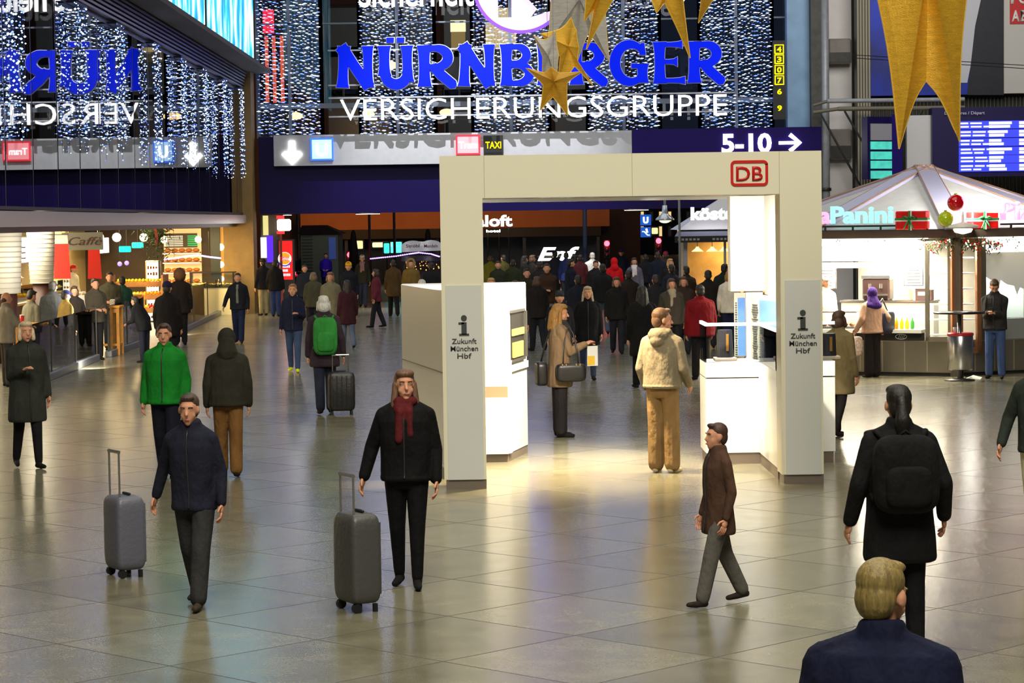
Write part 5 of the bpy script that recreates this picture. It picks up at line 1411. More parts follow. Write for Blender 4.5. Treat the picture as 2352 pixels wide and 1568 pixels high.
MB().span((TB(612, 560).x - lb.location.x, 0, zz0 - .15), (TB(626, 560).x - lb.location.x, .1, zz1 + .05)).build('violet_panel', lamp_mat('violet panel', (.12, .03, .9), 1.1, True), lb)
MB().span((TB(604, 560).x - lb.location.x, 0, TB(612, 540).z), (TB(615, 520).x - lb.location.x, .1, TB(612, 495).z)).build('yellow_panel', lamp_mat('pale yellow panel', (1, .9, .35), .8), lb)
MB().span((TB(598, 560).x - lb.location.x, .1, 0), (TB(640, 560).x - lb.location.x, .3, 3.1)).build('backing', mat('grey backing', srgb(90, 84, 70), .6), lb)
# entrance ceiling lamps
for i, (px, py) in enumerate(((845, 493), (1462, 479), (660, 497))):
    Y = 79.0; x = X_(px, Y)
    t = thing('ceiling_lamp', 'flat round bright lamp under the entrance ceiling, ' + ['above the crowd left of the gate', 'seen through the gate beside the U sign', 'above the white lit square sign'][i], 'lamp', (x, Y, ZF0 - .03))
    r = [.40, .40, .14][i]
    MB().lathe([(r, .0), (r * 1.05, .02), (r * 1.05, .05)], n=28).build('rim', STEEL, t, True)
    MB().lathe([(.0, -.01), (r, -.01), (r, .005)], n=28).build('diffuser', lamp_mat('lamp diffuser', (1, .95, .85), 4.0, True), t)
# U and stairs signs
ps = at_y(1483, 505, 80)
t = thing('underground_sign', 'hanging blue square sign with white lit U seen through the gate', 'sign', (ps.x, 80, ps.z))
MB().box((0, 0, 0), (.36, .08, .36)).build('panel', lamp_mat('blue sign', (.02, .12, .6), .8), t)
text('U', 'letter', lamp_mat('white U', (1, 1, 1), 4.0), t, (0, -.05, -.10), .2, .18, .02, bold=.05)
MB().cyl((0, 0, .18), (0, 0, ZF0 - ps.z), .012, n=6).build('hanger', DSTEEL, t)
ps2 = at_y(1483, 533, 80)
t = thing('escalator_sign', 'blue square sign with white escalator figure under the hanging U sign', 'sign', (ps2.x, 80, ps2.z))
MB().box((0, 0, 0), (.34, .08, .34)).build('panel', lamp_mat('blue sign', (.02, .12, .6), .8), t)
MB().ribbon([(-.12, .02), (-.05, .02), (.06, -.10), (.13, -.10)], [.035] * 4, -.06, -.04).ribbon([(.02, .12), (.05, -.02)], [.06, .07], -.06, -.04).build('pictogram', lamp_mat('white picto', (1, 1, 1), 2.0), t)
MB().cyl((0, 0, .17), (0, 0, .25), .01, n=6).build('hanger', DSTEEL, t)
t = thing('red_light_sign', 'red lit sign with hanging red light lines behind the window over the arrow sign', 'light sign', at_y(640, 240, 108))
rq = lambda px, py: (at_y(px, py, 108).x - t.location.x, at_y(px, py, 108).z - t.location.z)
a_, b_ = rq(604, 76), rq(628, 22)
MB().span((a_[0], 0, a_[1]), (b_[0], .2, b_[1])).build('lit_box', lamp_mat('red sign face', (1, .03, .05), 1.6), t)
for px in (613, 630, 648, 665):
    a_, b_ = rq(px - 2.5, 236), rq(px + 2.5, 82)
    MB().span((a_[0], 0, a_[1]), (b_[0], .05, b_[1])).build('light_line', lamp_mat('red light line', (1, .14, .06), 1.1), t)
MB().span((rq(604, 76)[0], .1, -t.location.z), (rq(608, 76)[0], .2, rq(604, 60)[1])).build('post', DSTEEL, t)
# street furniture
def at_street(px, Y): return (X_(px, Y), Y, 0)
t = thing('street_pole', 'tall grey-blue pole standing outside behind the crowd', 'pole', at_street(1343, 90))
MB().cyl((0, 0, 0), (0, 0, 6), .085, n=14).build('shaft', mat('blue grey pole', srgb(96, 104, 124), .4), t, True)
MB().cyl((0, 0, 0), (0, 0, .3), .13, n=14).build('foot', DSTEEL, t, True)
def red_light(label, px, py, Y):
    z = Z_(py, Y, px)
    t = thing('traffic_light', label, 'traffic light', at_street(px, Y))
    MB().cyl((0, .1, 0), (0, .1, z - .5), .05, n=10).build('pole', DSTEEL, t)
    MB().box((0, .05, z - .25), (.3, .2, .85), bev=.03).build('housing', BLACK, t)
    MB().ball((0, -.06, z), (.12, .05, .12), 14, 8).build('red_lens', lamp_mat('red signal', (1, .03, .05), 14.0), t, True)
    MB().ball((0, -.06, z - .27), (.1, .04, .1), 12, 6).ball((0, -.06, z - .52), (.1, .04, .1), 12, 6).build('dark_lenses', mat('dark lens', (.02, .02, .02), .2), t, True)
    d = bpy.data.lights.new('signal_light', 'POINT'); d.energy = 12; d.color = (1, .04, .04); d.shadow_soft_size = .1
    lo = bpy.data.objects.new('signal_light', d); lo.location = (X_(px, Y), Y - .3, z); COL.objects.link(lo)
red_light('traffic light showing red left of the U sign', 1393, 559, 104)
red_light('traffic light showing red right of the U sign', 1512, 553, 104)
red_light('traffic light showing red behind the yellow beanie', 802, 585, 104)
# car tail
t = thing('parked_car', 'dark car with glowing red tail lights outside the entrance', 'car', at_street(705, 97))
MB().ball((0, 2, .55), (.88, 2.1, .38), 20, 12, .5).build('car_body', mat('dark car paint', srgb(20, 20, 30), .2, coat=.6), t, True)
MB().ball((0, 2.0, 1.0), (.70, 1.2, .42), 20, 12, .6).build('cabin', mat('car glass', srgb(16, 18, 22), .1), t, True)
for sx in (-1, 1):
    MB().box((sx * .62, -.06, .78), (.26, .06, .14), bev=.02).build('tail_light', lamp_mat('tail light', (1, .05, .08), 7.0), t)
    for y in (.7, 3.3): MB().cyl((sx * .72, y, .32), (sx * .9, y, .32), .32, n=18).build('wheel', mat('tyre', (.01, .01, .01), .7), t)
MB().box((0, -.09, .55), (.5, .02, .12)).build('number_plate', WHITE_P, t)
# street shop signs
def glow_sign(label, s, px, py, Y, w, h, m, italic=0.0):
    c = at_y(px, py, Y)
    t = thing('illuminated_lettering', label, 'lettering', c)
    text(s, 'letters', m, t, (0, 0, 0), h, w, .1, bold=.03, italic=italic)
    MB().box((0, .1, h * .3), (w, .04, .04)).cyl((-w * .4, .12, -c.z), (-w * .4, .12, h * .3), .03, n=6).cyl((w * .4, .12, -c.z), (w * .4, .12, h * .3), .03, n=6).build('stand', DSTEEL, t)
SW = lamp_mat('glaring white letters', (1, .97, .9), 5.0)
glow_sign('white glowing hotel lettering cut by the left gate pillar', 'aloft', 1135, 519, 111, 1.7, .52, SW)
glow_sign('small white glowing lettering under the hotel lettering', 'hotel', 1133, 533, 111, .65, .12, SW)
glow_sign('slanting white glowing lettering just over the heads of the crowd', 'Enf', 1283, 597, 100, 1.75, .55, SW, .3)
for i, (px, py, cc, w, h, lab) in enumerate(((878, 562, (1, .85, .4), .9, .22, 'yellow lit shop sign left of the dark parasol'), (822, 562, (1, .8, .3), .45, .36, 'small yellow lit shop sign beside the dark parasol'),
        (908, 568, (.1, .9, .75), .6, .5, 'turquoise lit shop window left of the stall signboard'), (888, 570, (.05, .6, .55), .25, .45, 'narrow teal lit shop window outside'), (938, 600, (1, .5, .15), .4, .2, 'small orange lit window under the stall signboard'),
        (1420, 562, (1, .8, .4), .5, .5, 'warm lit shop window right of the street pole'), (1450, 545, (1, .9, .6), .8, .35, 'bright lit shop window below the distant building'), (1416, 522, (1, .75, .2), .35, .45, 'round yellow street light left of the U sign'), (1504, 530, (1, .85, .3), .3, .3, 'small yellow street light right of the U sign'))):
    c = at_y(px, py, (107 if i == 3 else 110) if px < 1000 else 150 - 4 * i)
    t = thing('lit_shop_sign', lab, 'lit sign', c)
    MB().box((0, 0, 0), (w, .1, h), bev=.03).build('lit_face', lamp_mat('shop sign %d' % i, cc, 1.6), t)
    MB().box((0, .1, 0), (w + .1, .08, h + .1)).build('housing', BLACK, t)
    MB().cyl((0, .15, -c.z), (0, .15, 0), .03, n=6).build('post', DSTEEL, t)
# closed parasols
for i, px in enumerate((811, 982)):
    t = thing('closed_parasol', ['closed dark parasol outside behind the yellow beanie', 'closed dark parasol behind the scalloped signboard'][i], 'parasol', at_street(px, 100))
    MB().cyl((0, 0, 0), (0, 0, 1.0), .04, n=8).build('pole', DSTEEL, t)
    MB().lathe([(.06, .9), (.22, 1.1), (.19, 1.6), (.10, 2.35), (.04, 2.5)], n=12).build('cover', mat('dark parasol cover', srgb(34, 20, 18), .8), t, True)
# market stall with scalloped signboard and blue light chain
t = thing('market_stall', 'market stall with white scalloped signboard left of the gate', 'stall', (X_(960, 88), 88, 0))
def SP(px, py): q = at_y(px, py, 88); return (q.x - t.location.x, q.z)
P = [SP(922, 579)] + [(SP(948, 560)[0] + .42 * math.cos(R_(a)), SP(948, 566)[1] + .22 * math.sin(R_(a))) for a in range(170, 9, -20)] + [(SP(990, 560)[0] + .42 * math.cos(R_(a)), SP(990, 566)[1] + .24 * math.sin(R_(a))) for a in range(170, 9, -20)] + [SP(1016, 575)]
MB().prism(P, -.05, .05, Matrix.Rotation(PI / 2, 4, 'X')).build('signboard', mat('stall signboard', srgb(190, 186, 180), .6, emit=.2, ecol=(1, 1, 1)), t)
for px, s in ((948, 'Ströbl'), (990, 'Mandeln')):
    text(s, 'sign_text', mat('red sign text', srgb(150, 40, 40), .6), t, (SP(px, 566)[0], -.07, SP(px, 568)[1]), .12, .5, .02, bold=.01)
MB().span((SP(922, 580)[0], 0, SP(960, 600)[1]), (SP(1040, 580)[0], 1.6, SP(960, 588)[1])).build('stall_canopy', mat('striped canopy', srgb(120, 110, 110), .7, vary=.5), t)
b = MB()
for i in range(22): b.box((SP(926, 600)[0] + i * .08, -.02, SP(960, 604)[1]), (.04, .03, .16))
b.build('canopy_stripes', mat('dark stripe', srgb(60, 30, 40), .7), t)
for sx in (926, 1030): MB().span((SP(sx, 600)[0], .0, 0), (SP(sx, 600)[0] + .08, .08, SP(960, 600)[1])).build('stall_post', DSTEEL, t)
MB().span((SP(926, 600)[0], .3, 0), (SP(1036, 600)[0], 1.4, .95)).build('stall_counter', mat('stall counter', srgb(60, 34, 24), .6), t)
b = MB(); rl_ = random.Random(2)
for i in range(40): b.ball((SP(930, 600)[0] + rl_.random() * 1.7, .6 + rl_.random() * .3, 1.0 + rl_.random() * .35), .025, 5, 4)
q = b.build('goods_lights', lamp_mat('orange stall light', (1, .4, .08), 2.5), t); q['kind'] = 'stuff'
t = thing('light_chain', 'sagging chain of violet-blue lights before the market stall', 'light chain', at_y(930, 590, 86))
q = lambda px, py: (at_y(px, py, 86).x - t.location.x, 0, at_y(px, py, 86).z - t.location.z)
L2 = [q(852, 594), (q(880, 591)), q(910, 588), q(940, 583), q(962, 580), q(990, 583), q(1012, 590)]
MB().tube(L2, .010, 5).build('cord', BLACK, t)
b = MB()
for i in range(len(L2) - 1):
    for k in range(6):
        p = Vector(L2[i]).lerp(Vector(L2[i + 1]), k / 6); b.ball(tuple(p), (.042, .03, .026), 6, 4)
q_ = b.build('bulbs', lamp_mat('violet chain light', (.30, .16, 1.0), 6.0), t); q_['kind'] = 'stuff'
MB().cyl(L2[0], (L2[0][0], 0, -t.location.z), .02, n=6).cyl(L2[-1], (L2[-1][0], 0, -t.location.z), .02, n=6).build('chain_poles', DSTEEL, t)
# lights in the street trees of lamps: two street lamps
for i, (px, py, Y) in enumerate(((905, 150, 104), (848, 262, 104), (683, 266, 104), (1030, 258, 104), (918, 545, 130))):
    z = Z_(py, Y, px)
    t = thing('street_lamp', 'orange street lamp outside, ' + ['behind the blue letter Ü', 'behind the white letter E of the lower lettering', 'right of the arrow pictogram window', 'behind the white letter C of the lower lettering', 'low beyond the dark parasol'][i], 'lamp', at_street(px, Y))
    MB().cyl((0, .1, 0), (0, .1, z), .06, n=8).build('pole', DSTEEL, t)
    MB().ball((0, 0, z), (.32, .2, .16), 14, 8).build('lantern', lamp_mat('sodium lamp', (1, .55, .18), 5.0), t, True)

# ================================================================== people
def s_caps(p0, r0, p1, r1, n=10, m=3):
    p0, p1 = Vector(p0), Vector(p1); d = p1 - p0
    d = d.normalized() if d.length > 1e-6 else Vector((0, 0, 1))
    u = d.orthogonal().normalized(); w = d.cross(u)
    vs = [p0 - d * r0]; fs = []
    rings = [(p0, r0, -90 + 90 * j / m) for j in range(1, m + 1)] + [(p1, r1, 90 * j / m) for j in range(0, m)]
    for p, r, a in rings:
        cr, sr = math.cos(R_(a)) * r, math.sin(R_(a)) * r
        for i in range(n):
            t = 2 * PI * i / n; vs.append(p + d * sr + (u * math.cos(t) + w * math.sin(t)) * cr)
    vs.append(p1 + d * r1); L = len(vs) - 1; k = len(rings)
    for i in range(n): fs.append((0, 1 + (i + 1) % n, 1 + i)); fs.append((L, L - n + i, L - n + (i + 1) % n))
    for j in range(k - 1):
        for i in range(n):
            a = 1 + j * n; fs.append((a + i, a + (i + 1) % n, a + n + (i + 1) % n, a + n + i))
    return [tuple(v) for v in vs], fs
def s_ball(c, r, M=None, n=14, m=9):
    b = MB().ball((0, 0, 0), r, n, m); c = Vector(c)
    return [tuple((M @ Vector(v) if M is not None else Vector(v)) + c) for v in b.v], b.f
def s_loft(rings, n=18, f=None, p=0.85):
    """rings: (x, y, z, rx, ry) with a slightly squared oval section"""
    vs = []; fs = []
    for (x, y, z, rx, ry) in rings:
        for i in range(n):
            t = 2 * PI * i / n; c, s = math.cos(t), math.sin(t)
            q = Vector((x + rx * math.copysign(abs(c) ** p, c), y + ry * math.copysign(abs(s) ** p, s), z))
            vs.append(tuple(f(q)) if f else tuple(q))
    for j in range(len(rings) - 1):
        for i in range(n):
            a = j * n; fs.append((a + i, a + (i + 1) % n, a + n + (i + 1) % n, a + n + i))
    fs.append(tuple(range(n - 1, -1, -1))); fs.append(tuple(range(len(vs) - n, len(vs))))
    return vs, fs
_blobs = []
def blob(name, shapes, m, parent, k=1.0, voxel=.014, smooth=4, extra=None, kill=None):
    me = bpy.data.meshes.new(name)
    V = []; F = []
    for v, f in shapes:
        o = len(V); V += [tuple(c * k for c in p) for p in v]; F += [tuple(i + o for i in q) for q in f]
    me.from_pydata(V, [], F)
    o = bpy.data.objects.new(name, me); COL.objects.link(o)
    if parent is not None: o.parent = parent
    r = o.modifiers.new('r', 'REMESH'); r.mode = 'VOXEL'; r.voxel_size = voxel
    if smooth:
        s = o.modifiers.new('s', 'SMOOTH'); s.iterations = smooth; s.factor = .5
    _blobs.append((o, m, extra, k))
    return o
def flush_blobs():
    dg = bpy.context.evaluated_depsgraph_get()
    done = []
    for o, m, extra, k in _blobs: done.append(bpy.data.meshes.new_from_object(o.evaluated_get(dg)))
    for (o, m, extra, k), me in zip(_blobs, done):
        o.modifiers.clear(); old = o.data
        if extra:
            bm = bmesh.new(); bm.from_mesh(me)
            for v, f in extra:
                vv = [bm.verts.new([c * k for c in p]) for p in v]
                for q in f:
                    try: bm.faces.new([vv[i] for i in q])
                    except ValueError: pass
            bm.to_mesh(me); bm.free()
        me.polygons.foreach_set('use_smooth', [True] * len(me.polygons))
        me.materials.clear(); me.materials.append(m)
        nm = old.name; o.data = me; bpy.data.meshes.remove(old); me.name = nm
    _blobs.clear()

SKIN = mat('skin', srgb(204, 146, 116), .6, vary=.08, vscale=30, spec=.2)
EYE = mat('eye', (.02, .018, .016), .3); EYEW = mat('eye white', (.40, .36, .33), .5)
LIP = mat('lips', srgb(170, 96, 88), .5)

class Person: pass
def person(label, px, py, h=1.72, face=0.0, top=(30, 30, 34), legs=(30, 32, 44), hair=(60, 44, 32), style='short', shoe=(24, 22, 22), hem=.80, lod=2,
           legL=(0, 0), legR=(0, 0), lean=0.0, head=(0, 0), hl=None, hr=None, bulk=1.0, hood=False, collar=True, scarf=None, hat=None, skin=None,
           pants=1.0, inner=None, belly=0.0, group=None, splay=0.085, loc=None):
    """builds one standing or walking figure; local +Y is where it faces"""
    g = Vector(loc) if loc is not None else ground(px, py)
    k = h / 1.75
    P = Person(); P.k = k
    root = thing('person', label, 'person', g, R_(face), group); P.root = root
    vox = {0: .0085, 1: .012, 2: .018}[lod]
    ca, sa = math.cos(R_(lean)), math.sin(R_(lean))
    HZ = .93
    def tl(p):                                   # lean of everything above the hips
        p = Vector(p); z = p.z - HZ
        if z <= 0: return p
        return Vector((p.x, p.y * ca + z * sa, HZ + z * ca - p.y * sa))
    # legs
    J = {}
    zmin = 0
    for s, nm, (a, b) in ((-1, 'L', legL), (1, 'R', legR)):
        hip = Vector((s * .085, 0, .91)); an, bn = R_(a), R_(a - b)
        kn = hip + Vector((s * (splay - .085) * .5, math.sin(an), -math.cos(an))) * .43
        ank = kn + Vector((s * (splay - .085) * .5, math.sin(bn), -math.cos(bn))) * .41
        J[nm] = [hip, kn, ank]
    low = min(J['L'][2].z, J['R'][2].z); dz = .075 - low
    HZ += dz
    for nm in 'LR': J[nm] = [p + Vector((0, 0, dz)) for p in J[nm]]
    def up(q): return tl((q[0], q[1], q[2] + dz))
    # arms (two-bone reach)
    A = {}
    for s, nm, tgt in ((-1, 'L', hl), (1, 'R', hr)):
        S = up((s * .168 * (.6 + .4 * bulk), 0, 1.385)); l1, l2 = .285, .255
        T = Vector((s * .245, .05, .85)) if tgt is None else Vector(tgt)
        T = up(T) if tgt is None else T
        d = T - S; D = min(d.length, l1 + l2 - .012); d = d.normalized(); T = S + d * D
        a = (l1 * l1 - l2 * l2 + D * D) / (2 * D); hh = math.sqrt(max(0, l1 * l1 - a * a))
        hint = Vector((s * .40, -1, -.3)); hint = (hint - d * hint.dot(d)).normalized()
        A[nm] = [S, S + d * a + hint * hh, T]
    P.A = A; P.J = J
    HC = up((0, .02, 1.615)); 
    HM = Matrix.Rotation(R_(head[0]), 3, 'Z') @ Matrix.Rotation(R_(head[1]), 3, 'X')
    def hd(p): return HC + HM @ Vector(p)
    P.hd = hd
    # body surface: trunk, neck, head, limbs, palms; fingers rooted in the palms
    body = [s_loft([(0, 0, .80 + dz, .10, .08), (0, 0, .86 + dz, .155, .105), (0, 0, .94 + dz, .165, .112), (0, 0, 1.08 + dz, .14, .10), (0, .005, 1.25 + dz, .165, .112), (0, 0, 1.37 + dz, .175, .10), (0, 0, 1.44 + dz, .12, .075), (0, .0, 1.50 + dz, .062, .06)], f=tl)]
    body.append(s_caps(up((0, 0, 1.44)), .058, HC + HM @ Vector((0, -.015, -.06)), .055))
    body.append(s_ball(hd((0, -.012, .035)), (.074, .094, .088), HM)); body.append(s_ball(hd((0, .028, -.03)), (.058, .062, .082), HM))
    if lod < 2:
        body.append(s_caps(hd((0, .085, .018)), .011, hd((0, .108, -.018)), .015)); body.append(s_ball(hd((0, .070, -.092)), (.026, .020, .02), HM))
        body.append(s_ball(hd((0, .082, -.058)), (.028, .014, .016), HM)); body.append(s_ball(hd((0, .066, .045)), (.050, .024, .022), HM))
        for s in (-1, 1):
            body.append(s_ball(hd((s * .078, -.008, .0)), (.012, .024, .034), HM)); body.append(s_ball(hd((s * .038, .052, -.030)), (.024, .024, .026), HM)); body.append(s_ball(hd((s * .031, .073, .027)), (.023, .013, .010), HM)); body.append(s_ball(hd((s * .031, .068, -.004)), (.020, .010, .007), HM))
    else:
        body.append(s_caps(hd((0, .085, .01)), .016, hd((0, .105, -.018)), .018))
        for s in (-1, 1): body.append(s_ball(hd((s * .078, -.008, .0)), (.018, .026, .034), HM))
    for nm in 'LR':
        h_, kn, an = J[nm]
        body += [s_caps(h_, .082, kn, .054), s_caps(kn, .052, an, .036)]
        S, E, W = A[nm]
        body += [s_caps(S, .052, E, .040), s_caps(E, .040, W, .028)]
    fing = []
    for s, nm in ((-1, 'L'), (1, 'R')):
        S, E, W = A[nm]; d = (W - E).normalized()
        nrm = Vector((-s, .25, 0)) if abs(d.z) > .6 else Vector((-s * .3, 0, -1)); nrm = (nrm - d * nrm.dot(d)).normalized(); w = d.cross(nrm) * (1 if s > 0 else -1)
        B = Matrix((w, d, nrm)).transposed()
        pc = W + d * .045
        body.append(s_ball(pc, (.040, .052, .017), B)); 
        nn = 7 if lod < 2 else 5
        for i, (o, l) in enumerate(((-.029, .060), (-.010, .074), (.010, .078), (.029, .068))):
            r = .0088 * (1 if lod < 2 else 1.1); cu = .55 + .12 * i
            a0 = pc + w * o * .95 + d * .038; a1 = a0 + (d * math.cos(.3 * cu) + nrm * math.sin(.3 * cu)) * l * .48; a2 = a1 + (d * math.cos(cu) + nrm * math.sin(cu)) * l * .55
            fing += [s_caps(a0, r * 1.05, a1, r, nn, 2), s_caps(a1, r, a2, r * .82, nn, 2)]
        b0 = pc + w * .026 - d * .022; b1 = b0 + (w * .75 + d * .55 + nrm * .35).normalized() * .036; b2 = b1 + (w * .25 + d * .9 + nrm * .35).normalized() * .032
        fing += [s_caps(b0, .012, b1, .0105, nn, 2), s_caps(b1, .0105, b2, .008, nn, 2)]
        J['hand' + nm] = pc + d * .05
    blob('body', body, SKIN if skin is None else mat('skin %d' % skin[0], srgb(*skin), .5), root, k, vox if lod else .0075, 3, fing)
    # trousers
    tr = [s_loft([(0, 0, .80 + dz, .13, .10), (0, 0, .86 + dz, .172, .122), (0, 0, .96 + dz, .172, .12), (0, 0, 1.03 + dz, .155, .112)], f=tl)]
    for nm in 'LR':
        h_, kn, an = J[nm]
        tr += [s_caps(h_, .100, kn, .066 + .014 * pants), s_caps(kn, .066 + .014 * pants, an + (kn - an).normalized() * .02, .046 + .024 * pants)]
    blob('trousers', tr, cloth(*legs), root, k, vox, 3)
    # shoes
    for s, nm in ((-1, 'L'), (1, 'R')):
        h_, kn, an = J[nm]; dn = (an - kn).normalized()
        pitch = math.atan2(dn.y, -dn.z); lift = an.z - .075
        pt = -min(.9, max(0, lift * 3.2)) if dn.y < 0 else max(0, pitch) * .5
        FM = Matrix.Rotation(s * -.16, 3, 'Z') @ Matrix.Rotation(pt, 3, 'X')
        c = an + Vector((0, .0, 0))
        q = lambda p: c + FM @ Vector(p)
        sh = [s_caps(q((0, -.035, -.035)), .036, q((0, .06, -.042)), .034), s_caps(q((0, .05, -.045)), .036, q((0, .155, -.052)), .026), s_caps(q((0, 0, -.02)), .040, q((0, -.005, .035)), .040)]
        z_ = q((0, .05, -.075))
        blob('shoe', sh, cloth(*shoe), root, k, min(vox, .013), 2)
    # jacket or coat
    b = bulk
    rings = [(0, 0, 1.515, .070, .07), (0, -.004, 1.47, .105, .085), (0, 0, 1.425, .152 * b, .104 * b), (0, .006, 1.34, .188 * b, .126 * b), (0, .008 + belly * .4, 1.18, .186 * b, (.130 + belly) * b), (0, .004 + belly * .4, 1.04, .184 * b, (.128 + belly) * b), (0, 0, .94, .186 * b, .134 * b)]
    if hem < .92:
        fl = 1.0 if hem < .75 else .93
        rings += [(0, 0, (.94 + hem) / 2, .200 * b * fl, .148 * b * fl), (0, 0, hem + .03, .206 * b * fl, .156 * b * fl), (0, 0, hem, .196 * b * fl, .148 * b * fl)]
    rings = [(x, y, z + dz, rx, ry) for x, y, z, rx, ry in reversed(rings)]
    jk = [s_loft(rings, f=tl)]
    for s, nm in ((-1, 'L'), (1, 'R')):
        S, E, W = A[nm]; c = W + (E - W).normalized() * .012
        jk.append(s_caps(up((s * .045, -.012, 1.462)), .060, S + Vector((0, 0, .004)), .056 * b))
        jk += [s_caps(S, .060 * b, E, .054 * b), s_caps(E, .054 * b, c, .043 * b)]
    if collar: jk.append(s_loft([(0, -.005, 1.46 + dz, .095, .088), (0, -.002, 1.53 + dz, .082, .08), (0, .0, 1.545 + dz, .07, .07)], f=tl))
    if hood == 'down':
        jk += [s_ball(up((0, -.10, 1.47)), (.12, .07, .075)), s_ball(up((0, -.125, 1.41)), (.085, .05, .07)), s_caps(up((-.09, -.03, 1.50)), .04, up((-.075, .05, 1.46)), .03), s_caps(up((.09, -.03, 1.50)), .04, up((.075, .05, 1.46)), .03)]
    blob('coat' if hem < .75 else 'jacket', jk, cloth(*top), root, k, vox, 3)
    if lod < 2 and not inner and 60 < abs(face):
        zp = [up((0, y + ry + .002, z - dz)) * k for x, y, z, rx, ry in rings[1:-1]]
        MB().tube([tuple(q) for q in zp], .007 * k, 6).build('zip', mat('zip grey', srgb(60, 60, 62), .4, .5), root, True)
    if inner:
        blob('shirt', [s_loft([(0, .03 + belly, 1.0 + dz, .07, .112 * b), (0, .035 + belly, 1.2 + dz, .075, .112 * b), (0, .028, 1.38 + dz, .06, .108 * b), (0, .02, 1.47 + dz, .05, .08)], f=tl)], cloth(*inner), root, k, vox, 2)
    if scarf:
        blob('scarf', [s_ball(up((0, .03, 1.495)), (.105, .095, .055)), s_ball(up((.01, .09, 1.44)), (.085, .05, .07)), s_caps(up((-.04, .11, 1.42)), .036, up((-.05, .13, 1.24)), .03), s_caps(up((.03, .12, 1.42)), .04, up((.04, .145, 1.2)), .035)], cloth(*scarf), root, k, vox, 3)
    # hair and headgear
    hm = mat('hair %d %d %d' % hair, srgb(*hair), .55, bump=.25, bscale=50, vary=.35, vscale=26, stretch=(3, 3, .5))
    H = []
    if style != 'bald' and style != 'none':
        H += [s_ball(hd((0, -.030, .058)), (.084, .096, .084), HM), s_ball(hd((0, -.058, .0)), (.076, .064, .085), HM)]
        if style == 'short': H += [s_ball(hd((0, .045, .112)), (.056, .038, .024), HM)]
        if style in ('long', 'pony'): H += [s_ball(hd((0, .02, .10)), (.078, .07, .04), HM)]
        if style == 'long':
            for s in (-1, 1): H += [s_caps(hd((s * .074, -.01, .02)), .026, hd((s * .085, .0, -.15)), .034)]
            H += [s_caps(hd((0, -.075, .0)), .075, hd((0, -.085, -.19)), .072), s_caps(hd((-.05, -.07, -.1)), .05, hd((-.06, -.06, -.2)), .045), s_caps(hd((.05, -.07, -.1)), .05, hd((.06, -.06, -.2)), .045)]
        if style == 'pony': H += [s_caps(hd((0, -.12, .03)), .032, hd((0, -.14, -.08)), .05), s_caps(hd((0, -.14, -.08)), .05, hd((0, -.13, -.24)), .028)]
        if style == 'bob':
            H += [s_ball(hd((0, -.05, -.03)), (.098, .085, .10), HM), s_ball(hd((0, .02, .10)), (.078, .07, .04), HM)]
            for s in (-1, 1): H += [s_caps(hd((s * .078, .0, .03)), .026, hd((s * .082, .02, -.07)), .03)]
        if style == 'curly':
            rr = random.Random(px)
            for i in range(16):
                t = rr.uniform(0, 2 * PI); z = rr.uniform(-.05, .13)
                q = (math.cos(t) * .085, -.03 + math.sin(t) * .08, z)
                if q[1] < .03 or z > .09: H.append(s_ball(hd(q), .04))
        blob('hair', H, hm, root, k, max(.007, vox * .75), 2)
    if style == 'bald' :
        blob('hair', [s_ball(hd((0, -.05, -.015)), (.080, .068, .05), HM)], hm, root, k, max(.007, vox * .75), 2)
    if hat:
        kind, col = hat
        if kind == 'beanie':
            blob('beanie', [s_ball(hd((0, -.016, .075)), (.092, .108, .085), HM), s_loft([(0, -.015, .035, .090, .108), (0, -.015, .075, .093, .111)], f=lambda p: hd(p))], cloth(*col), root, k, max(.007, vox * .75), 2)
        elif kind == 'cap':
            blob('cap', [s_ball(hd((0, -.012, .075)), (.088, .104, .07), HM), s_ball(hd((0, .115, .055)), (.065, .065, .012), HM)], cloth(*col), root, k, max(.007, vox * .6), 1)
        elif kind == 'hood':
            blob('hood', [s_ball(hd((0, -.035, .03)), (.112, .118, .135), HM), s_caps(hd((0, -.06, -.06)), .10, up((0, -.05, 1.47)), .135), s_ball(up((0, -.02, 1.42)), (.17, .13, .07))], cloth(*col), root, k, vox, 3)
        elif kind == 'furhood':
            blob('hood', [s_ball(hd((0, -.05, .02)), (.125, .10, .14), HM)] + [s_ball(hd((.115 * math.cos(t), .01, .02 + .145 * math.sin(t))), .04) for t in np.linspace(0, 2 * PI, 14)], cloth(*col), root, k, vox, 2)
        elif kind == 'headscarf':
            blob('headscarf', [s_ball(hd((0, -.03, .035)), (.10, .112, .12), HM), s_caps(hd((0, -.04, -.05)), .095, up((0, -.03, 1.44)), .15), s_ball(up((0, -.03, 1.40)), (.20, .15, .11))], cloth(*col), root, k, vox, 3)
    if lod == 0 or (lod == 1 and 90 < abs(face) + 0.0):
        for s in (-1, 1):
            c = hd((s * .031, .0655, .012)) * k; c2 = hd((s * .031, .0712, .011)) * k
            e = MB().ball(tuple(c), .0125 * k, 10, 6).build('eye', EYEW, root, True)
            MB().ball(tuple(c2), .0066 * k, 8, 6).build('iris', EYE, e, True)
            a_, b_, d_ = (hd((s * .014, .090, .038)) * k, hd((s * .032, .090, .043)) * k, hd((s * .050, .078, .038)) * k)
            MB().tube([tuple(a_), tuple(b_), tuple(d_)], .0045 * k, 6).build('eyebrow', hm, root, True)
        c = hd((0, .095, -.058)) * k
        MB().ball(tuple(c), (.022 * k, .008 * k, .008 * k), 10, 6).build('lips', LIP, root, True)
    P.M = Matrix.Translation(g) @ Matrix.Rotation(R_(face), 4, 'Z') @ Matrix.Scale(k, 4)
    P.up = up; P.dz = dz
    P.w = lambda p: P.M @ Vector(p)
    return P

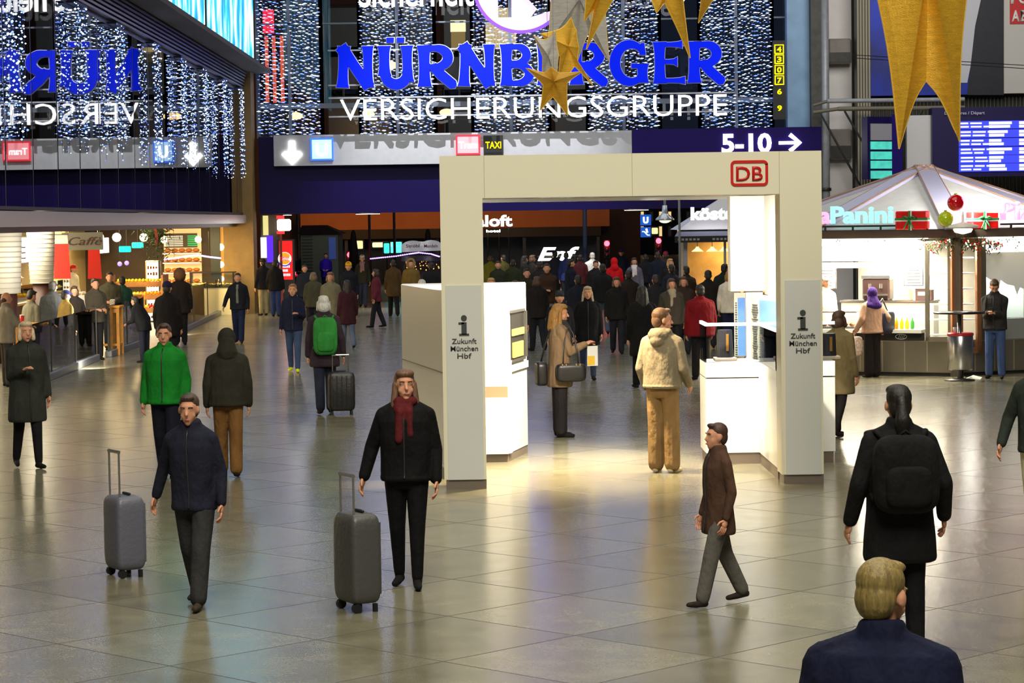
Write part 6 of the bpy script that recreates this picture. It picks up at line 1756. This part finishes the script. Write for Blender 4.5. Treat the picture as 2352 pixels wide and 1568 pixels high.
def bag_thing(name, label, cat, P, at, rz=0.0):
    return thing(name, label, cat, P.w(at), P.root.rotation_euler.z + R_(rz))
def backpack(P, label, col, w=.32, h=.46, d=.17, back=-.21, z=1.20):
    c = P.up((0, back, z))
    t = bag_thing('backpack', label, 'backpack', P, c)
    m = cloth(*col)
    MB().ball((0, 0, 0), (w / 2, d / 2, h / 2), 24, 16, .5).build('main_compartment', m, t, True)
    MB().ball((0, -d * .42, -h * .14), (w * .36, d * .24, h * .26), 18, 12, .5).build('front_pocket', m, t, True)
    s = MB()
    for x in (-1, 1): s.tube([(x * w * .28, d * .38, h * .42), (x * w * .38, d * .75, h * .52), (x * w * .42, d * 1.9, h * .46), (x * w * .42, d * 2.15, h * .2), (x * w * .45, d * 1.9, -.05), (x * w * .45, d * .45, -h * .34)], .018, 6)
    s.tube([(-.04, .02, h * .48), (0, .0, h * .55), (.04, .02, h * .48)], .01, 6)
    s.build('straps', m, t, True)
    return t
def suitcase(label, px, py, rz, col, w=.42, h=.62, d=.25, tilt=0.0, handle=.42, loc=None):
    g = Vector(loc) if loc is not None else ground(px, py)
    t = thing('trolley_suitcase', label, 'suitcase', g, R_(rz)); t.rotation_euler.x = R_(tilt)
    m = mat('suitcase %d %d %d' % col, srgb(*col), .45, bump=.2, bscale=30)
    MB().ball((0, 0, .06 + h / 2), (w / 2, d / 2, h / 2), 28, 18, .28).build('shell', m, t, True)
    r = MB()
    for i in range(5): r.box((-w * .36 + w * .18 * i, -d / 2 - .002, .06 + h / 2), (.018, .014, h * .8), bev=.004)
    r.build('ribs', m, t)
    MB().cyl((-w * .3, d * .3, h * .9), (-w * .3, d * .3, h + handle), .009, n=8).cyl((w * .3, d * .3, h * .9), (w * .3, d * .3, h + handle), .009, n=8).cyl((-w * .32, d * .3, h + handle), (w * .32, d * .3, h + handle), .014, n=8).build('pull_handle', STEEL, t)
    for sx in (-1, 1):
        MB().cyl((sx * w * .36 - .018, d * .3, .035), (sx * w * .36 + .018, d * .3, .035), .035, n=14).build('wheel', BLACK, t)
        MB().box((sx * w * .36, -d * .32, .03), (.03, .03, .06)).build('foot', BLACK, t)
    MB().box((0, -d * .1, .06 + h + .012), (.14, .025, .02), bev=.006).build('carry_handle', BLACK, t)
    return t

WALK_A = dict(legL=(22, 6), legR=(-16, 22)); WALK_B = dict(legL=(-14, 26), legR=(20, 4)); STRIDE = dict(legL=(12, 4), legR=(-9, 12))

# ---- foreground
p = person('person with short blond hair in a navy jacket seen from behind, nearest the viewer', 2026, 2455, 1.70, -16, top=(15, 19, 44), legs=(40, 42, 52), hair=(132, 112, 62), style='short', lod=0, head=(-20, -10), bulk=1.36, hem=.88, lean=8)
p = person('person with long dark hair in black knee coat carrying a black backpack, back turned', 2068, 1508, 1.75, 2, top=(16, 15, 16), legs=(14, 14, 16), hair=(24, 18, 14), style='pony', lod=0, hem=.62, bulk=1.16, hl=(-.32, .03, .86), hr=(.30, .05, .9), pants=.5, legL=(4, 2), legR=(-4, 4))
backpack(p, 'black backpack on the back of the person in the black knee coat', (18, 17, 18), .42, .50, .20)
p = person('woman in black with dark red scarf walking forward and pulling a grey suitcase', 938, 1347, 1.70, 176, top=(12, 11, 12), legs=(10, 10, 13), hair=(104, 74, 54), style='long', lod=0, hem=.86, scarf=(84, 24, 26), bulk=1.12, legL=(8, 2), legR=(-6, 8), pants=0, head=(14, 2), hr=(.36, -.02, .84))
hw = p.w(p.J['handR'])
suitcase('grey trolley suitcase pulled by the woman in black with the red scarf', 822, 1400, 118, (70, 70, 68), .38, .66, .24, 0, .34)
p = person('stooping person in dark olive hooded jacket and brown trousers walking away', 527, 1094, 1.66, 6, top=(40, 38, 30), legs=(112, 78, 40), hair=(30, 26, 20), style='short', lod=1, hem=.84, bulk=1.22, lean=12, head=(0, -34), hat=('hood', (40, 38, 30)), legL=(8, 2), legR=(-8, 6), pants=1.3)
p = person('person in a bright green jacket and dark trousers left of the stooping hooded person', 385, 1096, 1.74, 172, top=(18, 116, 34), legs=(20, 22, 34), hair=(70, 48, 36), style='short', lod=1, hem=.84, bulk=1.16, legL=(10, 4), legR=(-10, 10), head=(10, -4), splay=.12)
p = person('person in dark blue coat striding forward with grey suitcase before the green jacket', 452, 1392, 1.62, 168, top=(28, 30, 44), legs=(46, 46, 46), hair=(66, 50, 40), style='short', lod=1, hem=.80, bulk=1.0, legL=(16, 4), legR=(-14, 14), lean=6, head=(8, -6), hr=(.36, -.08, .86), shoe=(58, 50, 38))
suitcase('grey-violet trolley suitcase at the far left front of the floor', 288, 1322, 120, (92, 92, 104), .36, .60, .25, 0, .42)
p = person('fair-haired woman in a dark grey knee coat at the far left', 66, 1074, 1.74, 206, top=(44, 46, 42), legs=(18, 18, 20), hair=(196, 172, 140), style='bob', lod=1, hem=.56, bulk=1.12, pants=.1, legL=(12, 4), legR=(-10, 12), hr=(.10, .24, 1.18))
p = person('person in cream trousers cut off by the right photo edge', 2392, 1262, 1.74, 158, top=(38, 44, 38), legs=(206, 200, 160), hair=(50, 40, 30), lod=1, hem=.84, bulk=1.05, legL=(12, 3), legR=(-12, 12), hr=(.32, .10, .90))
p = person('short person in dark reddish-brown coat and grey-blue trousers before the showcase', 1652, 1388, 1.36, 112, top=(74, 52, 40), legs=(88, 84, 78), hair=(70, 44, 34), style='short', lod=1, hem=.70, bulk=.95, legL=(17, 3), legR=(-15, 12), splay=.10, shoe=(44, 38, 32))
# ---- inside the gate
p = person('blonde woman in a tan winter coat and dark scarf standing in profile inside the gate', 1287, 1003, 1.735, -82, top=(138, 112, 84), legs=(34, 30, 32), hair=(156, 112, 52), style='long', lod=0, hem=.66, scarf=(54, 52, 52), bulk=1.10, pants=1.5, hl=(-.07, .34, 1.20), hr=(.09, .33, 1.22), head=(-4, -6), shoe=(20, 18, 18))
t = bag_thing('handbag', 'black handbag with gold clasps hanging at the tan coat', 'handbag', p, p.up((.30, .10, .86)), 0)
BLK = mat('black leather', (.012, .011, .011), .35)
MB().ball((0, 0, 0), (.075, .20, .12), 22, 14, .45).build('bag_body', BLK, t, True)
b = MB()
for y in (-.12, -.07, .06, .11): b.box((.06, y, .10), (.03, .018, .03), bev=.004)
b.build('gold_clasps', mat('gold clasp', srgb(226, 190, 120), .25, .8), t)
MB().tube([(0, -.10, .11), (-.02, -.09, .28), (-.08, -.05, .50), (-.10, .0, .60), (-.09, .05, .5), (-.02, .09, .28), (0, .10, .11)], .010, 6).build('handle', BLK, t, True)
t = bag_thing('shoulder_bag', 'black shoulder bag on a long strap behind the tan coat', 'bag', p, p.up((.02, -.25, .84)), 0)
MB().ball((0, 0, 0), (.14, .075, .16), 22, 14, .4).build('bag_body', BLK, t, True)
MB().tube([(.0, 0, .14), (.0, .05, .35), (.02, .14, .6), (.05, .20, .68), (.05, .34, .62)], .013, 6).build('strap', BLK, t, True)
t = bag_thing('brochure', 'white and yellow brochure held by the blonde woman in the tan coat', 'brochure', p, (.02, .44, 1.06), 15)
MB().box((0, 0, 0), (.012, .15, .26)).build('sheet', WHITE_P, t)
MB().box((.0, -.02, -.06), (.016, .10, .12)).build('yellow_print', mat('yellow print', srgb(240, 190, 60), .5), t)
MAN = dict(top=(122, 112, 92), legs=(124, 98, 62))
p = person('man in a light grey-beige hooded jacket and khaki trousers looking right inside the gate', 1524, 1086, 1.835, -28, hair=(92, 62, 36), style='short', lod=0, hem=.90, bulk=1.14, hood='down', pants=1.7, hl=(-.24, .12, .90), hr=(.23, .17, .94), head=(-48, -4), shoe=(206, 190, 150), splay=.10, legL=(2, 2), legR=(4, 4), collar=True, **MAN)
p = person('person in a khaki coat and dark leggings between the gate and the pizza kiosk', 1928, 1003, 1.62, -40, top=(112, 98, 66), legs=(26, 22, 22), hair=(70, 44, 30), style='bob', lod=1, hem=.60, bulk=1.12, pants=.1, legL=(8, 2), legR=(-10, 14), shoe=(40, 20, 20))
# ---- at the pizza kiosk
p = person('woman in purple headscarf, beige quilted jacket and black skirt at the kiosk counter', 2004, 866, 1.56, 30, top=(168, 132, 108), legs=(26, 20, 18), hair=(40, 30, 26), style='none', lod=1, hem=.86, bulk=1.22, pants=2.2, hat=('headscarf', (54, 28, 96)), hl=(-.33, .10, .92), hr=(.34, .02, .95), shoe=(40, 24, 20))
t = bag_thing('shoulder_bag', 'dark blue bag on the right shoulder of the purple-scarfed woman', 'bag', p, p.up((.33, -.02, 1.06)), 10)
MB().ball((0, 0, 0), (.17, .09, .20), 20, 12, .4).build('bag_body', mat('dark blue leather', srgb(30, 28, 52), .5), t, True)
MB().tube([(-.1, 0, .18), (-.12, .02, .36), (-.06, .03, .42), (.05, .0, .18)], .012, 6).build('strap', BLK, t, True)
t = bag_thing('shopping_bag', 'pale pink flowered shopping bag in the left hand of the purple-scarfed woman', 'bag', p, (-.36, .10, .62), 0)
MB().ball((0, 0, 0), (.15, .08, .17), 18, 12, .45).build('bag_body', mat('flowered bag', srgb(216, 186, 168), .7, vary=.5, vscale=25), t, True)
MB().tube([(-.06, 0, .14), (-.02, 0, .28), (.02, 0, .28), (.06, 0, .14)], .008, 6).build('handle', BLK, t, True)
p = person('man in dark jacket and jeans looking at his phone beside the standing table', 2286, 869, 1.70, 158, top=(44, 42, 42), legs=(64, 82, 124), hair=(70, 48, 30), style='short', lod=1, hem=.86, bulk=1.14, lean=4, head=(14, -38), hl=(-.05, .30, 1.16), hr=(.06, .30, 1.18), splay=.17, legL=(3, 2), legR=(-3, 4))
backpack(p, 'black backpack with yellow straps on the man with the phone', (30, 28, 28), .30, .44, .16)
t = bag_thing('mobile_phone', 'dark mobile phone held by the man in jeans at the kiosk', 'phone', p, (0, .38, 1.20), 0)
MB().box((0, 0, 0), (.07, .012, .14), bev=.005).build('case', BLACK, t)
MB().box((0, -.007, 0), (.06, .002, .12)).build('screen', lamp_mat('phone screen', (.6, .7, 1), .8), t)
person('vendor in pale cap and apron inside the pizza kiosk hatch', 1930, 0, 1.68, 200, top=(222, 196, 170), legs=(60, 60, 60), hair=(60, 40, 30), lod=2, hat=('cap', (226, 214, 200)), loc=KC + EF @ Vector((.45, .78, .06)))
# ---- hall, left of the gate
p = person('grey-haired woman in dark plum coat with a green backpack, back turned', 748, 950, 1.76, 8, top=(46, 34, 42), legs=(30, 34, 50), hair=(190, 188, 180), style='bob', lod=1, hem=.70, bulk=1.10, legL=(-8, 10), legR=(8, 2), hr=(.28, .0, .86))
backpack(p, 'green backpack on the grey-haired woman in the plum coat', (44, 122, 50), .36, .56, .20, z=1.16)
suitcase('black trolley suitcase beside the grey-haired woman with the green backpack', 785, 952, 8, (26, 24, 26), .40, .58, .26, 0, .30)
person('person in navy jacket, jeans and neon-yellow shoes walking forward', 676, 854, 1.69, 178, top=(24, 28, 52), legs=(56, 72, 104), hair=(150, 100, 60), style='short', lod=1, hem=.82, pants=.3, shoe=(220, 230, 30), hl=(-.12, .28, 1.16), **STRIDE)
person('man in dark open jacket over a grey shirt walking forward before the deli counter', 549, 788, 1.68, 178, top=(24, 26, 34), legs=(26, 34, 60), hair=(70, 50, 36), lod=2, hem=.84, bulk=1.12, inner=(112, 112, 100), hr=(.34, .1, .92), **STRIDE)
person('person in black jacket and beige trousers beside the stone column', 606, 724, 1.74, 30, top=(24, 20, 26), legs=(150, 138, 104), hair=(40, 30, 22), lod=2, bulk=1.1, hat=('beanie', (40, 30, 24)))
person('person in black jacket and blue jeans in front of the red advertising pillar', 634, 727, 1.72, -10, top=(14, 14, 16), legs=(40, 52, 96), hair=(30, 24, 20), lod=2, bulk=1.14)
person('person in violet-blue jacket outside before the grey hut', 750, 684, 1.68, 180, top=(60, 24, 180), legs=(40, 34, 60), hair=(70, 50, 40), lod=2, bulk=1.1, hl=(-.1, .28, 1.1), hr=(.1, .28, 1.1))
person('person with yellow beanie in dark jacket and pale jeans walking forward', 803, 748, 1.75, 178, top=(22, 24, 32), legs=(120, 126, 140), hair=(50, 40, 30), lod=2, bulk=1.14, hat=('beanie', (224, 168, 20)), **STRIDE)
person('man with pale cap and striped scarf behind the yellow beanie', 834, 706, 1.75, 180, top=(44, 44, 34), legs=(44, 50, 70), hair=(60, 50, 40), lod=2, hat=('cap', (176, 176, 166)), scarf=(150, 110, 110), **STRIDE)
person('person in light beige coat behind the green backpack', 762, 792, 1.70, 170, top=(116, 108, 84), legs=(50, 48, 46), hair=(120, 84, 56), style='bob', lod=2, hem=.60, bulk=1.12, **STRIDE)
person('person in burgundy skirted coat between beige coat and cream gate', 800, 800, 1.55, 20, top=(60, 26, 34), legs=(90, 100, 124), hair=(40, 30, 28), style='long', lod=2, hem=.62, bulk=1.06, **STRIDE)
person('person in brown coat walking away left of the white cabinet', 905, 727, 1.70, 10, top=(74, 54, 28), legs=(24, 22, 24), hair=(40, 30, 20), lod=2, hem=.62, bulk=1.1, **STRIDE)
person('person in khaki parka with fur hood left of the white cabinet', 946, 732, 1.72, 180, top=(112, 88, 40), legs=(30, 28, 26), hair=(60, 40, 24), lod=2, hem=.66, bulk=1.18, hat=('furhood', (150, 122, 76)), **STRIDE)
person('white-haired person just left of the left gate pillar, behind the cabinet', 972, 842, 1.70, 10, top=(40, 38, 44), legs=(30, 30, 34), hair=(206, 200, 194), style='short', lod=2)
# ---- left shop
person('woman in dark jacket with brown fur hood back turned before the bakery', 416, 792, 1.76, 5, top=(30, 22, 18), legs=(22, 20, 22), hair=(76, 52, 34), style='bob', lod=2, hem=.74, bulk=1.2, hat=('furhood', (104, 70, 44)))
person('person in black coat with red-brown bag behind the green jacket', 388, 856, 1.74, -10, top=(20, 17, 17), legs=(24, 24, 30), hair=(36, 28, 22), lod=2, hem=.70, bulk=1.2, hat=('beanie', (28, 30, 60)))
person('person in black jacket bending near the pine table right of two men', 333, 832, 1.42, 60, top=(22, 22, 24), legs=(30, 32, 44), hair=(34, 26, 20), lod=2, lean=24, bulk=1.15, hl=(-.15, .42, 1.0))
person('bald man in striped grey jacket at the pine table by the left edge', 18, 888, 1.69, -60, top=(120, 112, 100), legs=(50, 46, 44), hair=(60, 44, 34), style='bald', lod=2, bulk=1.12, hl=(-.1, .4, 1.12), hr=(.12, .4, 1.12))
person('dark-haired man in grey-green jacket beside the bald man', 76, 866, 1.64, -40, top=(112, 108, 90), legs=(40, 40, 44), hair=(34, 26, 22), lod=2, bulk=1.14, head=(0, -20))
person('person in charcoal jacket, back turned, left of the paper bag', 122, 844, 1.74, -10, top=(44, 46, 48), legs=(36, 38, 46), hair=(28, 24, 22), lod=2, bulk=1.24, lean=8)
person('person in tan jacket with navy cap at the pine table', 154, 846, 1.56, -50, top=(132, 108, 56), legs=(60, 50, 40), hair=(40, 30, 24), lod=2, bulk=1.14, hat=('cap', (24, 30, 84)))
person('brown-haired person in dark clothes behind the navy cap', 174, 834, 1.60, 200, top=(40, 34, 30), legs=(30, 30, 34), hair=(64, 42, 28), style='bob', lod=2)
person('man in brown-grey jacket standing at the pine bar table', 222, 826, 1.72, 210, top=(66, 60, 50), legs=(30, 28, 30), hair=(44, 32, 24), lod=2, bulk=1.12, hl=(-.1, .3, 1.1), hr=(.1, .3, 1.1))
person('taller man in olive jacket standing at the pine bar table', 256, 804, 1.78, 190, top=(72, 68, 52), legs=(28, 30, 36), hair=(60, 42, 28), lod=2, bulk=1.14, hl=(-.1, .3, 1.1), hr=(.1, .3, 1.1))
person('person in dark green jacket between the olive jacket and the fruit stand', 284, 800, 1.66, 20, top=(34, 66, 52), legs=(36, 30, 30), hair=(40, 30, 20), lod=2, bulk=1.1)
person('vendor with red cap and white shirt behind the snack counter', 176, 0, 1.72, 240, top=(232, 222, 200), legs=(50, 46, 40), hair=(60, 40, 30), lod=2, hat=('cap', (214, 34, 30)), loc=(-11.95, 5480 * 11.95 / 959, 0))
person('person with white cap behind the dark-haired man in the snack shop', 50, 0, 1.62, 240, top=(206, 200, 190), legs=(50, 46, 40), hair=(60, 40, 30), lod=2, hat=('cap', (226, 222, 214)), loc=(-11.95, 5480 * 11.95 / 1085, 0))
# ---- crowd seen through the gate
person('woman with loose fair hair in black coat and jeans walking forward inside the gate', 1352, 872, 1.66, 180, top=(16, 15, 17), legs=(44, 54, 76), hair=(176, 152, 122), style='long', lod=1, hem=.66, bulk=1.1, pants=.3, **STRIDE)
person('person with dark beanie close behind the blonde woman in the tan coat', 1288, 876, 1.58, 180, top=(26, 26, 32), legs=(30, 34, 44), hair=(50, 40, 30), lod=2, bulk=1.15, hat=('beanie', (44, 50, 54)))
person('person with long black hair in black coat left of the beige hooded jacket', 1478, 892, 1.72, 10, top=(14, 13, 14), legs=(14, 14, 16), hair=(22, 18, 16), style='long', lod=2, hem=.56, bulk=1.14, **STRIDE)
person('person in large dark red jacket with orange scarf behind the beige hooded man', 1610, 872, 1.66, 14, top=(112, 10, 20), legs=(20, 18, 20), hair=(34, 26, 24), style='short', lod=1, hem=.80, bulk=1.42, scarf=(196, 64, 28), splay=.13)
person('man in brown jumper with rolled sleeves and grey jeans facing forward', 1258, 772, 1.76, 180, top=(58, 38, 26), legs=(116, 118, 128), hair=(60, 42, 34), lod=2, bulk=1.2, hl=(-.02, .28, 1.12), hr=(.02, .26, 1.12))
person('man in navy suit with pale shirt turned right in the crowd', 1312, 748, 1.78, -70, top=(20, 22, 36), legs=(24, 26, 38), hair=(30, 24, 20), lod=2, bulk=1.1, inner=(150, 156, 180), hem=.74)
person('person in white jacket over black trousers in the crowd under the tall pole', 1362, 708, 1.76, 10, top=(216, 212, 204), legs=(22, 22, 26), hair=(206, 200, 190), style='short', lod=2, bulk=1.25, hem=.92)
person('person in bright red hooded jacket walking away', 1412, 728, 1.70, 10, top=(200, 22, 30), legs=(120, 96, 64), hair=(40, 30, 26), lod=2, hat=('hood', (206, 18, 26)), hem=.80, bulk=1.15, **STRIDE)
person('person in black jacket and blue-grey jeans before the red hooded jacket', 1386, 768, 1.74, 5, top=(26, 26, 28), legs=(70, 82, 100), hair=(40, 32, 28), lod=2, bulk=1.14, **STRIDE)
person('person with blue cap behind the red hooded jacket', 1428, 690, 1.76, 180, top=(30, 34, 56), legs=(30, 30, 40), hair=(50, 40, 30), lod=2, hat=('cap', (40, 52, 130)))
person('person in grey jacket with white scarf right of the red hooded jacket', 1458, 728, 1.70, 180, top=(96, 92, 108), legs=(40, 40, 48), hair=(60, 44, 34), style='long', lod=2, scarf=(216, 206, 204))
person('person in dark blue jacket left of the coffee kiosk', 1512, 716, 1.80, 0, top=(26, 30, 44), legs=(26, 26, 32), hair=(56, 40, 34), lod=2, bulk=1.2)
person('blond person with pale fur collar beside the coffee kiosk', 1540, 732, 1.68, 200, top=(32, 26, 26), legs=(28, 26, 30), hair=(196, 154, 92), style='bob', lod=2, scarf=(206, 180, 130), bulk=1.1)
person('person in dark brown coat before the coffee kiosk', 1578, 770, 1.66, 20, top=(46, 34, 26), legs=(24, 22, 24), hair=(40, 30, 24), lod=2, bulk=1.25, hem=.66)
person('person in grey-brown jacket between the long black coat and the red jacket', 1544, 836, 1.66, 190, top=(62, 56, 48), legs=(26, 26, 30), hair=(70, 50, 40), style='bob', lod=2, bulk=1.2, scarf=(150, 140, 116))
person('person in black jacket leaning at the coffee kiosk counter', 1660, 774, 1.74, -30, top=(24, 30, 22), legs=(26, 26, 28), hair=(28, 22, 18), lod=2, bulk=1.2, lean=12)
person('person with white sleeves behind the bright post at the coffee kiosk', 1676, 800, 1.66, -10, top=(226, 214, 196), legs=(30, 34, 60), hair=(170, 120, 60), style='bob', lod=2, bulk=1.1)
person('fair woman whose head shows over the white cabinet', 1131, 836, 1.70, 180, top=(34, 34, 40), legs=(30, 30, 36), hair=(176, 130, 84), style='long', lod=2)
person('dark-haired person whose forehead shows over the white cabinet, right of the fair woman', 1186, 846, 1.68, 180, top=(30, 28, 30), legs=(30, 30, 36), hair=(60, 36, 26), style='short', lod=2)
person('dark-haired woman turned right beside another in the far crowd', 1206, 716, 1.72, -60, top=(26, 30, 24), legs=(26, 26, 30), hair=(38, 28, 22), style='long', lod=2)
person('brown-haired woman turned right in the far crowd', 1224, 712, 1.72, -60, top=(30, 26, 26), legs=(26, 26, 30), hair=(92, 62, 40), style='bob', lod=2)
person('person with dark cap before the slanting white lettering', 1276, 700, 1.78, 20, top=(30, 32, 46), legs=(26, 26, 30), hair=(30, 26, 22), lod=2, hat=('cap', (34, 30, 40)))
person('person in blue jacket before the slanting white lettering', 1302, 702, 1.74, -10, top=(34, 44, 92), legs=(26, 26, 30), hair=(30, 26, 22), lod=2)
person('person in dark red jacket left of the white jacket', 1334, 712, 1.72, 0, top=(70, 24, 28), legs=(26, 26, 30), hair=(30, 26, 22), lod=2)
person('person in olive jacket in the far crowd behind the cabinet', 1158, 706, 1.70, 40, top=(66, 60, 24), legs=(26, 26, 30), hair=(40, 32, 22), lod=2, bulk=1.15)
person('person in dark green jacket between olive jacket and dark-haired woman', 1180, 726, 1.66, 0, top=(40, 48, 26), legs=(26, 26, 30), hair=(30, 26, 22), lod=2, bulk=1.15)
person('person in yellow-green jacket at the gate edge in the far crowd', 1128, 704, 1.68, 0, top=(96, 92, 24), legs=(26, 26, 30), hair=(60, 48, 22), lod=2, bulk=1.15)
person('person in plum hat near the coffee kiosk awning', 1530, 700, 1.72, 0, top=(50, 30, 46), legs=(26, 26, 30), hair=(60, 48, 22), lod=2, hat=('beanie', (120, 30, 52)), bulk=1.15)
person('person in black jacket between white scarf and dark blue jacket', 1484, 706, 1.68, 0, top=(24, 22, 26), legs=(26, 26, 30), hair=(44, 30, 22), lod=2, bulk=1.2)
more = [(1236, 806, 1.62, 20, (30, 26, 26), 'brown-haired person in dark jacket behind the rolled-sleeve man', (70, 46, 32), 'bob'),
        (1212, 782, 1.70, 190, (44, 38, 26), 'person in dark olive jacket just right of the white cabinet', (40, 30, 22), 'short'),
        (1330, 806, 1.64, 10, (26, 28, 40), 'person in dark navy anorak left of the loose-haired woman', (34, 26, 22), 'short'),
        (1418, 812, 1.62, 180, (24, 22, 22), 'person in black jumper right of the blue-grey jeans', (84, 58, 40), 'bob'),
        (1446, 790, 1.68, 0, (38, 30, 26), 'person in dark brown anorak left of the long black coat', (40, 28, 22), 'short'),
        (1508, 812, 1.66, 10, (30, 30, 34), 'person in charcoal jacket right of the long black coat', (50, 36, 28), 'short'),
        (1572, 812, 1.62, 175, (52, 40, 34), 'person in brown anorak just left of the dark red jacket', (90, 64, 44), 'bob'),
        (1628, 800, 1.70, 0, (30, 26, 24), 'person in black jacket above the dark red jacket, before the kiosk', (36, 28, 24), 'short'),
        (1544, 766, 1.70, 20, (34, 36, 46), 'person in slate jacket below the pale fur collar', (40, 30, 24), 'short'),
        (1240, 740, 1.68, 0, (36, 30, 30), 'person in dark plum jacket behind the rolled-sleeve man', (44, 32, 26), 'short'),
        (1146, 738, 1.70, 180, (40, 44, 30), 'person in moss green anorak over the white cabinet', (60, 44, 30), 'short'),
        (866, 752, 1.58, 90, (92, 34, 48), 'person in burgundy jacket walking left before the market stall', (50, 36, 30), 'bob'),
        (992, 742, 1.70, 10, (26, 26, 30), 'person in black jacket at the left edge of the gate pillar', (40, 30, 24), 'short'),
        (702, 742, 1.66, 190, (30, 34, 44), 'person in dark slate jacket beside the parked car', (60, 44, 32), 'short'),
        (722, 770, 1.60, 0, (74, 70, 52), 'person in khaki anorak behind the navy jacket and jeans', (120, 96, 70), 'bob'),
        (1370, 736, 1.68, 180, (34, 30, 32), 'person in black anorak under the white jacket', (60, 46, 34), 'short')]
for (px, py, h, fc, col, lab, hc, st_) in more:
    person(lab, px, py, h, fc, top=col, legs=(30, 30, 38), hair=hc, style=st_, lod=2, bulk=1.14, hem=.78, **STRIDE)
flush_blobs()
flush_text()
